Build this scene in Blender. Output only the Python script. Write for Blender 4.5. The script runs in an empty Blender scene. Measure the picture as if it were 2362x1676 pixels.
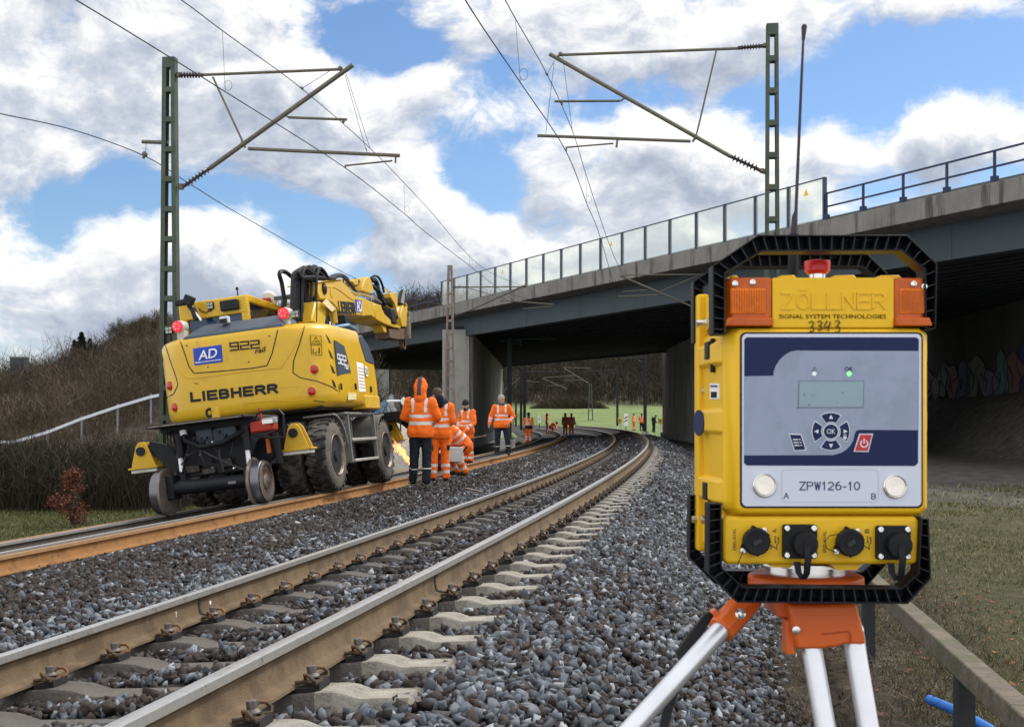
import bpy, bmesh, math, random
import numpy as np
from mathutils import Matrix, Vector, noise as mnoise
R = math.radians
random.seed(7); rng = np.random.default_rng(11)
SC = bpy.context.scene
COL = SC.collection

# ------------------------------------------------------------------ camera
cam = bpy.data.cameras.new("camera"); camo = bpy.data.objects.new("camera", cam); COL.objects.link(camo)
camo.location = (0, 0, 1.5); camo.rotation_euler = (R(90), 0, 0)
cam.sensor_width = 36; cam.lens = 36 * 2804 / 2362; cam.shift_y = 126.8 / 2362
cam.clip_start = .05; cam.clip_end = 5000
cam.dof.use_dof = True; cam.dof.focus_distance = 9.0; cam.dof.aperture_fstop = 22
SC.camera = camo
SC.view_settings.view_transform = 'Standard'; SC.view_settings.look = 'None'
SC.view_settings.gamma = 1; SC.view_settings.exposure = 0.16
SC.cycles.max_bounces = 6; SC.cycles.transparent_max_bounces = 12
try: SC.cycles.use_denoising = True
except Exception: pass

# ------------------------------------------------------------------ sun and sky
SUN_AZ, SUN_EL = R(48), R(47)          # azimuth from +Y (view direction) to the right
sun = bpy.data.lights.new("sun", 'SUN'); suno = bpy.data.objects.new("sun", sun); COL.objects.link(suno)
sun.energy = 3.2; sun.angle = R(8); sun.color = (1, .95, .87)
sd = Vector((math.sin(SUN_AZ) * math.cos(SUN_EL), math.cos(SUN_AZ) * math.cos(SUN_EL), math.sin(SUN_EL)))
suno.rotation_euler = sd.to_track_quat('Z', 'Y').to_euler(); suno.location = (0, 0, 60)

def build_world():
    w = bpy.data.worlds.new("World"); SC.world = w; w.use_nodes = True
    nt = w.node_tree; N = nt.nodes; L = nt.links; N.clear()
    out = N.new('ShaderNodeOutputWorld'); bg = N.new('ShaderNodeBackground'); bg.inputs[1].default_value = .1
    L.new(bg.outputs[0], out.inputs[0])
    sky = N.new('ShaderNodeTexSky'); sky.sky_type = 'NISHITA'; sky.sun_disc = False
    sky.sun_elevation = SUN_EL; sky.sun_rotation = SUN_AZ; sky.air_density = 1.0; sky.dust_density = .3; sky.ozone_density = 2.0
    geo = N.new('ShaderNodeTexCoord'); sep = N.new('ShaderNodeSeparateXYZ'); L.new(geo.outputs['Generated'], sep.inputs[0])
    def m(op, a, b=None, c=None, clamp=False):
        n = N.new('ShaderNodeMath'); n.operation = op; n.use_clamp = clamp
        for i, v in enumerate((a, b, c)):
            if v is None: continue
            if isinstance(v, (int, float)): n.inputs[i].default_value = v
            else: L.new(v, n.inputs[i])
        return n.outputs[0]
    def vm(op, a, b, c=None):
        n = N.new('ShaderNodeVectorMath'); n.operation = op
        for i, v in enumerate((a, b, c)):
            if v is None: continue
            if isinstance(v, (tuple, list)): n.inputs[i].default_value = v
            else: L.new(v, n.inputs[i])
        return n.outputs['Value'] if op in ('LENGTH', 'DOT_PRODUCT') else n.outputs[0]
    az = m('ARCTAN2', sep.outputs[0], sep.outputs[1]); el = m('ARCSINE', sep.outputs[2])
    comb = N.new('ShaderNodeCombineXYZ'); L.new(az, comb.inputs[0]); L.new(el, comb.inputs[1])
    P0 = comb.outputs[0]
    wn = N.new('ShaderNodeTexNoise'); wn.inputs['Scale'].default_value = 9; wn.inputs['Detail'].default_value = 3; L.new(P0, wn.inputs['Vector'])
    warp = vm('MULTIPLY_ADD', vm('SUBTRACT', wn.outputs['Color'], (.5, .5, .5)), (.07, .05, 0), P0)
    # blobs: centre (photo pixel), half sizes, weight (cloud + / gap -)
    B = [(330, 150, 560, 210, 1.0), (1350, 60, 420, 140, .8), (760, 330, 350, 170, .7), (190, 660, 420, 130, .95),
         (560, 600, 200, 110, .75), (1010, 560, 220, 130, .95), (1530, 400, 330, 170, 1.0), (2210, 370, 260, 90, .9), (1850, 380, 150, 150, .8),
         (1750, 110, 180, 110, .6), (80, 420, 150, 90, .6), (1250, 620, 400, 110, .75), (2260, 60, 160, 60, .25),
         (900, 100, 160, 75, -1.0), (2180, 190, 260, 130, -.8), (330, 475, 330, 55, -.75), (740, 535, 130, 65, -.9),
         (1120, 410, 130, 75, -.8), (1760, 250, 190, 75, -.55), (1160, 190, 130, 70, -.35), (60, 560, 120, 60, -.5), (1500, 215, 110, 40, -.4), (2000, 330, 70, 60, -.5)]
    def dens(P):
        acc = None
        for (x, y, sx, sy, wt) in B:
            cx, cy = math.atan((x - 1181) / 2804), math.atan((965 - y) / 2804)
            v = vm('MULTIPLY_ADD', P, (2804 / sx, 2804 / sy, 0), (-cx * 2804 / sx, -cy * 2804 / sy, 0))
            mr = N.new('ShaderNodeMapRange'); mr.interpolation_type = 'SMOOTHSTEP'
            mr.inputs['From Min'].default_value = 1.35; mr.inputs['From Max'].default_value = .25
            mr.inputs['To Min'].default_value = 0; mr.inputs['To Max'].default_value = wt
            L.new(vm('LENGTH', v, None), mr.inputs['Value']); o = mr.outputs[0]
            acc = o if acc is None else m('ADD', acc, o)
        nz = N.new('ShaderNodeTexNoise'); nz.inputs['Scale'].default_value = 10; nz.inputs['Detail'].default_value = 9
        nz.inputs['Roughness'].default_value = .6; nz.inputs['Lacunarity'].default_value = 2.1
        mp = vm('MULTIPLY', P, (1, 1.45, 1)); L.new(mp, nz.inputs['Vector'])
        return m('ADD', m('MULTIPLY', acc, .34), m('MULTIPLY', m('SUBTRACT', nz.outputs[0], .5), 1.5))
    d0 = dens(warp); d1 = dens(vm('ADD', warp, (.010, .017, 0)))
    # unseen closed cover added behind, beside and overhead to lift camera-facing sides
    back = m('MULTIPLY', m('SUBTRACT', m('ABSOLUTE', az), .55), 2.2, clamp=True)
    high = m('MULTIPLY', m('SUBTRACT', el, .42), 3, clamp=True)
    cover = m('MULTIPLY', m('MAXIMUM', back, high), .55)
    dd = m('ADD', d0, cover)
    al = N.new('ShaderNodeMapRange'); al.interpolation_type = 'SMOOTHSTEP'; L.new(dd, al.inputs['Value'])
    al.inputs['From Min'].default_value = -.11; al.inputs['From Max'].default_value = .19
    # self shading: bright rims towards the light, grey cores
    grad = m('MULTIPLY', m('SUBTRACT', d0, d1), 2.2)
    thick = m('MULTIPLY', m('SUBTRACT', d0, .22), -.85)
    lit = m('ADD', m('ADD', grad, m('MINIMUM', thick, .2)), .62, clamp=True)
    cr = N.new('ShaderNodeValToRGB'); L.new(lit, cr.inputs[0])
    e = cr.color_ramp.elements; e[0].position = .12; e[0].color = (3.9, 4.4, 5.5, 1); e[1].position = .97; e[1].color = (10.0, 9.9, 9.7, 1)
    k = e.new(.5); k.color = (5.8, 6.2, 7.0, 1)
    gain = m('ADD', m('MULTIPLY', back, .6), 1.0)  # rear clouds brightened as added fill for faces turned to the camera
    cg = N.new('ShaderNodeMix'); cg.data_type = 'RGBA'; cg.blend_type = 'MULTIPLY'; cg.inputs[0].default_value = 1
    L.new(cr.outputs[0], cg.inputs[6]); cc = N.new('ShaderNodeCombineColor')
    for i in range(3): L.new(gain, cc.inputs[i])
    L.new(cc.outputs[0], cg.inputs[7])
    sk = N.new('ShaderNodeMix'); sk.data_type = 'RGBA'; sk.blend_type = 'MULTIPLY'; sk.inputs[0].default_value = 1
    L.new(sky.outputs[0], sk.inputs[6]); sk.inputs[7].default_value = (.84, .98, 1.14, 1)
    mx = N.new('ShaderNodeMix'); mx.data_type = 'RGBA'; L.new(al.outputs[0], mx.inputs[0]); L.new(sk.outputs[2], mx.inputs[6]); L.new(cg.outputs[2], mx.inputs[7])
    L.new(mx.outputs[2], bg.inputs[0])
build_world()

# ------------------------------------------------------------------ materials
MATS = {}
def mat(name, col, rough=.6, metal=0, var=.12, scale=6, bump=0, bscale=60, col2=None, c2scale=3, c2t=(.45, .62), emit=None, alpha=1, coat=0, spec=.25, trans=0, c2map=None):
    if name in MATS: return MATS[name]
    m = bpy.data.materials.new(name); m.use_nodes = True; nt = m.node_tree; N = nt.nodes; L = nt.links
    b = N['Principled BSDF']; b.inputs['Roughness'].default_value = rough; b.inputs['Metallic'].default_value = metal
    b.inputs['Specular IOR Level'].default_value = spec
    if coat: b.inputs['Coat Weight'].default_value = coat; b.inputs['Coat Roughness'].default_value = .15
    if trans: b.inputs['Transmission Weight'].default_value = trans
    tc = N.new('ShaderNodeTexCoord')
    nz = N.new('ShaderNodeTexNoise'); nz.inputs['Scale'].default_value = scale; nz.inputs['Detail'].default_value = 6; nz.inputs['Roughness'].default_value = .65
    L.new(tc.outputs['Object'], nz.inputs['Vector'])
    hs = N.new('ShaderNodeHueSaturation'); hs.inputs['Color'].default_value = (*col, 1)
    mr = N.new('ShaderNodeMapRange'); mr.inputs['From Min'].default_value = .3; mr.inputs['From Max'].default_value = .7
    mr.inputs['To Min'].default_value = 1 - var; mr.inputs['To Max'].default_value = 1 + var
    L.new(nz.outputs[0], mr.inputs[0]); L.new(mr.outputs[0], hs.inputs['Value'])
    cout = hs.outputs[0]
    if col2 is not None:
        n2 = N.new('ShaderNodeTexNoise'); n2.inputs['Scale'].default_value = c2scale; n2.inputs['Detail'].default_value = 8; n2.inputs['Roughness'].default_value = .7
        if c2map:
            mpn = N.new('ShaderNodeMapping'); mpn.inputs['Scale'].default_value = c2map; L.new(tc.outputs['Object'], mpn.inputs[0]); L.new(mpn.outputs[0], n2.inputs['Vector'])
        else: L.new(tc.outputs['Object'], n2.inputs['Vector'])
        r2 = N.new('ShaderNodeMapRange'); r2.interpolation_type = 'SMOOTHSTEP'; r2.inputs['From Min'].default_value = c2t[0]; r2.inputs['From Max'].default_value = c2t[1]
        L.new(n2.outputs[0], r2.inputs[0])
        mx = N.new('ShaderNodeMix'); mx.data_type = 'RGBA'; L.new(r2.outputs[0], mx.inputs[0]); L.new(cout, mx.inputs[6]); mx.inputs[7].default_value = (*col2, 1)
        cout = mx.outputs[2]
    L.new(cout, b.inputs['Base Color'])
    if bump:
        nb = N.new('ShaderNodeTexNoise'); nb.inputs['Scale'].default_value = bscale; nb.inputs['Detail'].default_value = 5; L.new(tc.outputs['Object'], nb.inputs['Vector'])
        bp = N.new('ShaderNodeBump'); bp.inputs['Strength'].default_value = bump; bp.inputs['Distance'].default_value = .02
        L.new(nb.outputs[0], bp.inputs['Height']); L.new(bp.outputs[0], b.inputs['Normal'])
    if emit: b.inputs['Emission Color'].default_value = (*emit[:3], 1); b.inputs['Emission Strength'].default_value = emit[3]
    if alpha < 1: b.inputs['Alpha'].default_value = alpha
    MATS[name] = m; return m

# ------------------------------------------------------------------ mesh builder
class G:
    def __init__(s): s.v = []; s.f = []; s.m = []; s.M = Matrix(); s.mi = 0
    def add(s, vs, fs):
        b = len(s.v); s.v += [tuple(s.M @ Vector(p)) for p in vs]
        for f in fs: s.f.append([b + i for i in f]); s.m.append(s.mi)
        return s
    def box(s, c, d, rot=None):
        h = [x / 2 for x in d]; vs = [Vector((x * h[0], y * h[1], z * h[2])) for x in (-1, 1) for y in (-1, 1) for z in (-1, 1)]
        if rot is not None: vs = [rot @ p for p in vs]
        return s.add([p + Vector(c) for p in vs], [(0, 1, 3, 2), (4, 6, 7, 5), (0, 4, 5, 1), (2, 3, 7, 6), (0, 2, 6, 4), (1, 5, 7, 3)])
    def bx(s, a, b):
        return s.box([(i + j) / 2 for i, j in zip(a, b)], [abs(j - i) for i, j in zip(a, b)])
    def tube(s, pts, r, n=8, cap=True, closed=False):
        pts = [Vector(p) for p in pts]; k = len(pts); rr = r if isinstance(r, (list, tuple)) else [r] * k
        vs = []; fs = []; prev = None
        for i, p in enumerate(pts):
            if closed: t = pts[(i + 1) % k] - pts[i - 1]
            else: t = pts[min(i + 1, k - 1)] - pts[max(i - 1, 0)]
            if t.length < 1e-9: t = Vector((0, 0, 1))
            t.normalize()
            if prev is None:
                u = t.cross(Vector((0, 0, 1)) if abs(t.z) < .95 else Vector((1, 0, 0)))
            else: u = prev - t * prev.dot(t)
            u.normalize(); prev = u; w = t.cross(u)
            for j in range(n):
                a = 2 * math.pi * (j + .5) / n; vs.append(p + (u * math.cos(a) + w * math.sin(a)) * rr[i])
        for i in range(k if closed else k - 1):
            i2 = (i + 1) % k
            for j in range(n): fs.append((i * n + j, i * n + (j + 1) % n, i2 * n + (j + 1) % n, i2 * n + j))
        if cap and not closed: fs += [tuple(range(n))[::-1], tuple((k - 1) * n + j for j in range(n))]
        return s.add(vs, fs)
    def bar(s, a, b, w, h, up=(0, 0, 1)):
        a = Vector(a); b = Vector(b); t = (b - a); l = t.length; t.normalize(); u = Vector(up); x = t.cross(u)
        if x.length < 1e-6: x = t.cross(Vector((1, 0, 0)))
        x.normalize(); z = x.cross(t); M = Matrix((x, t, z)).transposed()
        return s.box((a + b) / 2, (w, l, h), M)
    def prism(s, poly, a0, a1, axis=1):
        """poly in the two other axes (order kept), extruded along axis"""
        n = len(poly)
        def P(p, a):
            q = list(p); q.insert(axis, a); return q
        vs = [P(p, a0) for p in poly] + [P(p, a1) for p in poly]
        return s.add(vs, [tuple(range(n)), tuple(range(2 * n - 1, n - 1, -1))] + [(i, i + n, (i + 1) % n + n, (i + 1) % n) for i in range(n)])
    def loft(s, rings, cap=True, closed=True):
        n = len(rings[0]); vs = [p for r in rings for p in r]; fs = []
        for i in range(len(rings) - 1):
            for j in range(n if closed else n - 1): fs.append((i * n + j, i * n + (j + 1) % n, (i + 1) * n + (j + 1) % n, (i + 1) * n + j))
        if cap: fs += [tuple(range(n))[::-1], tuple((len(rings) - 1) * n + j for j in range(n))]
        return s.add(vs, fs)
    def lathe(s, prof, o, ax=(0, 0, 1), n=20, cap=True):
        ax = Vector(ax).normalized(); u = ax.cross(Vector((0, 0, 1)) if abs(ax.z) < .9 else Vector((1, 0, 0))).normalized(); w = ax.cross(u); o = Vector(o)
        return s.loft([[o + ax * a + (u * math.cos(2 * math.pi * j / n) + w * math.sin(2 * math.pi * j / n)) * r for j in range(n)] for r, a in prof], cap)
    def sph(s, c, r, n=10, m=7, sc=(1, 1, 1)):
        rings = []
        for i in range(m + 1):
            t = -math.pi / 2 + math.pi * i / m; q = max(math.cos(t), .02)
            rings.append([(c[0] + r * sc[0] * q * math.cos(2 * math.pi * j / n), c[1] + r * sc[1] * q * math.sin(2 * math.pi * j / n), c[2] + r * sc[2] * math.sin(t)) for j in range(n)])
        return s.loft(rings)
    def build(s, name, mats, parent=None, smooth=40, bevel=0, fix=True):
        me = bpy.data.meshes.new(name); me.from_pydata(s.v, [], s.f)
        for x in (mats if isinstance(mats, (list, tuple)) else [mats]): me.materials.append(x)
        if any(s.m): me.polygons.foreach_set('material_index', s.m)
        if fix:
            bm = bmesh.new(); bm.from_mesh(me); bmesh.ops.recalc_face_normals(bm, faces=bm.faces); bm.to_mesh(me); bm.free()
        if smooth: me.shade_smooth(); me.set_sharp_from_angle(angle=R(smooth))
        o = bpy.data.objects.new(name, me); COL.objects.link(o)
        if parent is not None: o.parent = parent
        if bevel:
            b = o.modifiers.new('bevel', 'BEVEL'); b.width = bevel; b.segments = 2; b.limit_method = 'ANGLE'; b.angle_limit = R(40)
        return o
def tag(o, label=None, cat=None, group=None, kind=None):
    if label: o['label'] = label
    if cat: o['category'] = cat
    if group: o['group'] = group
    if kind: o['kind'] = kind
    return o
def empty(name, loc=(0, 0, 0), rot=(0, 0, 0)):
    o = bpy.data.objects.new(name, None); COL.objects.link(o); o.location = loc; o.rotation_euler = rot; o.empty_display_size = .2
    return o
KIDS = {}
def copy_tree(o, parent=None):
    c = o.copy(); COL.objects.link(c)
    if parent is not None: c.parent = parent
    for ch in list(o.children): copy_tree(ch, c)
    return c
def text_geo(g, s, size, M, offset=0, ext=.0, shear=0, sp=1, align='CENTER'):
    cu = bpy.data.curves.new('txt', 'FONT'); cu.body = s; cu.size = size; cu.offset = offset; cu.extrude = ext; cu.shear = shear
    cu.align_x = align; cu.align_y = 'CENTER'; cu.space_character = sp; cu.resolution_u = 3
    ob = bpy.data.objects.new('txt', cu); COL.objects.link(ob)
    dg = bpy.context.evaluated_depsgraph_get(); me = bpy.data.meshes.new_from_object(ob.evaluated_get(dg))
    vs = [M @ v.co for v in me.vertices]; fs = [tuple(p.vertices) for p in me.polygons]
    g.add(vs, fs); bpy.data.objects.remove(ob); bpy.data.curves.remove(cu); bpy.data.meshes.remove(me)
# plain block lettering, drawn as strokes on a unit box
def _arc(cx, cy, rx, ry, a0, a1, n=9): return [(cx + rx * math.cos(math.radians(a0 + (a1 - a0) * i / n)), cy + ry * math.sin(math.radians(a0 + (a1 - a0) * i / n))) for i in range(n + 1)]
FONT = {'Z': [[(0, 1), (1, 1), (0, 0), (1, 0)]], 'P': [[(0, 0), (0, 1)], [(0, 1), (.62, 1)] + _arc(.62, .75, .38, .25, 90, -90) + [(0, .5)]], 'W': [[(0, 1), (.27, 0), (.5, .95), (.73, 0), (1, 1)]],
    '1': [[(.18, .78), (.55, 1), (.55, 0)]], '2': [_arc(.5, .70, .46, .30, 165, -25) + [(0, 0), (1, 0)]], '6': [_arc(.5, .31, .46, .31, 0, 360, 16), _arc(.62, .42, .58, .58, 78, 185)], '0': [_arc(.5, .5, .46, .5, 0, 360, 18)], '-': [[(.15, .38), (.85, .38)]],
    'A': [[(0, 0), (.5, 1), (1, 0)], [(.2, .36), (.8, .36)]], 'B': [[(0, 0), (0, 1), (.6, 1)] + _arc(.62, .76, .30, .24, 90, -90) + [(0, .52)], [(.6, .52)] + _arc(.62, .26, .36, .26, 90, -90) + [(0, 0)]],
    'L': [[(0, 1), (0, 0), (1, 0)]], 'I': [[(.5, 0), (.5, 1)]], 'E': [[(1, 1), (0, 1), (0, 0), (1, 0)], [(0, .5), (.88, .5)]], 'H': [[(0, 0), (0, 1)], [(1, 0), (1, 1)], [(0, .5), (1, .5)]],
    'R': [[(0, 0), (0, 1), (.65, 1)] + _arc(.65, .75, .34, .25, 90, -90) + [(0, .5)], [(.55, .5), (1, 0)]], 'N': [[(0, 0), (0, 1), (1, 0), (1, 1)]], 'O': [_arc(.5, .5, .5, .5, 0, 360, 20)], 'Q': [_arc(.5, .46, .5, .46, 0, 360, 20), [(.3, 1.14), (.32, 1.2)], [(.68, 1.14), (.7, 1.2)]],
    '9': [[(1, .5), (0, .5), (0, 1), (1, 1), (1, 0), (0, 0)]], '@': [[(0, 1), (1, 1), (1, .5), (0, .5), (0, 0), (1, 0)]]}
NARROW = {'I': .12, '1': .7, '-': .6}
def block_text(g, s, M, wdt, hgt, weight, gap=.3, depth=.001):
    """strokes of even weight; M maps (right, up, out) to the surface"""
    ws = [NARROW.get(c, 1) for c in s]; tot = sum(ws) + gap * (len(s) - 1); cw = (wdt - weight) / tot; x = -wdt / 2 + weight / 2; k = 0
    for c, w in zip(s, ws):
        for pl in FONT[c]:
            P = [Vector((x + (p[0] if c not in 'I' else .5) * cw * w, -hgt / 2 + weight / 2 + p[1] * (hgt - weight))) for p in pl]
            for i in range(len(P) - 1):
                d = P[i + 1] - P[i]
                if d.length < 1e-7: continue
                t = d.normalized(); n = Vector((-t.y, t.x)) * weight / 2; e = t * weight * (.5 if len(pl) < 8 else .15); a_, b_ = P[i] - e, P[i + 1] + e; z = depth * (1 + .02 * (k % 9)); k += 1
                g.add([M @ Vector((q.x, q.y, zz)) for zz in (0, z) for q in (a_ - n, b_ - n, b_ + n, a_ + n)], [(4, 5, 6, 7), (0, 3, 2, 1), (0, 1, 5, 4), (1, 2, 6, 5), (2, 3, 7, 6), (3, 0, 4, 7)])
        x += (w + gap) * cw
def raw_mesh(name, V, F, mats, mi=None, colors=None):
    """numpy mesh of equal sized polygons"""
    me = bpy.data.meshes.new(name); nv, nf, k = len(V), len(F), F.shape[1]
    me.vertices.add(nv); me.vertices.foreach_set('co', np.asarray(V, np.float32).ravel())
    me.loops.add(nf * k); me.loops.foreach_set('vertex_index', np.asarray(F, np.int32).ravel())
    me.polygons.add(nf); me.polygons.foreach_set('loop_start', np.arange(0, nf * k, k, dtype=np.int32)); me.polygons.foreach_set('loop_total', np.full(nf, k, np.int32))
    for m in (mats if isinstance(mats, (list, tuple)) else [mats]): me.materials.append(m)
    if mi is not None: me.polygons.foreach_set('material_index', np.asarray(mi, np.int32))
    if colors is not None:
        at = me.attributes.new('tint', 'FLOAT', 'POINT'); at.data.foreach_set('value', np.asarray(colors, np.float32))
    me.update(calc_edges=True); me.validate()
    o = bpy.data.objects.new(name, me); COL.objects.link(o); return o

# ------------------------------------------------------------------ where things stand
FO, HZ, CXX, ZC = 2804., 964.77, 1181., 1.5
def at(u, v, Y): return Vector(((u - CXX) / FO * Y, Y, ZC - (v - HZ) / FO * Y))
def gx(u, Y): return (u - CXX) / FO * Y
DS = .25; SS = np.arange(-10, 240, DS); I0 = 40
_k = .0018920 + (.0016054 - .0018920) * np.clip(SS / 22.25, 0, 1)
_a = np.concatenate([[0], np.cumsum(-(_k[1:] + _k[:-1]) / 2 * DS)]); AA = _a - _a[I0] + .18344
_m = (AA[1:] + AA[:-1]) / 2
XX = np.concatenate([[0], np.cumsum(np.sin(_m) * DS)]); YY = np.concatenate([[0], np.cumsum(np.cos(_m) * DS)])
XX = XX - XX[I0] - 1.03127; YY = YY - YY[I0] + 4.22075
OUT = ZC - .8903; CANT = .17827; ROLL = math.atan(CANT / 1.5); D2 = -4.9; OUT2 = ZC - 1.24
def trk(s, off, z):
    x, y, a = np.interp(s, SS, XX), np.interp(s, SS, YY), np.interp(s, SS, AA)
    return Vector((x + off * math.cos(a), y - off * math.sin(a), z))
def ang(s): return float(np.interp(s, SS, AA))
def rp(s, track, off, zn):
    """point in track coordinates: off from outer rail centre, zn along the track normal from rail top"""
    d, zo = ((0, OUT), (D2, OUT2))[track]
    return trk(s, d + off * math.cos(ROLL) - zn * math.sin(ROLL), zo + off * math.sin(ROLL) + zn * math.cos(ROLL))
# ------------------------------------------------------------------ ground materials
def ground_mat():
    m = bpy.data.materials.new('ground'); m.use_nodes = True; nt = m.node_tree; N = nt.nodes; L = nt.links; b = N['Principled BSDF']; b.inputs['Roughness'].default_value = .95
    b.inputs['Specular IOR Level'].default_value = .15
    geo = N.new('ShaderNodeNewGeometry'); P = geo.outputs['Position']
    def nz(sc, d=6, r=.65):
        n = N.new('ShaderNodeTexNoise'); n.inputs['Scale'].default_value = sc; n.inputs['Detail'].default_value = d; n.inputs['Roughness'].default_value = r; L.new(P, n.inputs['Vector']); return n.outputs[0]
    def ramp(v, pts):
        r = N.new('ShaderNodeValToRGB'); L.new(v, r.inputs[0]); e = r.color_ramp.elements
        e[0].position, e[0].color = pts[0][0], (*pts[0][1], 1); e[1].position, e[1].color = pts[-1][0], (*pts[-1][1], 1)
        for p, c in pts[1:-1]: k = e.new(p); k.color = (*c, 1)
        return r.outputs[0]
    def mix(f, a, bb):
        x = N.new('ShaderNodeMix'); x.data_type = 'RGBA'; L.new(f, x.inputs[0]); L.new(a, x.inputs[6]); L.new(bb, x.inputs[7]); return x.outputs[2]
    def attr(n):
        a = N.new('ShaderNodeAttribute'); a.attribute_name = n; return a.outputs['Fac']
    dirt = ramp(nz(5, 9, .75), [(.3, (.018, .014, .011)), (.5, (.055, .044, .033)), (.62, (.1, .083, .062)), (.75, (.17, .15, .12))])
    grass = ramp(nz(3.2, 10, .8), [(.3, (.022, .022, .012)), (.45, (.052, .052, .024)), (.6, (.085, .078, .042)), (.75, (.15, .13, .08))])
    field = ramp(nz(.11, 9, .75), [(.3, (.085, .125, .045)), (.5, (.135, .18, .065)), (.7, (.20, .235, .10))])
    wood = ramp(nz(.35, 10, .8), [(.3, (.018, .014, .011)), (.5, (.055, .044, .034)), (.7, (.10, .08, .06))])
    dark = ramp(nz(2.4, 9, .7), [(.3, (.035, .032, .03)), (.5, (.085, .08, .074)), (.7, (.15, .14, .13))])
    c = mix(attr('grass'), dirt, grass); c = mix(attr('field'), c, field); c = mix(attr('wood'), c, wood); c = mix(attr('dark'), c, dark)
    L.new(c, b.inputs['Base Color'])
    bp = N.new('ShaderNodeBump'); bp.inputs['Strength'].default_value = .8; bp.inputs['Distance'].default_value = .04; L.new(nz(22, 6, .8), bp.inputs['Height']); L.new(bp.outputs[0], b.inputs['Normal'])
    return m
M_GROUND = ground_mat()
def stone_mat(name, attrib):
    m = bpy.data.materials.new(name); m.use_nodes = True; nt = m.node_tree; N = nt.nodes; L = nt.links; b = N['Principled BSDF']; b.inputs['Roughness'].default_value = .85
    b.inputs['Specular IOR Level'].default_value = .3
    geo = N.new('ShaderNodeNewGeometry')
    r = N.new('ShaderNodeValToRGB'); e = r.color_ramp.elements; r.color_ramp.interpolation = 'LINEAR'
    e[0].position = 0; e[0].color = (.020, .016, .014, 1); e[1].position = 1; e[1].color = (.30, .32, .345, 1)
    for p, c in ((.25, (.034, .026, .023)), (.45, (.049, .040, .036)), (.5, (.050, .056, .066)), (.72, (.082, .094, .112)), (.9, (.145, .16, .182))): k = e.new(p); k.color = (*c, 1)
    n = N.new('ShaderNodeTexNoise'); n.inputs['Scale'].default_value = 60; n.inputs['Detail'].default_value = 4; L.new(geo.outputs['Position'], n.inputs['Vector'])
    if attrib:
        a = N.new('ShaderNodeAttribute'); a.attribute_name = 'tint'; src = a.outputs['Fac']
    else:
        v = N.new('ShaderNodeTexVoronoi'); v.inputs['Scale'].default_value = 24; L.new(geo.outputs['Position'], v.inputs['Vector'])
        s3 = N.new('ShaderNodeSeparateColor'); L.new(v.outputs['Color'], s3.inputs[0])
        mu = N.new('ShaderNodeMath'); mu.operation = 'MULTIPLY'; L.new(s3.outputs[0], mu.inputs[0]); mu.inputs[1].default_value = .55; src = mu.outputs[0]
        bp = N.new('ShaderNodeBump'); bp.invert = True; bp.inputs['Strength'].default_value = 1; bp.inputs['Distance'].default_value = .03; L.new(v.outputs['Distance'], bp.inputs['Height']); L.new(bp.outputs[0], b.inputs['Normal'])
    ad = N.new('ShaderNodeMath'); ad.operation = 'MULTIPLY_ADD'; L.new(n.outputs[0], ad.inputs[0]); ad.inputs[1].default_value = .2; ad.inputs[2].default_value = -.1
    a2 = N.new('ShaderNodeMath'); a2.operation = 'ADD'; a2.use_clamp = True; L.new(ad.outputs[0], a2.inputs[0]); L.new(src, a2.inputs[1])
    L.new(a2.outputs[0], r.inputs[0]); L.new(r.outputs[0], b.inputs['Base Color'])
    return m
M_STONE = stone_mat('ballast_stone', True); M_BED = stone_mat('ballast_bed', False)

# ------------------------------------------------------------------ terrain
def ss(a, b, x): t = np.clip((x - a) / (b - a), 0, 1); return t * t * (3 - 2 * t)
# bridge line in plan
BP = np.array([5.5, 60.]); BD = np.array([-.426, .905]); BN = np.array([.905, .426])
def fnoise(x, y, sc, seed=0):
    r = np.zeros_like(x)
    for i, (fx, fy, ph) in enumerate(((1, .3, .7), (-.5, .9, 2.1), (.8, -.8, 4.2), (1.7, 1.3, 1.3), (-2.1, 1.1, 5.5))):
        r += np.sin((fx * x + fy * y) * sc + ph + seed) / (1 + .6 * i)
    return r / 2.5
def lat(x, y):
    """signed distance right of the outer rail of the near track (negative = left) and running metre"""
    i = np.clip(np.searchsorted(YY, y), 1, len(YY) - 2)
    a = AA[i]; return (x - np.interp(y, YY, XX)) * np.cos(a)
def toe_top(u): return np.interp(u, [-.8, -.3, -.22, -.17, -.12, -.06, .5], [36, 37, 50, 150, 190, 300, 310]), np.interp(u, [-.8, -.3, -.2, -.12, -.06, .5], [95, 115, 200, 400, 520, 530])
def zt(x, y):
    x = np.asarray(x, float); y = np.asarray(y, float); u = x / np.maximum(y, 1.)
    l = lat(x, y)
    z = np.full_like(x, -.12) + .05 * fnoise(x, y, .5)
    # left of the formation the meadow lies lower
    z = z - .95 * ss(-7.6, -9.5, l)
    z += .02 * fnoise(x, y, 3.)
    # wooded hill on the left, and beyond the bridge
    e = np.interp(u, [-.8, -.42, -.345, -.28, -.2, -.1, -.04, .04, .2, .5], [.0, .020, .041, .066, .078, .088, .09, .085, .075, .06])
    toe, top = toe_top(u)
    t = np.clip((y - toe) / (top - toe), 0, 1.0); t = t ** .85
    z = np.where(y > toe, z * (1 - t) + (1.5 + e * top) * t, z)
    z = z + np.where((y > 120) & (u > -.16), ss(120, 300, y) * 4.0 * (1 - t), 0)
    # slope up to the abutment on the right of the bridge opening
    q = (x - BP[0]) * BN[0] + (y - BP[1]) * BN[1]
    z = z + ss(13.5, 17.5, l) * 2.9 * ss(-4, 2, q) * (1 - ss(26, 32, q)) * (y < 140)
    # under the formation the terrain stays below the ballast
    z = np.where((l > -8.2) & (l < 1.6) & (y < 240), np.minimum(z, -.32 - .5 * (l < -4)), z)
    return z
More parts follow.
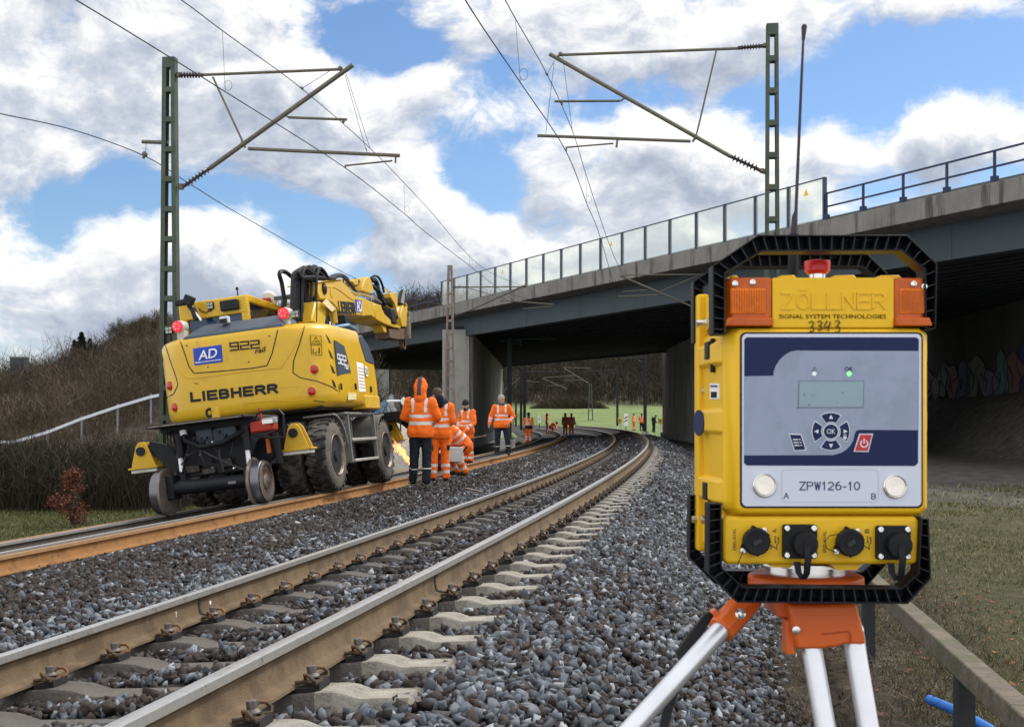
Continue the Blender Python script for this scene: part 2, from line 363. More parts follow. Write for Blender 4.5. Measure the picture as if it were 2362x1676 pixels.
def build_terrain():
    ys = np.concatenate([np.arange(-6, 14, .3), np.arange(14, 60, .8), np.arange(60, 150, 2.), np.geomspace(150, 2500, 60)])
    us = np.linspace(-1, 1, 181)
    V = []; 
    Yg, Ug = np.meshgrid(ys, us, indexing='ij')
    W = np.maximum(np.abs(Yg) * 1.0, 14.); W = np.where(Yg < 14, 14, Yg)
    X = Ug * np.abs(Ug) ** .15 * W; Z = zt(X, Yg)
    n, k = X.shape; V = np.stack([X, Yg, Z], -1).reshape(-1, 3)
    idx = np.arange(n * k).reshape(n, k); F = np.stack([idx[:-1, :-1], idx[:-1, 1:], idx[1:, 1:], idx[1:, :-1]], -1).reshape(-1, 4)
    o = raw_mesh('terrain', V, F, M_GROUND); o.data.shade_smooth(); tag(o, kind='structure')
    x, y = V[:, 0], V[:, 1]; l = lat(x, y); u = x / np.maximum(y, 1)
    q = (x - BP[0]) * BN[0] + (y - BP[1]) * BN[1]
    gr = np.where(l > 0, ss(2.6, 4.2, l + .5 * fnoise(x, y, 1.1)), 1.0); gr = gr * np.where((l > 0) & (y > 18), 1 - .6 * ss(22, 30, y), 1)
    fld = ss(75, 110, y) * (q > 26) * ss(-.075, -.06, u)
    toe, top = toe_top(u)
    wd = ss(0, 6, y - toe); 
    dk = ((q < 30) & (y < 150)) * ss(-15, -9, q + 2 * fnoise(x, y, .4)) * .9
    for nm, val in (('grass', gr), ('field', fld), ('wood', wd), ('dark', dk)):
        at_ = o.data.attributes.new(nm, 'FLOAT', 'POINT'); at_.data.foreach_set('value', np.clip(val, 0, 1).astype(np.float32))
build_terrain()

# ------------------------------------------------------------------ ballast
def zb(l, s=None):
    """ballast surface height by distance from the outer rail of the near track"""
    p1 = OUT + l * .1184; p2 = OUT2 + (l - D2) * .1184
    xs = np.array([-8.4, -7.3, -6.85, -6.4, -4.9, -4.35, -3.6, -2.6, -1.95, -1.5, 0, .55, .95, 2.15, 2.6])
    f = lambda o, d: OUT + o * .1184 + d
    g = lambda o, d: OUT2 + (o - D2) * .1184 + d
    zs = np.array([-1.2, -.42, g(-6.85, -.24), g(-6.4, -.24), g(-4.9, -.24), g(-4.35, -.21), .24, .2, f(-1.95, -.26), f(-1.5, -.25), f(0, -.25), f(.55, -.27), f(.95, -.33), -.13, -.3])
    return np.interp(l, xs, zs)
def build_bed():
    ls = np.array([-8.4, -7.8, -7.3, -6.85, -6.4, -5.6, -4.9, -4.35, -3.9, -3.4, -2.9, -2.4, -1.95, -1.5, -.9, -.4, 0, .3, .55, .95, 1.35, 1.75, 2.15, 2.6])
    ss_ = np.concatenate([np.arange(-8, 60, .5), np.arange(60, 230, 2.)])
    a = np.interp(ss_, SS, AA); x = np.interp(ss_, SS, XX); y = np.interp(ss_, SS, YY)
    X = x[:, None] + ls * np.cos(a)[:, None]; Y = y[:, None] - ls * np.sin(a)[:, None]; Z = np.broadcast_to(zb(ls) - .02, X.shape) + .012 * fnoise(X, Y, 4)
    n, k = X.shape; idx = np.arange(n * k).reshape(n, k)
    F = np.stack([idx[:-1, :-1], idx[:-1, 1:], idx[1:, 1:], idx[1:, :-1]], -1).reshape(-1, 4)
    o = raw_mesh('ballast_bed', np.stack([X, Y, Z], -1).reshape(-1, 3), F, M_BED); o.data.shade_smooth(); tag(o, kind='structure')
build_bed()
def build_stones():
    # stone shapes: convex hulls of a few random points
    shapes = []
    for lod, npt in ((0, 10), (1, 8), (2, 6)):
        lst = []
        for i in range(9):
            bm = bmesh.new(); rr = random.Random(i * 7 + lod)
            for _ in range(npt):
                d = Vector((rr.gauss(0, 1), rr.gauss(0, 1), rr.gauss(0, 1))).normalized() * rr.uniform(.72, 1.2)
                bm.verts.new((d.x * 1.25, d.y * .9, d.z * .7))
            bmesh.ops.convex_hull(bm, input=bm.verts); 
            for v in [v for v in bm.verts if not v.link_faces]: bm.verts.remove(v)
            bmesh.ops.triangulate(bm, faces=bm.faces); bm.verts.index_update()
            lst.append((np.array([v.co[:] for v in bm.verts]), np.array([[v.index for v in f.verts] for f in bm.faces]))); bm.free()
        shapes.append(lst)
    def in_view(x, y, z, mg=.12):
        u = x / np.maximum(y, .3); v = (z - ZC) / np.maximum(y, .3)
        return (y > 1) & (np.abs(u) < .43 + mg + .1 / np.maximum(y, 1)) & (v > -.262 - mg - .1 / np.maximum(y, 1))
    allV = []; allF = []; allT = []; base = 0
    zones = [(-3, 5.5, 860, 0, 1.0), (5.5, 11, 760, 1, 1.03), (11, 22, 400, 2, 1.2), (22, 42, 170, 2, 1.65), (42, 75, 60, 2, 2.5)]
    for (s0, s1, dens, lod, sz) in zones:
        n = int((s1 - s0) * 10.8 * dens); s = rng.uniform(s0, s1, n); l = rng.uniform(-8.2, 2.6, n)
        a = np.interp(s, SS, AA); x = np.interp(s, SS, XX) + l * np.cos(a); y = np.interp(s, SS, YY) - l * np.sin(a); z = zb(l)
        size = (.019 + .023 * rng.random(n) ** 1.4) * sz * np.where(l > 1.9, .9, 1)
        z = z + rng.uniform(-.3, .45, n) * size
        keep = in_view(x, y, z)
        keep &= ~((l > 1.7) & (rng.random(n) < (l - 1.7) / .9))
        # clear of rails
        for o in (0, -1.5): keep &= np.abs(l - o) > .085
        for o in (-4.9, -6.4): keep &= np.abs(l - o) > .08
        # clear of sleeper tops
        ph = np.abs(((s + 10) % .6) - .4) < .135
        keep &= ~(ph & (l > -2.05) & (l < .5) & (s < 95))
        s, l, x, y, z, size = (q[keep] for q in (s, l, x, y, z, size)); n = len(s)
        # grey fresh ballast round the near track, brown old ballast elsewhere
        pg = np.where((l > .55), .68, np.where(l > -1.9, .38, np.where(l > -2.6, .66, .22))); pg = pg * (1 + .35 * fnoise(x, y, 1.3))
        pg = np.where((l > .4) & (s > 24), .45, pg); pg = np.where((np.abs(l) < .35) | (np.abs(l + 1.5) < .35), pg * .6, pg)
        grey = rng.random(n) < pg
        tint = np.where(grey, rng.uniform(.5, 1, n) ** 1.3, rng.uniform(0, .47, n))
        var = rng.integers(0, 9, n)
        # random rotations
        qn = rng.normal(size=(n, 4)); qn /= np.linalg.norm(qn, axis=1)[:, None]; w, a1, b1, c1 = qn.T
        RM = np.stack([1 - 2 * (b1 * b1 + c1 * c1), 2 * (a1 * b1 - c1 * w), 2 * (a1 * c1 + b1 * w), 2 * (a1 * b1 + c1 * w), 1 - 2 * (a1 * a1 + c1 * c1), 2 * (b1 * c1 - a1 * w), 2 * (a1 * c1 - b1 * w), 2 * (b1 * c1 + a1 * w), 1 - 2 * (a1 * a1 + b1 * b1)], 1).reshape(-1, 3, 3)
        for k in range(9):
            sel = np.where(var == k)[0]; v, f = shapes[lod][k]
            P = np.einsum('nij,vj->nvi', RM[sel], v) * size[sel][:, None, None] + np.stack([x[sel], y[sel], z[sel]], 1)[:, None, :]
            m = len(v); allV.append(P.reshape(-1, 3)); allF.append((f[None] + (np.arange(len(sel)) * m)[:, None, None] + base).reshape(-1, 3)); base += len(sel) * m
            allT.append(np.repeat(tint[sel], m))
    o = raw_mesh('ballast_stones', np.concatenate(allV), np.concatenate(allF), M_STONE, colors=np.concatenate(allT)); tag(o, kind='stuff')
    print('stones verts', base)
build_stones()

# ------------------------------------------------------------------ rails and sleepers
M_RTOP = mat('rail_head_steel', (.50, .49, .47), .34, .75, .12, 30, col2=(.30, .25, .2), c2scale=14, c2t=(.55, .7))
M_RSIDE = mat('rail_side_rust', (.15, .105, .062), .85, 0, .2, 9, .3, 140, col2=(.10, .068, .042), c2scale=4)
M_RNEW = mat('new_rail_rust', (.27, .135, .048), .8, 0, .18, 7, .2, 150, col2=(.16, .075, .032), c2scale=5, c2t=(.5, .68))
M_RNTOP = mat('new_rail_top', (.32, .19, .09), .6, .2, .15, 9, col2=(.3, .17, .09), c2scale=6)
M_ROLD = mat('old_rail_dark', (.085, .072, .062), .85, 0, .2, 9, .2, 120)
PROF = [(-.036, -.003), (-.03, 0), (.03, 0), (.036, -.003), (.0365, -.034), (.030, -.040), (.012, -.050), (.0085, -.075), (.0085, -.115), (.014, -.138), (.035, -.147), (.074, -.158), (.075, -.170),
        (-.075, -.170), (-.074, -.158), (-.035, -.147), (-.014, -.138), (-.0085, -.115), (-.0085, -.075), (-.012, -.050), (-.030, -.040), (-.0365, -.034)]
def rail(name, s0, s1, track, off, dz, mats, label, step=None, endcap=True):
    g = G(); ssv = []; s = s0
    while s < s1: ssv.append(s); s += .4 if s < 40 else 1.0
    ssv.append(s1)
    n = len(PROF); rings = [[rp(s, track, off + a, dz + b) for a, b in PROF] for s in ssv]
    g.loft(rings, endcap)
    nf = len(g.f)
    for i in range(len(ssv) - 1):
        for j in range(n):
            g.m[i * n + j] = 0 if j in (0, 1, 2, 3, 21, 20) else 1
    for i in range((len(ssv) - 1) * n, nf): g.m[i] = 1
    o = g.build(name, mats, smooth=30); tag(o, label, 'rail'); return o
r_out = rail('rail', -9, 150, 0, 0, 0, [M_RTOP, M_RSIDE], 'worn steel rail nearest the yellow warning device, outer rail of the near curve')
r_in = rail('rail', -9, 150, 0, -1.5, 0, [M_RTOP, M_RSIDE], 'inner worn rail of the near track with a white paint dot on its brown side')
rail('rail', -9, 150, 1, 0, 0, [M_RTOP, M_ROLD], 'dark old rail just behind the rusty loose rail, nearer rail of the far track')
rail('rail', -9, 150, 1, -1.5, 0, [M_RTOP, M_ROLD], 'dark old rail on the meadow side, carrying the left rail wheel of the excavator')
tag(rail('loose_rail', -9, 20.6, 1, .32, -.01, [M_RNTOP, M_RNEW], 'orange rusty loose rail lying on the ballast in front of the excavator'), None, 'rail')
tag(rail('loose_rail', 25.9, 92, 1, .34, .0, [M_RNTOP, M_RNEW], 'orange rusty loose rail starting behind the workers and curving away under the bridge'), None, 'rail')
tag(rail('loose_rail', -9, 13.2, 1, -1.80, .0, [M_RNTOP, M_RNEW], 'rusty loose rail along the meadow edge, left of the excavator wheels'), None, 'rail')
tag(rail('loose_rail', 27, 92, 1, -1.95, .0, [M_RNTOP, M_ROLD], 'loose rail on the far side of the far track past the crouching worker'), None, 'rail')
# weld collars and paint dots on the near track
def weld(s, off, parent, white):
    g = G(); side = 1
    for a, b in ((.0375, -.037), (.031, -.046), (.0145, -.06), (.0115, -.1), (.016, -.136), (.037, -.145), (.076, -.155)): pass
    pts = [rp(s, 0, off + a, b) for a, b in ((.034, -.038), (.024, -.047), (.012, -.062), (.011, -.1), (.017, -.135), (.04, -.143), (.072, -.153))]
    g.tube(pts, [.006, .009, .009, .009, .010, .009, .007], 6); g.build('weld_collar', M_ROLD, parent)
    if white:
        g = G(); a0 = ang(s); c = rp(s + .16, 0, off + .0095, -.092); g.lathe([(.013, -.002), (.013, .0025)], c, (math.cos(a0), -math.sin(a0), 0), 12); g.build('paint_dot', mat('white_paint', (.8, .8, .76), .6), parent)
        g = G(); c = rp(s - .32, 0, off + .0095, -.09); ex = Vector((math.cos(a0), -math.sin(a0), .1)); ey = Vector((math.sin(a0), math.cos(a0), 0))
        g.tube([c + Vector((0, 0, .012)) - ey * .008, c + Vector((0, 0, .014)) + ey * .006, c - Vector((0, 0, .016)) + ey * .002], .0035, 5); g.build('paint_mark', MATS['white_paint'], parent)
weld(.4 + .6 * 4.45, 0, r_out, False); weld(1.2 + .6 * 3.1, -1.5, r_in, True)

M_CONC = mat('sleeper_concrete', (.26, .243, .21), .9, 0, .25, 9, .6, 60, col2=(.13, .115, .10), c2scale=6, c2t=(.46, .62))
M_CONCD = mat('sleeper_soiled', (.10, .09, .082), .92, 0, .25, 8, .6, 50, col2=(.3, .28, .25), c2scale=3, c2t=(.6, .72))
M_CLIP = mat('clip_steel', (.075, .052, .036), .7, .3, .3, 30, col2=(.21, .10, .045), c2scale=18, c2t=(.5, .62))
M_BOLT = mat('bolt_steel', (.13, .12, .115), .6, .5, .2, 30)
M_PAD = mat('rubber_pad', (.02, .02, .022), .8)
M_WOODS = mat('old_sleeper_wood', (.06, .05, .042), .9, 0, .3, 8, .5, 40)
def sleeper_mesh(soil_or_lift):
    # local: x across the track (0 = outer rail), y along, z from rail top
    prof = [(-2.02, -.245), (-1.83, -.24), (-1.78, -.205), (-1.66, -.187), (-1.34, -.187), (-1.22, -.205), (-1.12, -.24), (-.75, -.262), (-.38, -.24), (-.28, -.205), (-.16, -.187), (.16, -.187), (.235, -.191), (.28, -.2), (.335, -.224), (.53, -.234), (.55, -.29)]
    prof[0] = (-2.035, -.29); prof.insert(1, (-2.02, -.245))
    g = G(); rings = []
    for (x, z) in prof:
        wt = .105 if z > -.21 else .1
        rings.append([(x, -wt - .028, -.42), (x, -wt, z - .014), (x, -wt + .012, z), (x, wt - .012, z), (x, wt, z - .014), (x, wt + .028, -.42)])
    g.loft(rings, True)
    # clean pale outer end, dirty between the rails
    for f in range(len(g.f)):
        cx = sum(g.v[i][0] for i in g.f[f]) / len(g.f[f]); g.m[f] = 0 if cx > .13 else 1
    return g
def fastening(parent, x, side, ps=1):
    """tension clamp on the +side of the rail at x"""
    z0 = -.187
    g = G(); sd = side
    g.bx((x + sd * .077, -.075, z0 + .001), (x + sd * .15, .075, z0 + .018)); g.bx((x + sd * .15, -.06, z0 + .001), (x + sd * .17, .06, z0 + .03))
    g.build('guide_plate', M_PAD, parent)
    g = G()
    def arc(sg):
        pts = []
        # from the middle loop out to the toe on the rail foot
        for px_, py_, pz_ in ((.158, .0, .03), (.150, .022, .03), (.128, .034, .034), (.112, .045, .05), (.118, .066, .068), (.138, .084, .066), (.158, .086, .046), (.162, .07, .030), (.140, .052, .03), (.105, .05, .038), (.072, .062, .040)):
            pts.append((x + sd * px_, sg * py_, z0 + pz_))
        return pts
    for sg in (1, -1): g.tube(arc(sg), .0078, 7)
    g.build('rail_clip', M_CLIP, parent)
    g = G(); bxp = x + sd * .122
    g.lathe([(.03, .045), (.031, .050), (.024, .058), (.0185, .062)], (bxp, 0, z0), (0, 0, 1), 12)
    g.lathe([(.0185, .060), (.0185, .088), (.015, .091)], (bxp, 0, z0), (0, 0, 1), 6)
    g.build('bolt', M_BOLT, parent, smooth=25)
def build_sleepers():
    lab = 'concrete sleeper with pale outer end under the near curved track'
    p = sleeper_mesh(0).build('concrete_sleeper', [M_CONC, M_CONCD], smooth=35)
    tag(p, lab, 'sleeper', 'concrete sleepers under the near track')
    fastening(p, 0, 1); fastening(p, -1.5, 1)
    far = p.copy(); far.data = p.data
    first = True
    def place(o, s, trackn):
        o.location = rp(s, trackn, 0, 0); o.rotation_euler = (0, -ROLL, -ang(s))
    s = -3.8 + .2
    k = 0
    while s < 95:
        if first: o = p; first = False
        elif s < 44: o = copy_tree(p)
        else: o = p.copy(); COL.objects.link(o)
        place(o, s, 0); s += .6
    bpy.data.objects.remove(far)
    g = G(); g.box((-.75, 0, -.262), (2.6, .25, .15)); q = g.build('timber_sleeper', M_WOODS, bevel=.01)
    tag(q, 'dark timber sleeper under the far track with the excavator', 'sleeper', 'timber sleepers under the far track')
    s = 6.; first = True
    while s < 70:
        o = q if first else q.copy()
        if not first: COL.objects.link(o)
        first = False; place(o, s, 1); s += .62
build_sleepers()
# ------------------------------------------------------------------ road bridge
M_BCON = mat('bridge_concrete', (.19, .18, .165), .9, 0, .2, 1.2, .4, 12, col2=(.07, .066, .062), c2scale=1.3, c2t=(.5, .66), c2map=(1.6, 1, .12))
M_GIRD = mat('girder_paint', (.042, .062, .074), .55, 0, .12, .6, col2=(.05, .06, .065), c2scale=.5, c2t=(.5, .7))
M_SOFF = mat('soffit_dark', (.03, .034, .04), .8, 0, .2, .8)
M_PIER = mat('pier_concrete', (.36, .35, .32), .9, 0, .18, 1.1, .3, 14, col2=(.13, .125, .115), c2scale=1.3, c2t=(.48, .66), c2map=(1.5, 1.5, .1))
M_BLUE = mat('railing_blue', (.022, .034, .075), .55, .2, .15, 8)
M_POST = mat('barrier_post', (.05, .065, .09), .5, .4, .15, 8)
M_GALV = mat('galvanised', (.42, .44, .45), .45, .7, .12, 8)
def glass_mat():
    m = bpy.data.materials.new('noise_barrier_glass'); m.use_nodes = True; nt = m.node_tree; N = nt.nodes; L = nt.links
    b = N['Principled BSDF']; b.inputs['Base Color'].default_value = (.78, .80, .76, 1); b.inputs['Roughness'].default_value = .25
    t = N.new('ShaderNodeBsdfTransparent'); t.inputs[0].default_value = (.93, .95, .93, 1); tr = N.new('ShaderNodeBsdfTranslucent'); tr.inputs[0].default_value = (.9, .9, .84, 1)
    m1 = N.new('ShaderNodeMixShader'); m1.inputs[0].default_value = .5; L.new(b.outputs[0], m1.inputs[1]); L.new(tr.outputs[0], m1.inputs[2])
    m2 = N.new('ShaderNodeMixShader'); m2.inputs[0].default_value = .16; L.new(t.outputs[0], m2.inputs[1]); L.new(m1.outputs[0], m2.inputs[2])
    L.new(m2.outputs[0], N['Material Output'].inputs[0]); return m
M_BGLASS = glass_mat()
M_WARN = mat('warning_yellow', (.75, .48, .03), .5)
M_BLACK = mat('black', (.012, .012, .014), .6)
BANG = math.atan2(-.905, .426)
bridge = tag(empty('road_bridge', (BP[0], BP[1], 0), (0, 0, BANG)), 'long concrete and steel road bridge crossing over both tracks', 'bridge')
def bl(u, q):
    """local bridge x where the sight line at photo column u meets the plane q"""
    t = (u - CXX) / FO; Y = (float(BP @ BN) + q) / (BN[0] * t + BN[1]); P = np.array([t * Y, Y]) - BP
    return float(P @ -BD)
XR, XL = 46, -78
g = G()
g.prism([(-1.25, 8.05), (-1.25, 8.75), (-.85, 8.75), (-.8, 8.62), (22.2, 8.62), (22.3, 8.75), (22.7, 8.75), (22.7, 8.05), (22.4, 8.0), (.4, 8.0), (-.9, 8.0)], XL, XR, 0); g.build('deck', M_BCON, bridge, bevel=.02)
g = G(); g.prism([(0, 6.80), (0, 8.0), (.12, 8.0), (.12, 6.86), (.5, 6.86), (.5, 6.80)], XL, XR, 0)
x = XL + 2
while x < XR: g.bx((x, -.012, 6.83), (x + .02, 0, 8.0)); x += 6.5
g.build('edge_girder', M_GIRD, bridge)
g = G()
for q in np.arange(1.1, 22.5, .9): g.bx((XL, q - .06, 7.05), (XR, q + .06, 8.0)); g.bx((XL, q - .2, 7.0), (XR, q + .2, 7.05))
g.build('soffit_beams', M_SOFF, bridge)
g = G(); g.bx((XL, 22.3, 6.8), (XR, 22.42, 8.0)); g.build('edge_girder', M_GIRD, bridge)
# piers: walls parallel to the tracks, with vertical board ribs
def pier(x, y0, y1, th, hd, name, label, ribs=True, side=1, graff=False):
    L_ = math.hypot(y1 - y0, 0); o = tag(empty(name, (x, y0, -.4), (0, 0, -hd)), label, 'bridge pier')
    g = G(); g.bx((-th, 0, 0), (0, L_, 7.6)); g.build('wall', M_PIER, o)
    if ribs:
        g = G(); yy = .3
        while yy < L_ - .3: g.bx((0, yy, .05), (.22, yy + .40, 7.4)); yy += .95
        g.build('board_ribs', M_PIER, o)
    g = G(); g.bx((-th - .15, -.25, 0), (.3, L_ + .2, .75)); g.build('footing', M_PIER, o)
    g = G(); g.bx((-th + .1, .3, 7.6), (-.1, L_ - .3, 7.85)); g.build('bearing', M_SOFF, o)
    return o
pier(-2.75, 78, 127, 1.72, math.atan2(1.55, 49), 'bridge_pier', 'ribbed concrete bridge pier behind the standing worker in dark trousers')
pr = pier(13.4, 55, 101, 1.6, math.atan2(.7, 46), 'bridge_pier', 'dark concrete bridge pier to the right of the curve, behind the yellow device', ribs=False)
# abutments
def wallrun(name, pts, z0, z1, th, m, label, cat):
    g = G()
    for a, b in zip(pts[:-1], pts[1:]): g.bar((a[0], a[1], (z0 + z1) / 2), (b[0], b[1], (z0 + z1) / 2), th, z1 - z0)
    return tag(g.build(name, m), label, cat)
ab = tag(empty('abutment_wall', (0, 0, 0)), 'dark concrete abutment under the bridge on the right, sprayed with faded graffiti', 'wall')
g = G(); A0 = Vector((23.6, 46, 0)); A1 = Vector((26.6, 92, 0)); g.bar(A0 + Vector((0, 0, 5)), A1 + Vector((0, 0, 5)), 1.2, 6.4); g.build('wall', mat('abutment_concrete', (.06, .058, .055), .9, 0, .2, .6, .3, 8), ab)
def graffiti(parent, P, ex, n, W, Hh, seed, cols, wk=.6):
    rr = random.Random(seed); nrm = Vector(n)
    ms = [mat('spray_%s' % k, c, .7, 0, .3, 3) for k, c in cols]
    x = 0; k = 0
    while x < W:
        w = rr.uniform(.5, .95) * Hh * wk; h = Hh * rr.uniform(.7, 1.1); g = G(); pts = []
        nn = 24; cx = x + w / 2; f1, f2, f3 = (rr.uniform(0, 6.28) for _ in range(3))
        for i in range(nn):
            a = 2 * math.pi * i / nn; r_ = .5 + .11 * math.sin(2 * a + f1) + .09 * math.sin(3 * a + f2) + .05 * math.sin(5 * a + f3); pts.append(Vector(P) + Vector(ex) * (cx + w * 1.2 * r_ * math.cos(a)) + Vector((0, 0, h / 2 + h * .95 * r_ * math.sin(a))))
        q = nrm * (.012 + .003 * k)
        b = len(g.v); g.add([p + q for p in pts], [tuple(range(nn))]); g.build('graffiti_letter', ms[k % len(ms)], parent, smooth=0, fix=False)
        # dark outline strokes
        g = G(); g.tube([p + q * 1.2 for p in pts], .012 * Hh, 4, closed=True); 
        g.tube([pts[3].lerp(pts[15], .2) + q * 1.3, pts[8].lerp(pts[20], .45) + q * 1.3, pts[19].lerp(pts[7], .25) + q * 1.3], .016 * Hh, 4); g.build('graffiti_outline', mat('spray_black', (.02, .02, .022), .7), parent)
        x += w * .78; k += 1
ea = (A1 - A0).normalized()
graffiti(ab, A0 + ea * 1 + Vector((-.63, 0, 2.55)), ea, (-1, .06, 0), 26, 2.1, 4, [('teal', (.07, .16, .15)), ('mauve', (.13, .12, .17)), ('grey', (.13, .13, .10)), ('navy', (.03, .04, .10)), ('rust', (.14, .08, .07))], 1.9)
la = tag(empty('abutment_wall', (0, 0, 0)), 'pale concrete abutment with bright graffiti behind the front wheel of the excavator', 'wall')
g = G(); c0 = at(897, 1000, 92); c0.z = -1; g.bx((c0.x - 12, 92, -1), (c0.x, 93.4, 5.2)); g.bx((c0.x - 14, 93.4, -1), (c0.x - 4, 112, 5.2)); g.build('wall', mat('pale_concrete', (.38, .365, .33), .9, 0, .12, .8), la)
graffiti(la, (c0.x - 3.6, 92, .9), (1, 0, 0), (0, -1, 0), 3.4, 2.2, 9, [('skyblue', (.25, .38, .55)), ('white', (.62, .64, .66)), ('pink', (.55, .3, .38)), ('skyblue', (.25, .38, .55))])
# noise barrier on the deck: posts and panes
px_posts = [1902, 1825, 1752, 1684.5, 1621, 1562, 1506, 1453, 1404, 1357, 1312, 1270, 1229, 1191, 1153, 1118, 1084, 1051, 1019.5]
xs_ = [bl(u, -1.05) for u in px_posts]; x0_, x1_ = xs_[0], xs_[-1]; stp = (x1_ - x0_) / 18
nb = tag(empty('noise_barrier', (BP[0], BP[1], 0), (0, 0, BANG)), 'transparent noise barrier of glass panes along the edge of the bridge', 'barrier')
for i in range(19):
    x = x0_ + stp * i
    g = G(); g.bx((x - .045, -1.12, 8.15), (x + .045, -.98, 10.38)); g.build('post', M_POST, nb)
    if i < 18:
        g = G(); g.bx((x + stp + .05, -1.058, 8.82), (x - .05, -1.042, 10.34)); p_ = g.build('pane', M_BGLASS, nb)
        for za, zb_ in ((10.34, 10.385), (8.78, 8.82)): g = G(); g.bx((x + stp + .05, -1.075, za), (x - .05, -1.03, zb_)); g.build('pane_frame', M_POST, nb)
        if i in (0, 7, 13):
            g = G(); xm = x + stp * .5; g.add([(xm - .16, -1.068, 9.86), (xm + .16, -1.068, 9.86), (xm, -1.068, 10.14)], [(0, 1, 2)]); g.build('warning_triangle', M_WARN, p_, smooth=0)
def railing(label, x0, x1, q, h, n, guard=False):
    o = tag(empty('railing', (BP[0], BP[1], 0), (0, 0, BANG)), label, 'railing')
    for z in (8.75 + h, 8.75 + h * .52): g = G(); g.bx((x0, q - .03, z - .035), (x1, q + .03, z + .02)); g.build('handrail', M_BLUE, o)
    for i in range(n + 1):
        x = x0 + (x1 - x0) * i / n; g = G(); g.bx((x - .035, q - .035, 8.7), (x + .035, q + .035, 8.75 + h - .035)); g.bx((x - .09, q - .09, 8.70), (x + .09, q + .09, 8.98)) if guard else None; g.build('post', M_BLUE, o)
    return o
railing('blue steel railing on the right end of the bridge', x0_ + .1, XR - 2, -1.05, 1.02, 14, True)
railing('blue steel railing on the far left end of the bridge behind the excavator arm', XL + 2, x1_ - .1, -1.05, 1.02, 24)
railing('grey railing on the far edge of the bridge, seen through the panes', XL + 2, XR - 2, 9.6, .95, 52)
gd = tag(empty('crash_barrier', (BP[0], BP[1], 0), (0, 0, BANG)), 'grey crash barrier along the road on the bridge', 'crash barrier')
g = G(); g.prism([(.60, 8.95), (.66, 9.05), (.60, 9.1), (.66, 9.2), (.60, 9.28), (.57, 9.28), (.62, 9.2), (.57, 9.1), (.62, 9.05), (.57, 8.95)], XL + 3, XR - 3, 0); g.build('beam', mat('dull_galvanised', (.2, .21, .22), .55, .5, .12, 4), gd)
g = G(); x = XL + 4
while x < XR - 4: g.bx((x - .06, .67, 8.6), (x + .06, .8, 9.2)); x += 2.4
o = g.build('posts', MATS['dull_galvanised'], gd); o.name = 'post'; o['kind'] = 'stuff'

# ------------------------------------------------------------------ catenary masts
M_MAST = mat('mast_green', (.06, .078, .058), .7, .1, .2, 3, col2=(.10, .09, .055), c2scale=2.5, c2t=(.55, .7))
M_MRUST = mat('mast_rusty', (.19, .14, .12), .8, .1, .2, 3, col2=(.22, .2, .19), c2scale=2.5)
M_TUBE = mat('cantilever_tube', (.115, .105, .08), .55, .3, .18, 6)
M_INS = mat('insulator', (.055, .045, .045), .3, 0, .1, 8)
M_WIRE = mat('wire_metal', (.05, .055, .065), .5, .4, .1, 5)
M_DARKP = mat('dark_post', (.018, .02, .024), .7)
def lattice(name, x, y, z0, z1, wt, wb, label, m, rot, bat=.575, flange=.085, dep=.16):
    o = tag(empty(name, (x, y, z0), (0, 0, rot)), label, 'catenary mast'); h = z1 - z0; g = G()
    for sd in (-1, 1):
        g.loft([[(sd * w / 2, -dep / 2, z), (sd * (w / 2 - flange), -dep / 2, z), (sd * (w / 2 - flange), -dep / 2 + .012, z), (sd * (w / 2 - .012), -dep / 2 + .012, z), (sd * (w / 2 - .012), dep / 2 - .012, z), (sd * (w / 2 - flange), dep / 2 - .012, z), (sd * (w / 2 - flange), dep / 2, z), (sd * w / 2, dep / 2, z)] for w, z in ((wb, 0), (wt, h))])
    z = h; first = True
    while z > .3:
        w = wt + (wb - wt) * (h - z) / h; bh = .2 if first else .1; first = False
        for yy in (-dep / 2 - .007, dep / 2 + .007): g.box((0, yy, z - bh / 2), (w - .02, .008, bh))
        z -= bat
    g.build('lattice_post', m, o); return o
def lp(o, P): return o.matrix_basis.inverted() @ Vector(P)
def ins(g, a, b, r=.06, n=7):
    a = Vector(a); b = Vector(b); d = b - a; L_ = d.length; prof = [(.02, 0), (.035, .02 * L_), (.035, .14 * L_)]
    for i in range(n):
        t = .18 + .64 * i / (n - 1); prof += [(.028, (t - .03) * L_), (r, t * L_), (.028, (t + .03) * L_)]
    prof += [(.035, .86 * L_), (.035, .98 * L_), (.02, L_)]; g.lathe(prof, a, d, 10)
def cantilever(o, Yf, spec, r=.034):
    """spec: list of (kind, (u0,v0),(u1,v1)) read on the cantilever plane"""
    def W(p):
        X = gx(p[0], Yf); return lp(o, at(p[0], p[1], Yf - .16 * (X - o.location.x)))
    for it in spec:
        kind, a, b = it[:3]; g = G()
        if kind == 'ins': ins(g, W(a), W(b), it[3] if len(it) > 3 else .065); g.build('insulator', M_INS, o)
        elif kind == 'tube': g.tube([W(a), W(b)], r * it[3], 8); g.build('cantilever_tube', M_TUBE, o)
        elif kind == 'wire': g.tube([W(a), W(b)], .006, 4); g.build('hanger_wire', M_WIRE, o)
        elif kind == 'clamp': g.sph(W(a), it[3], 8, 5); g.tube([W(a), W(b)], it[3] * .5, 6); g.build('clamp', M_TUBE, o)
YL = 23.5
mL = lattice('catenary_mast', gx(392, YL), YL, -1.0, at(0, 134, YL).z, .25, .43, 'green lattice catenary mast rising behind the yellow excavator', M_MAST, -.15)
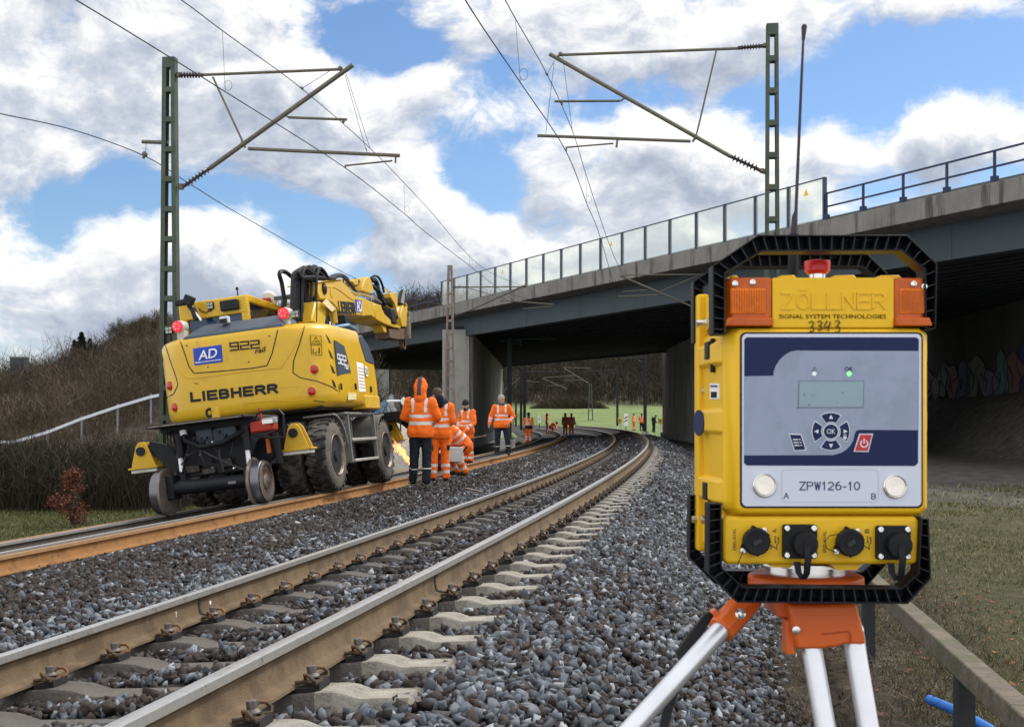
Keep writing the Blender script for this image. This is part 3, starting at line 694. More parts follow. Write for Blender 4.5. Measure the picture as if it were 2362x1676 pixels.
cantilever(mL, YL, [('ins', (408, 173), (470, 173)), ('tube', (466, 173), (786, 160), .8), ('tube', (484, 388), (814, 150), 1.3), ('ins', (420, 432), (490, 384), .075),
    ('tube', (491, 178), (560, 327), .6), ('tube', (666, 271), (800, 276), .75), ('tube', (573, 343), (922, 359), 1.0), ('tube', (797, 382), (905, 371), .5), ('tube', (913, 358), (912, 376), .5), ('tube', (796, 388), (797, 381), .5),
    ('wire', (796, 174), (845, 348)), ('wire', (799, 172), (853, 341)), ('wire', (762, 163), (697, 204)), ('clamp', (785, 158), (794, 168), .05), ('clamp', (560, 330), (566, 340), .045), ('clamp', (657, 265), (666, 271), .035), ('clamp', (697, 204), (692, 201), .03), ('clamp', (792, 281), (790, 277), .03),
    ('tube', (412, 168), (412, 178), 1.4), ('tube', (418, 424), (418, 437), 1.5), ('tube', (328, 327), (388, 329), 1.1), ('wire', (337, 330), (336, 352)), ('clamp', (334, 356), (330, 366), .06), ('wire', (846, 351), (845, 342))])
YR = 22
mR = lattice('catenary_mast', gx(1781, YR), YR, -.6, at(0, 57, YR).z, .21, .30, 'green lattice catenary mast behind the aerial of the yellow device', M_MAST, -.1, bat=.58, flange=.06)
cantilever(mR, YR, [('tube', (1295, 127), (1702, 112), .75), ('ins', (1701, 111), (1762, 106)), ('tube', (1268, 125), (1684, 360), 1.15), ('ins', (1680, 358), (1756, 394), .075), ('tube', (1754, 393), (1772, 398), 1.4), ('tube', (1760, 106), (1774, 104), 1.4),
    ('tube', (1652, 118), (1606, 313), .5), ('tube', (1279, 234), (1431, 233), .65), ('tube', (1240, 313), (1593, 326), .85), ('tube', (1306, 340), (1415, 331), .45), ('tube', (1424, 322), (1422, 340), .6), ('tube', (1306, 349), (1306, 340), .5),
    ('wire', (1279, 140), (1262, 172)), ('wire', (1278, 146), (1259, 308)), ('wire', (1298, 130), (1320, 301)), ('clamp', (1293, 125), (1282, 135), .045), ('clamp', (1606, 316), (1597, 327), .045), ('clamp', (1444, 224), (1432, 233), .035), ('clamp', (1296, 240), (1290, 235), .025), ('clamp', (1262, 172), (1258, 168), .028)])
YM = 55.6
mM = lattice('catenary_mast', gx(1038, YM), YM, -.5, at(0, 612, YM).z, .22, .62, 'rusty lattice catenary mast in front of the ribbed bridge pier', M_MRUST, -.1, bat=.62, flange=.09)
cantilever(mM, YM, [('ins', (1044, 662), (1080, 662), .07), ('tube', (1078, 662), (1212, 661), .9), ('ins', (1048, 730), (1082, 716), .08), ('tube', (1078, 718), (1215, 656), 1.25), ('tube', (1154, 692), (1276, 702), .9), ('tube', (1207, 712), (1272, 706), .6), ('tube', (1175, 677), (1218, 689), .6), ('tube', (1080, 664), (1170, 690), .5), ('wire', (1210, 662), (1260, 700)), ('clamp', (1210, 660), (1214, 656), .07)])
YN = 52
mN = lattice('catenary_mast', gx(1690, YN), YN, -.5, at(0, 615, YN).z, .22, .4, 'lattice catenary mast half hidden behind the yellow device', M_MAST, -.1)
cantilever(mN, YN, [('tube', (1434, 634), (1640, 633), .9), ('ins', (1640, 633), (1684, 633), .07), ('tube', (1434, 637), (1655, 732), 1.2), ('ins', (1650, 730), (1686, 746), .07), ('tube', (1612, 635), (1522, 672), .6), ('tube', (1423, 684), (1518, 680), .8), ('tube', (1437, 672), (1492, 669), .6), ('wire', (1440, 640), (1440, 664)), ('clamp', (1434, 636), (1440, 640), .06)])
def hpost(u, v, Y, w, label, arm=None, m=None, base=-.3):
    o = tag(empty('catenary_post', (gx(u, Y), Y, base)), label, 'catenary mast'); z = at(0, v, Y).z - base; g = G()
    g.bx((-w / 2, -w / 2, 0), (w / 2, -w / 2 + .02, z)); g.bx((-w / 2, w / 2 - .02, 0), (w / 2, w / 2, z)); g.bx((-.012, -w / 2 + .02, 0), (.012, w / 2 - .02, z)); g.build('post', m or M_DARKP, o)
    g = G(); g.bx((-w, -w, 0), (w, w, .5)); g.build('footing', M_PIER, o)
    for (a, b) in arm or (): g = G(); g.tube([lp(o, at(*a, Y)), lp(o, at(*b, Y))], .07, 6); g.build('arm', m or M_DARKP, o)
hpost(1175, 780, 82, .3, 'dark green post under the bridge beside the worker with the half-black jacket', [((1178, 783), (1202, 783)), ((1176, 796), (1200, 785)), ((1200, 797), (1203, 782)), ((1202, 781), (1282, 782)), ((1155, 786), (1174, 786))], mat('post_green', (.05, .085, .075), .7, 0, .15, 2))
hpost(1210, 846, 128, .3, 'tall dark post beyond the bridge, right of a thinner twin', [((1212, 858), (1287, 858)), ((1213, 872), (1221, 859))])
hpost(1202, 857, 138, .28, 'thinner dark post beyond the bridge, left of its taller twin')
hpost(1488, 822, 122, .3, 'tall dark post right of the curve beside two distant workers', [((1486, 824), (1432, 828)), ((1484, 838), (1462, 826)), ((1486, 836), (1470, 834))])
hpost(1424, 853, 165, .3, 'dark post with a bracket at the far end of the curve', [((1422, 854), (1355, 856)), ((1421, 864), (1403, 856))])
hpost(1190, 895, 200, .3, 'small far post left of the twin dark posts, at the field edge')
YF = 190
mF = lattice('catenary_mast', gx(1362, YF), YF, -.2, at(0, 884, YF).z, .4, .95, 'far lattice catenary mast standing before the green field', mat('far_mast', (.07, .075, .07), .8), 0, bat=1.4, flange=.14, dep=.3)
cantilever(mF, YF, [('tube', (1299, 848), (1358, 884), 2.2), ('tube', (1300, 847), (1362, 849), 1.7), ('tube', (1298, 877), (1345, 876), 1.5)])
mG = lattice('catenary_mast', gx(1158, 170), 170, -.2, at(0, 880, 170).z, .5, 1.2, 'far lattice catenary mast close to the lit edge of the pier', MATS['far_mast'], 0, bat=1.4, flange=.2, dep=.3)
cantilever(mG, 170, [('tube', (1160, 903), (1200, 870), 2.), ('tube', (1250, 872), (1308, 897), 2.), ('tube', (1252, 871), (1325, 866), 1.6), ('tube', (1260, 889), (1300, 889), 1.5), ('tube', (1205, 878), (1245, 881), 1.5)])

# ------------------------------------------------------------------ overhead wires
def wire(name, pts, r, label, cat='wire', drops=None):
    V_ = [Vector(p) for p in pts]; 
    # smooth by Catmull-Rom
    out = []
    for i in range(len(V_) - 1):
        p0, p1, p2, p3 = V_[max(i - 1, 0)], V_[i], V_[i + 1], V_[min(i + 2, len(V_) - 1)]
        for k in range(6):
            t = k / 6; out.append(.5 * ((2 * p1) + (p2 - p0) * t + (2 * p0 - 5 * p1 + 4 * p2 - p3) * t * t + (3 * p1 - p0 - 3 * p2 + p3) * t ** 3))
    out.append(V_[-1]); g = G(); g.tube(out, r, 5); o = tag(g.build(name, M_WIRE), label, cat)
    for a, b in drops or ():
        g = G(); a = Vector(a); b = Vector(b); g.tube([a, b], .004, 4)
        c = b + Vector((.0, 0, .09)); g.tube([c + Vector((.06 * math.cos(t), 0, .085 * math.sin(t))) + Vector((.05, 0, 0)) for t in np.linspace(0, 2 * math.pi, 10)[:-1]], .004, 4, closed=True); g.build('dropper', M_WIRE, o)
    return o
zc1 = 6.33; zc2 = 6.37
def onz(u, v, z): return at(u, v, (z - ZC) * FO / (HZ - v))
c1 = [onz(960, -220, zc1), onz(1073, 0, zc1), onz(1200, 190.5, zc1), onz(1306, 350, zc1), onz(1354, 471, zc1), onz(1386, 552, zc1), at(1425, 690, YN)]
m1 = [at(1040, -260, 12), at(1165, 0, 15.5), at(1262, 172, 22), at(1320, 301, 25.6), at(1350.5, 398.6, 28.6), at(1398, 543, 33), at(1425, 610, 42), at(1440, 637, YN - .5)]
wire('contact_wire', c1, .009, 'contact wire over the near track, held by the right-hand mast'); 
wire('messenger_wire', m1, .008, 'upper carrying wire over the near track with thin droppers', drops=[(at(1189, 47, 16.6), at(1200, 186, 17.45)), (at(1350.5, 398.6, 28.6), at(1353.5, 469, 27.3))])
c2 = [onz(-60, -140, zc2), onz(175, 0, zc2), onz(307, 80, zc2), onz(519.5, 211.7, zc2), onz(796, 387, zc2), onz(934, 494, zc2), onz(980, 534, zc2), at(1100, 626, 41), at(1207, 712, YM)]
m2 = [at(200, -150, 14.2), at(418, 0, 16.7), at(525, 80, 18.3), at(695, 204, 22.6), at(853, 341.5, 27), at(980, 473, 31.7), at(1110, 615, 42), at(1210, 661, YM)]
wire('contact_wire', c2, .009, 'contact wire over the far track, passing above the excavator')
wire('messenger_wire', m2, .008, 'upper carrying wire over the far track, crossing the left-hand mast arm', drops=[(at(513, 72, 18.1), at(519.5, 210, 19.7)), (at(932, 423, 29.6), at(934, 492, 29.1)), (at(1083, 585, 39), at(1083, 612, 39.6))])
wire('feeder_wire', [at(-80, 242, 17), at(0, 262, 19), at(170, 300, 22), at(336, 361, YL + .2), at(443, 427.5, 26), at(582, 511, 31), at(827, 645, 44), at(960, 690, 56), at(1036, 706, 66)], .01, 'single feeder wire hanging from the small bracket of the left-hand mast')
# ------------------------------------------------------------------ road-rail excavator
from mathutils.bvhtree import BVHTree
M_YEL = mat('machine_yellow', (.60, .365, .018), .38, 0, .06, 3, coat=.3, col2=(.40, .25, .04), c2scale=3.5, c2t=(.56, .78), c2map=(1, 1, .5))
M_YELD = mat('worn_yellow', (.55, .34, .03), .5, 0, .12, 4, col2=(.22, .15, .06), c2scale=6, c2t=(.58, .72))
M_SLATE = mat('slate_grey', (.055, .07, .095), .45, 0, .06, 4)
M_BLK = mat('machine_black', (.010, .011, .014), .55, 0, .2, 6, col2=(.03, .028, .025), c2scale=5, c2t=(.58, .75), spec=.25)
M_HOSE = mat('rubber_hose', (.008, .008, .010), .5, 0, .2, 8)
M_TYRE = mat('tyre_rubber', (.028, .027, .026), .85, 0, .2, 5, .3, 30, col2=(.13, .115, .095), c2scale=3.5, c2t=(.45, .66))
M_TYRES = mat('tyre_dusty', (.12, .108, .09), .9, 0, .2, 5, .3, 30, col2=(.07, .065, .06), c2scale=4)
M_RIM = mat('rim_black', (.022, .028, .032), .45, 0, .2, 5)
M_CHR = mat('chrome_rod', (.75, .75, .74), .18, 1, .04, 5)
M_WHT = mat('white_plastic', (.78, .78, .76), .5, 0, .05, 5)
M_RLAMP = mat('red_lamp', (.42, .012, .012), .25, 0, .08, 20, coat=.6)
M_RLIT = mat('red_lamp_lit', (.5, .02, .03), .3, 0, .08, 30, emit=(1, .06, .09, .45))
M_GLASSD = mat('dark_glass', (.012, .018, .03), .08, 0, .05, 2, coat=.5)
M_GREYP = mat('machine_grey', (.17, .17, .155), .55, 0, .12, 4)
M_BLUEAD = mat('badge_blue', (.02, .06, .40), .45, 0, .04, 5)
M_WSTEEL = mat('wheel_steel', (.22, .2, .18), .5, .6, .15, 8, col2=(.16, .11, .07), c2scale=5)
M_WBRITE = mat('wheel_tread', (.15, .15, .17), .34, .8, .08, 8)
M_REDE = mat('engine_red', (.34, .03, .02), .5, 0, .2, 8)
M_ORANGE_D = mat('amber_pad', (.62, .2, .02), .5)
_s = 13; _a0 = ang(_s); _Rr = trk(_s, D2, OUT2); _Lr = trk(_s, D2 - 1.5, OUT2 - CANT)
ex = tag(empty('road_rail_excavator', (_Rr + _Lr) / 2, (0, -ROLL, -_a0)), 'yellow road-rail excavator standing on the far track, boom raised towards the bridge', 'excavator')
EXM = Matrix.LocRotScale(ex.location, ex.rotation_euler, None); EXI = EXM.inverted()
_co = EXI @ Vector((0, 0, ZC))
def _dir(u, v): return (EXI.to_3x3() @ (at(u, v, 1.) - Vector((0, 0, ZC))))
def ez(x, y): return 280 + x * .41866, 560 + y * .41866         # detail reading -> photo pixel
def I(q, ax, val):
    d = _dir(*ez(*q)); t = (val - _co[ax]) / d[ax]; return _co + d * t
def part(name, g, m, par=None, smooth=35, bevel=0): return g.build(name, m, par or ex, smooth, bevel)
# --- upper structure
def outline(i):
    P = [(1.33, 4.05), (1.33, 2.78), (1.30, 2.5), (1.22, 2.26), (1.10, 2.08), (.93, 1.93), (.74, 1.805), (.4, 1.80), (-.1, 1.80), (-.7, 1.80), (-1.05, 1.805), (-1.27, 1.93), (-1.46, 2.07), (-1.58, 2.25), (-1.64, 2.5), (-1.66, 2.78), (-1.66, 4.05)]
    c = Vector((-.16, 3.1)); out = []
    for x, y in P:
        v = Vector((x, y)) - c; sx = max(0, 1 - i / 1.4); sy = max(0, 1 - i / 1.3); out.append((c.x + v.x * sx, c.y + (v.y * sy if v.y < 0 else v.y)))
    return out
rings = [[(x, y, z) for x, y in outline(i)] for z, i in ((1.40, .14), (1.43, .05), (1.50, .015), (1.62, 0), (2.0, 0), (2.25, 0), (2.5, 0), (2.68, .0), (2.755, .04), (2.80, .14), (2.82, .35))]
g = G(); g.loft(rings); body = part('upper_body', g, M_YEL, smooth=50)
BV = BVHTree.FromPolygons([Vector(v) for v in g.v], g.f)
def H(x, y, off=.006):
    for k in range(30):
        d = _dir(*ez(x, y)).normalized(); h = BV.ray_cast(_co, d)
        if h[0] is not None: break
        x += (700 - x) * .01; y += (700 - y) * .01
    n = h[1] if h[1].dot(d) < 0 else -h[1]
    return h[0] + n * off, n
def seam(pts, r=.009, m=None):
    q = [H(*p, .001)[0] for p in pts]; q = [p for p in q if p is not None]; g = G(); 
    for i in range(len(q) - 1): pass
    g.tube(q, r, 5); part('panel_gap', g, m or M_BLK, body)
def dense(pts, n=5):
    o = []
    for a, b in zip(pts[:-1], pts[1:]):
        for k in range(n): o.append((a[0] + (b[0] - a[0]) * k / n, a[1] + (b[1] - a[1]) * k / n))
    return o + [pts[-1]]
seam(dense([(322, 535), (345, 600), (372, 680), (400, 718), (560, 705), (720, 690), (802, 676), (830, 610), (868, 455)]))
seam(dense([(330, 715), (352, 745), (420, 745), (600, 720), (800, 695), (880, 690), (912, 640), (960, 560), (1008, 450)]), .007, M_YELD)
seam(dense([(1012, 450), (980, 560), (948, 650), (945, 715), (985, 742), (1080, 762), (1150, 788), (1192, 815)]), .009)
seam(dense([(243, 565), (270, 650), (300, 735), (312, 780), (290, 830), (232, 862)]), .009)
for q in ((360, 565), (478, 682), (703, 655), (815, 512)):
    p, n = H(*q); g = G(); g.lathe([(.012, 0), (.012, .004)], p, n, 8); part('bolt', g, M_BLK, body)
def lamp(q, r=.058):
    p, n = H(*q, 0)
    n = (n + Vector((0, -1, 0))).normalized(); g = G(); g.lathe([(r * 1.5, -.05), (r * 1.5, .008), (r * 1.28, .016), (r * 1.2, -.0)], p, n, 20); bz = part('lamp_bezel', g, M_YELD, body)
    g = G(); g.lathe([(r * 1.15, -.02), (r * 1.12, .02), (r * .7, .032), (.002, .036)], p, n, 20); part('tail_lamp', g, M_RLAMP, body)
for q in ((270, 787), (298, 905), (1060, 697), (1046, 818)): lamp(q)
def frame_at(p, n, roll=0):
    n = n.normalized(); zv = Vector((0, 0, 1)); x = zv.cross(n).normalized(); x = -x if False else x; y = n.cross(x)
    M = Matrix((x, y, n)).transposed().to_4x4(); M.translation = p; return M @ Matrix.Rotation(roll, 4, 'Z')
def ex_block(s, q0, q1, hgt, m, name, weight, gap=.3, par=None, skew=0):
    a, n1 = H(*q0); b, n2 = H(*q1); n = (n1 + n2).normalized(); x = (b - a); wdt = x.length; x.normalize(); n = (n - x * n.dot(x)).normalized(); y = n.cross(x)
    M = Matrix((x, y, n)).transposed().to_4x4(); M.translation = (a + b) / 2 + n * .002; g = G(); block_text(g, s, M, wdt, hgt, weight, gap, .004); return part(name, g, m, par or body, smooth=0)
def ex_text(s, q0, q1, hgt, m, name, off=0, sp=1, shear=0, par=None, lift=.006, proud=.004):
    a, n1 = H(*q0); b, n2 = H(*q1); n = (n1 + n2).normalized(); x = (b - a); wdt = x.length; x.normalize(); n = (n - x * n.dot(x)).normalized(); y = n.cross(x)
    M = Matrix((x, y, n)).transposed().to_4x4(); M.translation = (a + b) / 2 + n * lift
    g = G(); t = G(); text_geo(t, s, 1, Matrix(), off, 0, shear, sp); xs = [v[0] for v in t.v]; ys = [v[1] for v in t.v]
    sx = wdt / (max(xs) - min(xs)); sy = hgt / (max(ys) - min(ys)); cx = (max(xs) + min(xs)) / 2; cy = (max(ys) + min(ys)) / 2
    text_geo(g, s, 1, M @ Matrix.Diagonal((sx, sy, 1, 1)) @ Matrix.Translation((-cx, -cy, 0)), off, proud, shear, sp); return part(name, g, m, par or body, smooth=0)
def ex_plate(qs, m, name, off=.004, par=None):
    P = [H(*q, off)[0] for q in qs]; ns = [H(*q)[1] for q in qs]; n = sum(ns, Vector()) / len(ns); g = G(); k = len(P)
    g.add(P + [p - n * .006 for p in P], [tuple(range(k))] + [(i, (i + 1) % k, k + (i + 1) % k, k + i) for i in range(k)]); return part(name, g, m, par or body, smooth=0)
ex_block('LIEBHERR', (380, 850), (862, 800), .165, M_BLK, 'maker_lettering', .043, .50)
ex_block('9@@', (597, 572), (763, 556), .14, M_BLK, 'type_lettering', .022, .3); ex_text('rail', (735, 596), (797, 583), .085, M_BLK, 'type_lettering', .0, 1, .3)
ad = ex_plate([(395, 582), (552, 560), (560, 656), (403, 676)], M_BLUEAD, 'hire_badge')
ex_text('AD', (424, 622), (530, 603), .15, M_WHT, 'badge_letters', .008, 1, .22, ad, .012); ex_text('EISENBAHN DIENSTLEISTUNGEN', (408, 661), (552, 643), .022, M_WHT, 'badge_letters', .01, 1, 0, ad, .012)
wp = ex_plate([(1040, 508), (1098, 512), (1104, 618), (1048, 614)], mat('sticker_yellow', (.72, .42, .02), .5), 'warning_sticker')
def dec(lines, r=.006, name='sticker_symbol', m=None, par=None, closed=True):
    g = G(); P = [H(*q, .009)[0] for q in lines]; g.tube(P, r, 4, closed=closed); part(name, g, m or M_BLK, par or wp)
dec([(1070, 518), (1094, 556), (1048, 553)]); dec([(1040, 508), (1098, 512), (1104, 618), (1048, 614)], .004); dec([(1042, 561), (1101, 564)], .004, closed=False)
dec([(1062, 546), (1068, 538), (1074, 548), (1082, 540)], .004, closed=False); dec([(1088, 578), (1088, 610)], .011, closed=False); dec([(1056, 584), (1056, 606), (1074, 606), (1074, 596)], .005, closed=False)
w2 = ex_plate([(217, 612), (232, 615), (240, 716), (226, 714)], MATS['sticker_yellow'], 'warning_sticker'); dec([(224, 625), (233, 655), (221, 653)], .005, par=w2)
for q in ([(1125, 502), (1140, 520), (1156, 555), (1143, 548)], [(1138, 585), (1152, 600), (1168, 640), (1153, 632)], [(1150, 668), (1164, 684), (1180, 722), (1163, 715)], [(1158, 750), (1172, 762), (1186, 800), (1168, 792)]):
    if all(H(*p)[0] is not None for p in q): ex_plate(q, M_BLK, 'hazard_stripe', .003)
seam(dense([(868, 800), (920, 794), (985, 789)]), .004, M_YELD); seam(dense([(400, 772), (425, 776)]), .006, M_BLK); seam(dense([(520, 792), (610, 800), (640, 796)]), .003, M_YELD); seam(dense([(700, 880), (840, 868), (930, 872), (1010, 862)]), .007, M_YELD); seam(dense([(1060, 868), (1120, 876)]), .008, M_BLK)
# right front service block and its panel
g = G(); g.prism([(3.9, 1.43), (4.92, 1.43), (4.97, 1.86), (4.92, 2.2), (4.6, 2.5), (4.25, 2.66), (3.9, 2.70)], .55, 1.325, 0); part('side_housing', g, M_YEL, bevel=.03)
g = G(); g.prism([(4.02, 2.665), (4.28, 2.70), (4.64, 2.53), (4.97, 2.2), (4.80, 2.19), (4.35, 2.22)], .53, 1.338, 0); part('dark_fender', g, M_SLATE, bevel=.02)
X0 = 1.334
def sidep(qs, m, name, off=0, th=.006):
    P = [I(q, 0, X0 + off) for q in qs]; g = G(); k = len(P); g.add(P + [p - Vector((th, 0, 0)) for p in P], [tuple(range(k)), tuple(range(2 * k - 1, k - 1, -1))] + [(i, (i + 1) % k, k + (i + 1) % k, k + i) for i in range(k)]); return part(name, g, m, smooth=0)
sidep([(1176, 535), (1228, 568), (1250, 650), (1266, 716), (1196, 727), (1186, 640)], M_SLATE, 'side_window', 0, .02)
def sblock(s, q0, q1, h, m, name, weight, gap=.3, val=None):
    val = (X0 + .003) if val is None else val; a = I(q0, 0, val); b = I(q1, 0, val); x = (b - a).normalized(); n = Vector((1, 0, 0)); y = n.cross(x); M = Matrix((x, y, n)).transposed().to_4x4(); M.translation = (a + b) / 2
    g = G(); block_text(g, s, M, (b - a).length, h, weight, gap, .006); part(name, g, m, smooth=0)
def stext(s, q0, q1, h, m, name, shear=0, ax=0, val=None, off=0):
    val = (X0 + .008) if val is None else val; a = I(q0, ax, val); b = I(q1, ax, val); x = (b - a).normalized(); n = Vector((1, 0, 0)); y = n.cross(x); M = Matrix((x, y, n)).transposed().to_4x4(); M.translation = (a + b) / 2
    t = G(); text_geo(t, s, 1, Matrix(), off, 0, shear); xs = [v[0] for v in t.v]; ys = [v[1] for v in t.v]; g = G()
    text_geo(g, s, 1, M @ Matrix.Diagonal(((b - a).length / (max(xs) - min(xs)), h / (max(ys) - min(ys)), 1, 1)) @ Matrix.Translation((-(max(xs) + min(xs)) / 2, -(max(ys) + min(ys)) / 2, 0)), off, .002, shear); part(name, g, m, smooth=0)
sblock('9@@', (1190, 637), (1238, 650), .17, M_WHT, 'type_lettering', .02, .3); stext('rail', (1230, 676), (1252, 684), .1, M_WHT, 'type_lettering', .3)
sidep([(1296, 655), (1332, 664), (1346, 818), (1312, 820)], M_WHT, 'data_sheet', .002)
for k in range(7): y = 685 + k * 18; sidep([(1304 + k * 1.6, y), (1334 + k * 1.6, y + 6), (1334 + k * 1.6, y + 9), (1304 + k * 1.6, y + 3)], M_GREYP, 'sheet_line', .005)
p = I((1350, 707), 0, X0 + .003); g = G(); g.lathe([(.1, 0), (.1, .004)], p, (1, 0, 0), 20); part('speed_disc', g, M_WHT); stext('20', (1344, 704), (1357, 710), .11, M_BLK, 'speed_number')
for q in ((1212, 790), (1292, 790), (1377, 805)):
    p = I(q, 0, X0 + .01); g = G(); g.box(p, (.02, .06, .11)); part('latch', g, M_BLK, bevel=.008)
sidep([(1250, 825), (1295, 827), (1295, 862), (1250, 865)], mat('pale_label', (.62, .55, .3), .6), 'label_plate', .003)
# belt line along the bottom of the body
g = G(); g.prism([(3.95, 1.36), (4.95, 1.36), (4.95, 1.60), (3.95, 1.60)], .6, 1.345, 0); part('side_sill', g, M_YELD, bevel=.02)
g = G(); g.lathe([(.75, 1.05), (.75, 1.4)], (-.05, 3.8, 0), (0, 0, 1), 28); part('slew_ring', g, M_BLK)
g = G(); g.bx((-1.2, 2.2, 1.36), (1.1, 5.6, 1.44)); part('deck_frame', g, M_BLK)
# engine hood
g = G(); rr = []
for z, x0, x1, y0, y1 in ((2.70, -1.03, .74, 1.86, 3.0), (2.77, -1.01, .73, 1.845, 3.0), (2.80, -.98, .71, 1.86, 3.0), (2.98, -.80, .54, 2.20, 3.0), (3.0, -.74, .48, 2.28, 2.95)):
    rr.append([(x0, y0, z), (x1, y0, z), (x1, y1, z), (x0, y1, z)])
g.loft(rr); part('engine_hood', g, M_SLATE, bevel=.015)
p = I((570, 425), 1, 2.1); g = G(); g.box(p, (.15, .13, .12)); part('camera_housing', g, mat('pale_grey', (.5, .52, .54), .5), bevel=.02); g = G(); g.box(p + Vector((0, -.07, -.02)), (.12, .02, .07)); part('camera_lens', g, M_BLK)
for q, nm in (((320, 461), -1), ((890, 390), 1)):
    p = I(q, 1, 2.10); g = G(); g.lathe([(.02, -.02), (.098, 0), (.104, .05), (.102, .12), (.09, .2), (.04, .22)], p + Vector((.02 * nm, -.02, 0)), (.1, 1, .05), 18); g.box(p + Vector((0, .08, -.14)), (.13, .14, .18)); part('beacon_housing', g, mat('housing_grey', (.42, .42, .41), .5, 0, .08, 8))
    g = G(); g.lathe([(.096, .02), (.096, -.028), (.066, -.045), (.002, -.05)], p + Vector((.02 * nm, -.02, 0)), (.1, 1, .05), 18); part('red_beacon', g, M_RLIT)
    for k in range(6): a = k * math.pi / 3; g = G(); g.sph(p + Vector((.02 * nm + .05 * math.cos(a), -.062, .05 * math.sin(a))), .014, 6, 4); part('led', g, mat('led_pink', (.9, .5, .5), .4, emit=(1, .4, .4, .35)))
for q in ((266, 482), (962, 393), (492, 347)):
    p = I(q, 1, 2.12 if q[0] != 492 else 2.84); g = G(); g.box(p, (.125, .08, .13)); wl = part('work_lamp', g, M_BLK, bevel=.015)
    for dx in (-.028, .028):
        for dz in (-.028, .028): g = G(); g.box(p + Vector((dx, -.042, dz)), (.045, .01, .045)); part('lamp_lens', g, mat('lamp_lens', (.35, .38, .33), .2), wl)
    g = G(); g.tube([p + Vector((0, 0, -.06)), p + Vector((0, .03, -.16))], .015, 6); part('lamp_stem', g, M_BLK)
# cab
g = G()
for a, b in (((-1.40, 2.9, 2.7), (-1.40, 2.9, 3.46)), ((-.28, 2.9, 2.7), (-.28, 2.9, 3.46)), ((-1.40, 4.75, 2.7), (-1.40, 4.5, 3.4)), ((-.28, 4.75, 2.7), (-.28, 4.5, 3.4))): g.bar(a, b, .11, .13, (1, 0, 0))
g.bx((-1.46, 2.84, 3.20), (-.22, 2.98, 3.50)); g.bar((-.28, 2.9, 3.46), (-.28, 4.9, 3.40), .13, .12); g.bar((-1.4, 2.9, 3.46), (-1.4, 4.9, 3.40), .13, .12); part('cab_frame', g, M_YEL, bevel=.02)
g = G(); g.bx((-1.36, 2.95, 3.4), (-.32, 4.85, 3.47)); part('cab_roof', g, M_YEL, bevel=.02)
g = G(); g.bx((-1.35, 2.91, 2.75), (-.32, 2.93, 3.2)); part('rear_window', g, mat('blue_glass', (.012, .035, .09), .1, coat=.5), smooth=0)
g = G(); g.bx((-.275, 2.98, 2.75), (-.265, 4.6, 3.4)); part('side_glass', g, M_GLASSD, smooth=0)
g = G(); g.bx((-1.41, 2.98, 2.75), (-1.40, 4.6, 3.4)); part('side_glass', g, M_GLASSD, smooth=0)
g = G(); p0 = I((545, 322), 1, 2.80); p1 = I((650, 365), 1, 2.80); g.bx((p0.x, 2.74, p1.z), (p1.x, 2.84, p0.z)); part('rear_spoiler_box', g, M_BLK, bevel=.02)
g = G(); g.bx((-.9, 3.2, 3.47), (-.45, 4.2, 3.54)); part('roof_hatch', g, M_BLK, bevel=.015); g = G(); g.box((-.36, 4.3, 3.54), (.18, .3, .1)); part('roof_box', g, M_REDE, bevel=.02)
g = G(); g.tube([(-.62, 3.5, 3.5), (-.62, 3.5, 3.72)], .012, 6); g.sph((-.62, 3.5, 3.73), .03, 8, 5); part('roof_sensor', g, M_BLK)
g = G(); g.lathe([(.02, 0), (.14, .01), (.15, .06), (.11, .12), (.03, .15)], I((812, 312), 1, 4.2), (.2, .8, .5), 16); part('mirror', g, M_WHT)
# mirror and lamp arm at the left rear of the cab
p = I((330, 330), 1, 2.6); g = G(); g.box(p, (.2, .12, .1)); g.box(I((372, 318), 1, 2.6), (.17, .14, .17), Matrix.Rotation(.5, 3, 'Y')); part('camera_mast_head', g, M_BLK, bevel=.02)
g = G(); g.tube([I((375, 340), 1, 2.62), I((398, 372), 1, 2.62), I((415, 425), 1, 2.62)], .055, 8); part('camera_mast', g, M_BLK)
g = G(); g.tube([I((392, 350), 1, 2.6), I((412, 390), 1, 2.6), I((440, 428), 1, 2.6)], .018, 6); part('grab_rail', g, M_WHT)
g = G(); g.tube([I(q, 1, 2.82) for q in ((425, 360), (440, 378), (465, 384), (490, 372))], .01, 5); part('lamp_cable', g, M_HOSE)
# --- hoses and boom
BX0, BX1 = -.08, .45
def BI(x, y, val=.45):
    q = ((620 + x * .15727 - 280) / .41866, (590 + y * .15727 - 560) / .41866); return I(q, 0, val)
def bprism(name, qs, x0, x1, m, bevel=.02):
    P = [BI(*q, x1) for q in qs]; g = G(); g.prism([(p.y, p.z) for p in P], x0, x1, 0); return part(name, g, m, bevel=bevel)
bprism('boom_bracket', [(690, 665), (760, 668), (815, 720), (850, 800), (830, 1010), (720, 1010), (632, 960), (640, 880)], -.12, .50, M_YEL, .03)
bprism('boom', [(705, 400), (1080, 345), (1100, 400), (1160, 480), (1270, 585), (1400, 625), (1560, 690), (1650, 730), (1660, 830), (1600, 930), (1530, 900), (1510, 878), (1400, 882), (1050, 858), (1000, 760), (930, 690), (840, 640), (760, 640), (715, 545)], BX0, BX1, M_YEL, .025)
bprism('boom_cover', [(705, 385), (900, 352), (1085, 335), (1085, 350), (900, 368), (712, 402)], BX0 - .03, BX1 + .03, M_YELD, .01)
bprism('boom_collar', [(1370, 625), (1420, 620), (1430, 880), (1375, 880)], BX0 - .03, BX1 + .025, M_YEL, .012)
g = G(); c = BI(820, 480, .47); g.lathe([(.11, -.03), (.11, .01), (.07, .012), (.05, .03), (.002, .03)], c, (1, 0, 0), 18); part('boom_pin', g, M_BLK)
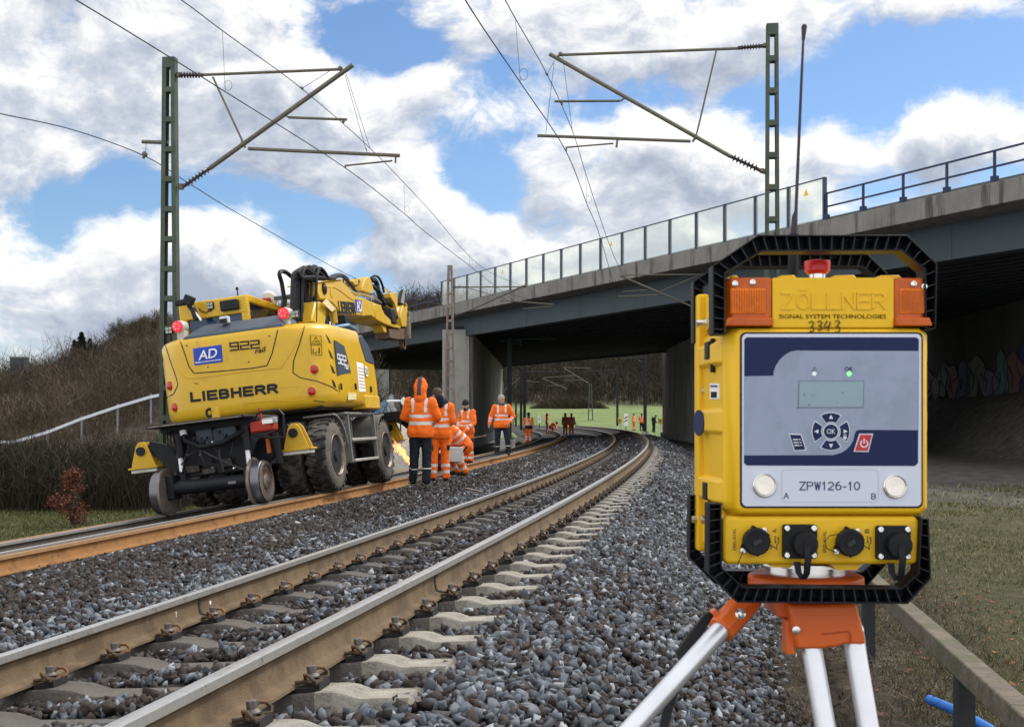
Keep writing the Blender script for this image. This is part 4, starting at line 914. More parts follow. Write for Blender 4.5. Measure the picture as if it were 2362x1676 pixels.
g = G(); c = BI(925, 540, .455); g.lathe([(.10, -.02), (.10, .006), (.075, .007)], c, (1, 0, 0), 18); part('boom_boss', g, M_YELD)
g = G(); g.tube([BI(q[0], q[1], .452) for q in ((850, 455), (960, 460), (1050, 510), (1150, 590), (1240, 650))], .012, 5); part('weld_seam', g, M_YELD)
_q = lambda x, y: ((620 + x * .15727 - 280) / .41866, (590 + y * .15727 - 560) / .41866)
sblock('LIEBHERR', _q(1022, 752), _q(1268, 772), .25, M_BLK, 'maker_lettering', .055, .5, .452)
def bplate(qs, m, name, val):
    P = [BI(*q, val) for q in qs]; g = G(); k = len(P); g.add(P + [p - Vector((.008, 0, 0)) for p in P], [tuple(range(k)), tuple(range(2 * k - 1, k - 1, -1))] + [(i, (i + 1) % k, k + (i + 1) % k, k + i) for i in range(k)]); part(name, g, m, smooth=0)
bplate([(1268, 635), (1362, 660), (1380, 838), (1285, 820)], M_BLUEAD, 'hire_badge', .458)
stext('AD', tuple(((620 + 1288 * .15727 - 280) / .41866, (590 + 725 * .15727 - 560) / .41866)), tuple(((620 + 1362 * .15727 - 280) / .41866, (590 + 742 * .15727 - 560) / .41866)), .2, M_WHT, 'badge_letters', 0, 0, .466, .01)
bplate([(1290, 798), (1374, 814), (1376, 824), (1292, 808)], M_WHT, 'badge_line', .462)
# lifting cylinder and guard
g = G(); g.tube([BI(835, 700, .50), BI(935, 800, .50), BI(962, 985, .50)], [.075, .075, .07], 10); part('hose_guard', g, M_YEL); bplate([(845, 625), (985, 770), (930, 820), (790, 690)], mat('pale_sticker', (.66, .52, .28), .6), 'sticker', .585)
g = G(); g.tube([BI(920, 880, .3), BI(930, 960, .3)], .09, 12); part('lift_cylinder', g, M_BLK); g = G(); g.tube([BI(930, 960, .3), BI(945, 1070, .3)], .06, 12); part('cylinder_rod', g, M_CHR)
g = G(); g.box(BI(1090, 940, .6), (.16, .22, .18)); part('work_lamp', g, M_BLK, bevel=.02); g = G(); p = BI(1110, 1060, .9); g.box(p, (.34, .5, .05), Matrix.Rotation(-.12, 3, 'X')); part('mirror_plate', g, mat('mirror_blue', (.35, .55, .75), .15, .6), bevel=.01)
# stick and tool carrier
bprism('stick', [(1500, 690), (1640, 720), (1700, 850), (1830, 980), (1940, 1040), (1930, 1065), (1840, 1050), (1560, 945), (1510, 880)], .0, .40, M_YELD, .02)
bprism('stick_side', [(1540, 700), (1650, 720), (1680, 900), (1690, 990), (1580, 935), (1545, 800)], -.04, .46, M_YEL, .02)
bprism('lug', [(1650, 1010), (1720, 1040), (1728, 1130), (1690, 1110)], .1, .34, M_YELD, .01)
bprism('link_plate', [(1380, 420), (1420, 330), (1470, 305), (1500, 340), (1540, 500), (1500, 560), (1370, 510)], .0, .38, M_YELD, .02)
bprism('link_plate', [(1225, 370), (1260, 335), (1310, 345), (1320, 420), (1270, 440)], .0, .34, M_YELD, .02)
bprism('link_plate', [(1780, 545), (1870, 530), (1890, 620), (1890, 860), (1850, 700), (1790, 610)], .08, .40, M_YELD, .015)
bprism('tool_head', [(1950, 780), (1990, 690), (2020, 760), (2050, 830), (2060, 1040), (1960, 1040), (1930, 900)], .0, .4, M_YELD, .02)
bprism('tool_plate', [(2070, 810), (2090, 820), (2085, 1220), (2068, 1215)], -.1, .48, M_WSTEEL, .008)
bprism('tool_plate', [(1760, 1070), (2050, 1060), (2068, 1215), (1900, 1225), (1775, 1200)], .02, .36, mat('rust_steel', (.12, .07, .045), .8, .2, .25, 6), .01)
g = G(); g.lathe([(.1, -.05), (.16, -.05), (.16, .05), (.1, .05)], BI(1960, 1280, .2), (1, 0, 0), 14, False); part('hook_eye', g, MATS['rust_steel'])
for a, b, r_ in (((1250, 390), (1400, 420), .09), ((1660, 830), (1860, 900), .08), ((1640, 740), (1800, 860), .07)):
    g = G(); g.tube([BI(*a, .2), BI(*b, .2)], r_, 10); part('cylinder', g, M_BLK)
g = G(); g.bx((.1, 10.2, 3.5), (.44, 10.6, 3.85)); part('valve_block', g, M_BLK, bevel=.03)
g = G(); g.tube([BI(1925, 740, .3), BI(1965, 530, .3)], [.12, .08], 8); part('grab_arm', g, M_BLK)
def hose(pts, r=.024, val=.3, m=None, nm='hose'):
    V_ = [BI(*p[:2], p[2] if len(p) > 2 else val) for p in pts]; out = []
    for i in range(len(V_) - 1):
        p0, p1, p2, p3 = V_[max(i - 1, 0)], V_[i], V_[i + 1], V_[min(i + 2, len(V_) - 1)]
        for k in range(5):
            t = k / 5; out.append(.5 * ((2 * p1) + (p2 - p0) * t + (2 * p0 - 5 * p1 + 4 * p2 - p3) * t * t + (3 * p1 - p0 - 3 * p2 + p3) * t ** 3))
    out.append(V_[-1]); g = G(); g.tube(out, r, 6); part(nm, g, m or M_HOSE)
rh = random.Random(5)
for k in range(30):
    t = k / 29; xb = 340 + 350 * t + rh.uniform(-12, 12); top = 215 - 75 * math.sin(min(1, t * 1.15) * math.pi * .62) + rh.uniform(-6, 40); xx = rh.uniform(-.05, .5)
    hose([(xb - 10, 960, xx), (xb - 5, 600, xx), (xb + 4, 330, xx), (xb + 25 + 20 * t, top + 22, xx), (xb + 75, top + rh.uniform(0, 14), xx), (xb + 150 - 20 * t, top + 60 + rh.uniform(0, 30), xx), (min(xb + 300, 880), 300 + rh.uniform(0, 50), xx), (940 + 40 * t, 330, xx)], .027)
hose([(225, 620), (190, 400), (155, 270), (190, 225), (260, 245), (330, 300), (420, 340)], .04, .2); hose([(215, 760), (228, 640), (225, 610)], .05, .2)
for k in range(5): hose([(860 + 20 * k, 330, .1 + .07 * k), (960, 285 + 8 * k, .1 + .07 * k), (1060, 275 + 6 * k, .1 + .07 * k), (1150, 330 + 8 * k, .1 + .07 * k), (1215, 440, .1 + .07 * k), (1290, 540, .1 + .07 * k)], .03)
for k in range(4): hose([(1090, 350 + 10 * k, .12 + .09 * k), (1150, 470, .12 + .09 * k), (1260, 555 - 6 * k, .12 + .09 * k), (1420, 590 - 8 * k, .12 + .09 * k), (1560, 600 + 8 * k, .12 + .09 * k), (1650, 690, .12 + .09 * k)], .02, m=M_CHR, nm='steel_pipe')
hose([(1500, 320), (1560, 292), (1620, 330), (1665, 430), (1690, 540)], .028); hose([(1500, 360), (1540, 350), (1580, 400), (1600, 500), (1650, 640), (1700, 700)], .06); hose([(1480, 420), (1560, 470), (1640, 560), (1680, 660)], .05)
hose([(1680, 460), (1740, 520), (1800, 600), (1850, 700)], .03, m=M_CHR); hose([(1800, 680), (1830, 800), (1900, 960)], .05); hose([(1980, 690), (2020, 720), (2010, 800), (1960, 860)], .02, m=M_YELD)
hose([(1690, 640), (1760, 700), (1820, 760), (1850, 900)], .05); hose([(1900, 760), (1890, 860), (1920, 980)], .03, m=M_CHR)
g = G(); a = BI(190, 610, .1); b = BI(712, 580, .1); g.bar(a, b, .3, .07); part('hose_shelf', g, mat('shelf_grey', (.10, .105, .11), .5, .3), bevel=.008)
# --- undercarriage
g = G(); g.bx((-.5, .5, .55), (.5, 6.4, 1.1)); part('chassis', g, M_BLK, bevel=.03)
for y in (2.26, 5.37):
    g = G(); g.tube([(-1.0, y, .6), (1.0, y, .6)], .14, 10); g.sph((0, y, .6), .26); part('axle', g, M_BLK)
def tyre(y, x0, x1, R_, nm, dusty):
    sgn = 1 if x1 > x0 else -1; wdt = abs(x1 - x0); prof = [(.31, 0), (.37, -.005), (.48, .0), (R_ - .06, .02), (R_ - .02, .05), (R_ - .012, wdt * .5), (R_ - .02, wdt - .05), (R_ - .06, wdt - .02), (.48, wdt), (.37, wdt + .005), (.31, wdt)]
    g = G(); g.lathe(prof, (x0, y, R_ - .01), (sgn, 0, 0), 40, False)
    for f in range(len(g.f)):
        k = f // 40
        g.m[f] = 1 if k in (7, 8, 9, 0, 1) else 0
    nl = 22
    for k in range(nl):
        for hf in (0, 1):
            a = 2 * math.pi * (k + .5 * hf) / nl; M = Matrix.Translation((x0, y, R_ - .01)) @ Matrix.Rotation(a, 4, 'X')
            xa, xb = (.01, wdt * .56) if hf == 0 else (wdt - .01, wdt * .44); da = .10
            q = [(sgn * xa, -.035, R_ - .075), (sgn * xa, .035, R_ - .075), (sgn * xa, .028, R_ - .012), (sgn * xa, -.028, R_ - .012)]
            g.loft([[M @ Vector(p) for p in q], [M @ (Matrix.Rotation(da * .5, 3, 'X') @ Vector((sgn * (xa + xb) / 2, p[1], R_ + (.012 if i > 1 else -.06)))) for i, p in enumerate(q)], [M @ (Matrix.Rotation(da, 3, 'X') @ Vector((sgn * xb, p[1] * .9, R_ + (.014 if i > 1 else -.06)))) for i, p in enumerate(q)]])
    t = part('tyre', g, [M_TYRE, M_TYRES], smooth=30)
    if dusty: g = G(); g.lathe([(.30, -.03), (.318, .004), (.336, .016), (.345, .01), (.33, -.01)], (x1, y, R_ - .01), (sgn, 0, 0), 32, False); part('rim_ring', g, M_WSTEEL, t)
    if dusty:
        g = G(); g.lathe([(.325, -.02), (.345, .0), (.33, .012), (.30, -.03), (.27, -.10), (.16, -.12), (.16, -.05), (.11, -.03), (.10, .01), (.002, .012)], (x1, y, R_ - .01), (sgn, 0, 0), 28); part('rim', g, M_RIM, t)
        for k in range(8): a = k * math.pi / 4; g = G(); g.lathe([(.016, -.115), (.016, -.09)], (x1, y + .21 * math.cos(a), R_ - .01 + .21 * math.sin(a)), (sgn, 0, 0), 6); part('wheel_nut', g, M_RIM, t)
for y in (2.26, 5.37):
    tyre(y, .88, 1.25, .605, 'tyre', True); tyre(y, .42, .79, .605, 'tyre', False); tyre(y, -.88, -1.25, .605, 'tyre', False); tyre(y, -.42, -.79, .605, 'tyre', False)
def railwheel(x, sgn):
    g = G(); c = (x, 0, .318); g.lathe([(.30, -.075), (.318, -.07), (.315, .045), (.30, .055)], c, (sgn, 0, 0), 40, False); 
    w = part('rail_wheel', g, M_WBRITE)
    g = G(); g.lathe([(.25, .05), (.30, .068), (.25, .075), (.235, .03), (.13, .02), (.12, .07), (.09, .09), (.002, .095)], c, (sgn, 0, 0), 32); part('wheel_disc', g, M_WSTEEL, w)
    g = G(); g.lathe([(.12, -.135), (.26, -.13), (.35, -.125), (.366, -.105), (.35, -.080), (.30, -.074)], c, (sgn, 0, 0), 40); part('wheel_flange', g, M_WSTEEL, w)
    for k in range(8): a = k * math.pi / 4; g = G(); g.lathe([(.015, .02), (.015, .04)], (x, .18 * math.cos(a), .318 + .18 * math.sin(a)), (sgn, 0, 0), 6); part('wheel_nut', g, M_BLK, w)
railwheel(.79, 1); railwheel(-.79, -1)
g = G(); g.tube([(-.7, 0, .36), (.7, 0, .36)], .105, 12); part('rail_axle', g, M_BLK)
for sx in (-1, 1): g = G(); g.bx((sx * .55, -.12, .2), (sx * .66, .16, .56)); part('axle_bearing', g, M_BLK, bevel=.02)
for sx in (-.45, .60):
    g = G(); g.tube([(sx, .05, .40), (sx, .05, .62)], .05, 8); part('cylinder_foot', g, M_BLK); g = G(); g.tube([(sx, .03, .60), (sx, .03, .82)], .036, 10); part('cylinder_rod', g, mat('rod_white', (.82, .82, .82), .3, .2)); g = G(); g.tube([(sx, .04, .80), (sx, .05, 1.16)], .07, 10); part('rail_cylinder', g, M_BLK)
g = G(); g.prism([(-.62, .50), (.55, .50), (.60, .8), (.62, 1.12), (.75, 1.22), (.75, 1.30), (-.78, 1.30), (-.78, 1.22), (-.55, 1.12), (-.48, .9)], .12, 1.1, 1); part('rail_gear_box', g, M_BLK, bevel=.02)
g = G(); g.bx((-.80, -.28, 1.27), (.72, 1.1, 1.315)); part('rear_platform', g, M_BLK, bevel=.012)
g = G(); g.prism([(-.2, 1.18), (.45, 1.18), (.45, 1.02), (.15, .92), (-.2, 1.02)], .08, .13, 1); part('plate_cover', g, M_GREYP if False else M_SLATE, bevel=.01)
g = G(); g.tube([(-.35, .0, 1.17), (-.30, -.06, 1.05), (-.05, -.12, .92), (.3, -.10, .95), (.6, -.02, 1.1)], .038, 8); part('rubber_pipe', g, M_HOSE); g = G(); g.tube([(-.355, .0, 1.2), (-.34, -.01, 1.13)], .05, 8); part('pipe_collar', g, M_WHT)
for k in range(3):
    g = G(); g.tube([(-.62 + .04 * k, .05, 1.22), (-.60 + .05 * k, -.03, 1.0), (-.5 + .03 * k, .0, .86), (-.46, .06, .72)], .014, 5); part('hose', g, M_HOSE)
    g = G(); g.tube([(.45 + .04 * k, .05, 1.18), (.5 + .04 * k, -.03, 1.08), (.6 + .02 * k, .0, .96)], .014, 5); part('hose', g, M_HOSE)
rf = random.Random(12)
for k in range(14):
    x, z = rf.uniform(-.5, .5), rf.uniform(.55, 1.2); g = G(); g.lathe([(.018, 0), (.018, .03), (.012, .035), (.012, .06)], (x, .12, z), (0, -1, 0), 8); part('hydraulic_fitting', g, (M_WSTEEL, M_GREYP, M_CHR)[k % 3])
for k in range(9):
    x, z = -.42 + .1 * k, rf.uniform(1.0, 1.2); x2, z2 = rf.uniform(-.5, .55), rf.uniform(.5, .75); g = G(); g.tube([(x, .1, z), (x + .02, .0, z - .05), ((x + x2) / 2, -.05 - rf.random() * .05, (z + z2) / 2 - .06), (x2, .02, z2), (x2, .12, z2 - .02)], .012, 6); part('hose', g, M_HOSE if k % 3 else mat('hose_grey', (.05, .05, .055), .5))
for q in ((-.3, .62, .22, .10), (.25, .66, .18, .12), (-.05, .56, .2, .08)): g = G(); g.box((q[0], .09, q[1]), (q[2], .06, q[3])); part('valve_block', g, mat('worn_dark_steel', (.045, .043, .04), .5, .4, .25, 8, col2=(.10, .075, .05), c2scale=9), bevel=.008)
g = G(); g.bx((-.76, -.285, 1.285), (.68, -.278, 1.30)); part('platform_edge', g, M_WSTEEL)
g = G(); g.bx((.30, -.105, .335), (.42, -.10, .375)); part('type_plate', g, M_GREYP)
# tow eye
p = I((485, 935), 1, 0.9); g = G(); g.tube([p + Vector((.05 * math.cos(t), .0, .06 * math.sin(t))) for t in np.linspace(0, 2 * math.pi, 12)[:-1]], .022, 6, closed=True); part('tow_shackle', g, M_BLK); g = G(); g.box(p + Vector((.09, .03, -.01)), (.09, .12, .17)); part('tow_bracket', g, M_YELD, bevel=.01)
# small auxiliary engine with roll frame on the right of the platform
g = G(); g.box((.86, .12, 1.12), (.34, .3, .16)); part('auxiliary_engine', g, M_REDE, bevel=.03); g = G(); g.box((1.0, .02, 1.19), (.2, .12, .09)); part('engine_cover', g, mat('cover_grey', (.3, .3, .3), .5), bevel=.015); g = G(); g.box((.98, -.045, 1.18), (.16, .01, .06)); part('engine_plate', g, M_WHT)
g = G(); g.tube([(.72, .0, 1.0), (.72, .0, 1.2), (.86, .0, 1.33), (1.16, .0, 1.33), (1.22, .0, 1.25), (1.2, .0, .92), (.98, .0, .94), (.72, .0, 1.0)], .018, 6); part('roll_frame', g, M_BLK)
g = G(); g.tube([(.84, .1, 1.2), (.82, .1, 1.4)], .022, 6); part('red_lever', g, M_REDE)
g = G(); g.tube([(.98, .15, 1.0), (1.0, .2, .75), (1.02, .2, .55)], [.07, .06, .05], 8); part('engine_leg', g, M_BLK); g = G(); g.bx((.87, .1, .72), (.92, .16, .98)); part('orange_stay', g, mat('stay_orange', (.35, .09, .02), .6))
# yellow buffer brackets
def bracket(xc, y, z0):
    g = G()
    for dy in (-.09, .09): g.prism([(xc - .20, z0), (xc + .20, z0), (xc + .17, z0 + .08), (xc + .08, z0 + .33), (xc + .03, z0 + .38), (xc - .05, z0 + .38), (xc - .10, z0 + .32), (xc - .19, z0 + .06)], y + dy - .014, y + dy + .014, 1)
    g.bx((xc - .24, y - .15, z0 - .03), (xc + .24, y + .15, z0)); b = part('support_bracket', g, M_YELD, bevel=.008)
    g = G(); g.lathe([(.07, -.14), (.07, -.10), (.07, .1)], (xc - .02, y, z0 + .24), (0, 1, 0), 12); part('bracket_pin', g, M_BLK, b)
    g = G(); g.bx((xc - .21, y - .12, z0 - .085), (xc + .21, y + .12, z0 - .03)); part('pad', g, mat('pad_white', (.55, .53, .48), .8, 0, .2, 8, .4, 40), b, bevel=.01)
bracket(1.22, .5, .74); bracket(-1.22, .5, .74)
for sx in (-1, 1): g = G(); g.prism([(sx * .55, .55), (sx * .62, .95), (sx * 1.1, 1.12), (sx * 1.18, 1.0), (sx * .75, .6)], .45, .6, 1); part('bracket_arm', g, M_BLK)
bracket(1.12, 6.45, .78)
# steps and fenders between the wheels
g = G()
for yc in (2.26, 5.37):
    rng_ = np.linspace(.25, 1.6, 9) if yc < 3 else np.linspace(math.pi - .25, math.pi - 1.6, 9)
    q = [(yc + .68 * math.cos(t), .6 + .68 * math.sin(t)) for t in rng_]; qi = [(yc + .65 * math.cos(t), .6 + .65 * math.sin(t)) for t in rng_]
    g2 = G(); g2.loft([[(.75, a[0], a[1]), (1.27, a[0], a[1]), (1.27, b[0], b[1]), (.75, b[0], b[1])] for a, b in zip(q, qi)]); part('fender', g2, M_GREYP)
g = G(); g.bx((.80, 2.9, 1.26), (1.27, 4.75, 1.30)); part('step_deck', g, M_GREYP, bevel=.01)
g = G(); g.bx((.80, 3.05, .42), (.86, 4.6, 1.26)); part('tool_box', g, M_GREYP); g = G(); g.bx((.86, 3.35, .86), (.93, 4.15, 1.22)); part('box_lid', g, MATS['cover_grey'], bevel=.02)
for k in range(3): g = G(); g.bx((.93, 3.45, .92 + .09 * k), (.94, 4.05, .94 + .09 * k)); part('lid_groove', g, M_BLK)
for z in (.80, .44): g = G(); g.bx((.86, 3.2, z), (1.27, 4.72, z + .05)); part('step', g, mat('step_alu', (.42, .42, .39), .5, .4), bevel=.01)
for y in (3.1, 4.72): g = G(); g.bx((1.2, y - .03, .44), (1.26, y + .03, 1.28)); part('step_stay', g, M_GREYP)
g = G(); g.bx((.9, 5.9, 1.12), (1.5, 6.7, 1.32)); part('front_box', g, M_BLK, bevel=.02)
# ------------------------------------------------------------------ warning device on its tripod
YB = 1.72; BO = at(1915, 965, YB)
M_BXY = mat('device_yellow', (.72, .43, .012), .42, 0, .04, 9, .05, 300, col2=(.62, .37, .02), c2scale=12, c2t=(.62, .8), coat=.05)
M_HND = mat('handle_black', (.008, .009, .012), .5, 0, .1, 20, spec=.2)
M_HNR = mat('handle_rib', (.022, .026, .033), .4, 0, .1, 20)
M_PALE = mat('panel_pale', (.55, .58, .68), .4, 0, .02, 5)
M_NAVY = mat('panel_navy', (.014, .022, .07), .45, 0, .05, 9, spec=.12)
M_PGREY = mat('panel_grey', (.27, .31, .42), .45, 0, .04, 9, spec=.15, col2=(.24, .28, .37), c2scale=16)
M_LCD = mat('display_glass', (.22, .31, .36), .2, 0, .06, 14, coat=.2)
M_AMB = mat('amber_lens', (.46, .085, .005), .22, 0, .15, 20, coat=.12, col2=(.28, .04, .004), c2scale=25, c2t=(.5, .7))
M_AMB2 = mat('amber_core', (.80, .21, .012), .3, 0, .2, 40, .3, 200, spec=.1)
M_RED = mat('button_red', (.45, .012, .018), .35, 0, .06, 20, coat=.3)
M_STEEL = mat('stainless', (.66, .65, .63), .22, .95, .08, 20)
M_LETN = mat('label_navy', (.02, .025, .10), .5)
M_WH2 = mat('key_white', (.62, .65, .72), .5, 0, .02, 5)
box = tag(empty('warning_device', BO), 'yellow rugged warning device with black handles and grey control panel, standing on an orange tripod', 'warning device')
def b(u, v, d=0): return at(u, v, YB + d) - BO
def bpart(name, g, m, par=None, smooth=35, bevel=0): return g.build(name, m, par or box, smooth, bevel)
PX = YB / FO
X_ = lambda u: (u - 1915) * PX
Z_ = lambda v: (965 - v) * PX
def sec(x0, x1, v0, v1, ch): # rectangle outline with chamfered corners in local metres
    z0, z1 = Z_(v1), Z_(v0); return [(x0 + ch, z0), (x1 - ch, z0), (x1, z0 + ch), (x1, z1 - ch), (x1 - ch, z1), (x0 + ch, z1), (x0, z1 - ch), (x0, z0 + ch)]
def bloft(g, secs): g.loft([[(x, d, z) for x, z in s] for d, s in secs])
g = G()
bloft(g, [(0, sec(X_(1700), X_(2130), 762, 1178, .006)), (.004, sec(X_(1694), X_(2136), 757, 1184, .008)), (.020, sec(X_(1674), X_(2149), 752, 1192, .010)), (.20, sec(X_(1662), X_(2160), 750, 1194, .010)), (.215, sec(X_(1672), X_(2150), 758, 1188, .010))])
body_ = bpart('case', g, M_BXY, bevel=.0025)
g = G(); bloft(g, [(.001, sec(X_(1782), X_(2063), 640, 756, .002)), (.20, sec(X_(1782), X_(2063), 636, 756, .002))]); bpart('case_head', g, M_BXY, bevel=.003)
g = G(); bloft(g, [(.07, sec(X_(1672), X_(2150), 642, 754, .006)), (.2, sec(X_(1668), X_(2155), 640, 754, .02))]); bpart('case_shoulder', g, M_BXY, bevel=.004)
g = G(); bloft(g, [(.006, sec(X_(1672), X_(2120), 1196, 1298, .004)), (.010, sec(X_(1669), X_(2123), 1190, 1302, .006)), (.20, sec(X_(1662), X_(2140), 1188, 1306, .02))]); bpart('case_foot', g, M_BXY, bevel=.003)
g = G(); g.prism([(X_(1920), Z_(1300)), (X_(1938), Z_(1318)), (X_(1985), Z_(1318)), (X_(2000), Z_(1300))], .02, .18, 1); g.prism([(X_(1780), Z_(1300)), (X_(1790), Z_(1312)), (X_(1830), Z_(1312)), (X_(1842), Z_(1300))], .02, .18, 1); bpart('case_keel', g, M_BXY)
for a_, b_ in ((1800, 1850), (1925, 1990), (2032, 2095), (1685, 1715)):
    g = G(); g.prism([(X_(a_), Z_(642)), (X_(a_ + 8), Z_(631)), (X_(b_ - 10), Z_(630)), (X_(b_), Z_(642))], .02, .06, 1); bpart('top_rib', g, M_BXY, bevel=.002)
# side ribs, alternating with pockets
for (v0, v1) in ((772, 848), (932, 1010), (1098, 1176)):
    for sd in (-1, 1):
        xo = X_(1674) if sd < 0 else X_(2149)
        g = G(); 
        def rb(d, ins_, out): return [(xo + sd * (-.004), d, Z_(v1)), (xo + sd * out, d, Z_(v1 - 16)), (xo + sd * out, d, Z_(v0 + 16)), (xo + sd * (-.004), d, Z_(v0))]
        g.loft([rb(.022, 0, .001), rb(.045, 0, .0085), rb(.155, 0, .014), rb(.19, 0, .014)]); bpart('side_rib', g, M_BXY, body_, bevel=.0015)
# rear flange on the left
g = G(); g.bx((X_(1650), .165, Z_(1300)), (X_(1680), .20, Z_(650))); bpart('case_flange', g, M_BXY, bevel=.004)
# front panel
def rrect(u0, v0, u1, v1, r, n=5):
    pts = []
    for cx, cy, a0 in ((u1 - r, v0 + r, -90), (u1 - r, v1 - r, 0), (u0 + r, v1 - r, 90), (u0 + r, v0 + r, 180)):
        for k in range(n + 1): a = math.radians(a0 + 90 * k / n); pts.append((cx + r * math.cos(a), cy + r * math.sin(a)))
    return pts
def plate(name, pts, d, th, m, par=None, smooth=0, bevel=0):
    g = G(); g.prism([(X_(u), Z_(v)) for u, v in pts], -d - th, -d + .001, 1); return bpart(name, g, m, par, smooth, bevel)
zq = lambda x, y: (1580 + x * .3695, 500 + y * .3695)
zr = lambda x, y: (1480 + x * .3853, 1080 + y * .3853)
plate('panel_gasket', rrect(1707, 766, 2128, 1171, 13), 0, .0012, M_HND)
pan = plate('control_panel', rrect(1711, 770, 2124, 1167, 11), .001, .0018, M_PALE, bevel=.0006)
D0 = .0029
M_GREYC0 = mat('dirt', (.05, .055, .06), .8)
def pk(name, pts, m, k=1, par=None): return plate(name, pts, D0 + .0004 * (k - 1), .0004, m, par or pan)
pk('navy_field', [zq(*p) for p in [(368, 765), (385, 752), (1440, 752), (1455, 766), (1450, 1535), (1430, 1553), (385, 1550), (366, 1535)]], M_NAVY)
grey = [(368, 995), (548, 992), (552, 960), (566, 925), (590, 890), (620, 862), (655, 842), (690, 835), (1452, 838), (1448, 1330), (1085, 1328), (1062, 1335), (1055, 1352), (1047, 1390), (1030, 1422), (1004, 1450), (970, 1472), (920, 1485), (366, 1487)]
gp = [(X_(zq(*p)[0]), Z_(zq(*p)[1])) for p in grey]; g = G(); g.prism(gp, -D0 - .0008, -D0, 1); bpart('grey_field', g, M_PGREY, pan, smooth=0)
D1 = D0 + .0008
def pk2(name, pts, m, k=0, par=None): return plate(name, [zq(*p) for p in pts], D1 + .0004 * k, .0005, m, par or pan)
pk2('display_frame', [(703, 1020), (1114, 1020), (1110, 1192), (700, 1192)], mat('frame_grey', (.16, .2, .26), .5)); pk2('display', [(710, 1028), (1108, 1028), (1103, 1186), (707, 1186)], M_LCD, 1)
def disc(name, c, r, m, k=0, par=None, n=24): return pk2(name, [(c[0] + r * math.cos(2 * math.pi * i / n), c[1] + r * math.sin(2 * math.pi * i / n)) for i in range(n)], m, k, par)
for q_, w_ in (((740, 1109), 9), ((795, 1113), 5), ((978, 1096), 7), ((770, 1171), 8), ((945, 1160), 5), ((700, 1192), 7)): disc('dirt_speck', q_, w_ * .5, M_GREYC0, 2, None, 7)
disc('led_white', (803, 979), 14, mat('led_off', (.8, .85, .9), .3)); disc('led_green', (1020, 979), 15, mat('led_green', (.2, .8, .25), .3, emit=(.25, 1, .3, .9)))
def btext(s, c, w, h, m, name='lettering', off=0, d=None, rot=0, ext=.0002, par=None, zf=zq):
    d = D1 if d is None else d; u, v = zf(*c); k = .3695 if zf is zq else (.3853 if zf is zr else 1)
    t = G(); text_geo(t, s, 1, Matrix(), off); xs = [q[0] for q in t.v]; ys = [q[1] for q in t.v]
    M = Matrix.Translation((X_(u), -d - .0004, Z_(v))) @ Matrix.Rotation(math.pi / 2, 4, 'X') @ Matrix.Rotation(rot, 4, 'Z') @ Matrix.Diagonal((w * k * PX / (max(xs) - min(xs)), h * k * PX / (max(ys) - min(ys)), 1, 1)) @ Matrix.Translation((-(max(xs) + min(xs)) / 2, -(max(ys) + min(ys)) / 2, 0))
    g = G(); text_geo(g, s, 1, M, off, ext); return bpart(name, g, m, par or pan, smooth=0)
btext('OK', (1018, 949), 50, 26, M_NAVY, off=.005); 
def outline_(name, pts, r, m, d, par=None, closed=True, zf=zq):
    g = G(); g.tube([(X_(zf(*p)[0]), -d, Z_(zf(*p)[1])) for p in pts], r, 4, closed=closed); return bpart(name, g, m, par or pan)
outline_('alarm_symbol', [(803, 938), (816, 960), (790, 960)], .0006, M_NAVY, D1)
C_ = (906, 1338)
disc('key_disc', C_, 50, M_WH2); ok_ = disc('ok_key', C_, 44, M_NAVY, 1)
btext('OK', C_, 52, 30, M_WH2, off=.0, d=D1 + .001, par=ok_)
for k, (nm) in enumerate(('right', 'down', 'left', 'up')):
    a0 = k * math.pi / 2
    def sect(r0, r1, da): 
        o = [(C_[0] + r1 * math.cos(a0 + t), C_[1] + r1 * math.sin(a0 + t)) for t in np.linspace(-da, da, 9)]; return o + [(C_[0] + r0 * math.cos(a0 + t), C_[1] + r0 * math.sin(a0 + t)) for t in np.linspace(da * .95, -da * .95, 6)]
    pk2('key_border', sect(56, 120, .60), M_WH2); kk = pk2('arrow_key', sect(61, 115, .55), M_NAVY, 1)
    cx, cy = C_[0] + 88 * math.cos(a0), C_[1] + 88 * math.sin(a0)
    pk2('arrow', [(cx + 16 * math.cos(a0 + t), cy + 16 * math.sin(a0 + t)) for t in (0, 2.2, -2.2)], M_WH2, 2, kk)
pk2('lock_symbol', [(983, 1370), (1003, 1370), (1003, 1386), (983, 1386)], M_WH2, 2); outline_('lock_shackle', [(987, 1370), (987, 1360), (993, 1356), (999, 1360), (999, 1370)], .0006, M_WH2, D1 + .001, closed=False)
pk2('key_border', [(644, 1352), (722, 1354), (755, 1456), (677, 1461)], M_WH2); mk = pk2('menu_key', [(650, 1358), (718, 1360), (747, 1450), (681, 1455)], M_NAVY, 1)
for i in range(3): y = 1385 + 18 * i; x = 668 + 4 * i; pk2('menu_line', [(x, y), (x + 32, y), (x + 34, y + 7), (x + 2, y + 7)], M_WH2, 2, mk); pk2('menu_dot', [(x + 39, y), (x + 48, y), (x + 50, y + 7), (x + 41, y + 7)], M_WH2, 2, mk)
pk2('key_border', [(1084, 1352), (1169, 1352), (1140, 1466), (1048, 1464)], M_WH2); pw = pk2('power_key', [(1090, 1358), (1162, 1358), (1135, 1460), (1055, 1458)], M_RED, 1)
outline_('power_symbol', [(1112 + 22 * math.sin(t), 1414 - 22 * math.cos(t)) for t in np.linspace(.6, 2 * math.pi - .6, 14)], .0011, M_WH2, D1 + .001, pw, False); outline_('power_symbol', [(1112, 1382), (1112, 1412)], .0011, M_WH2, D1 + .001, pw, False)
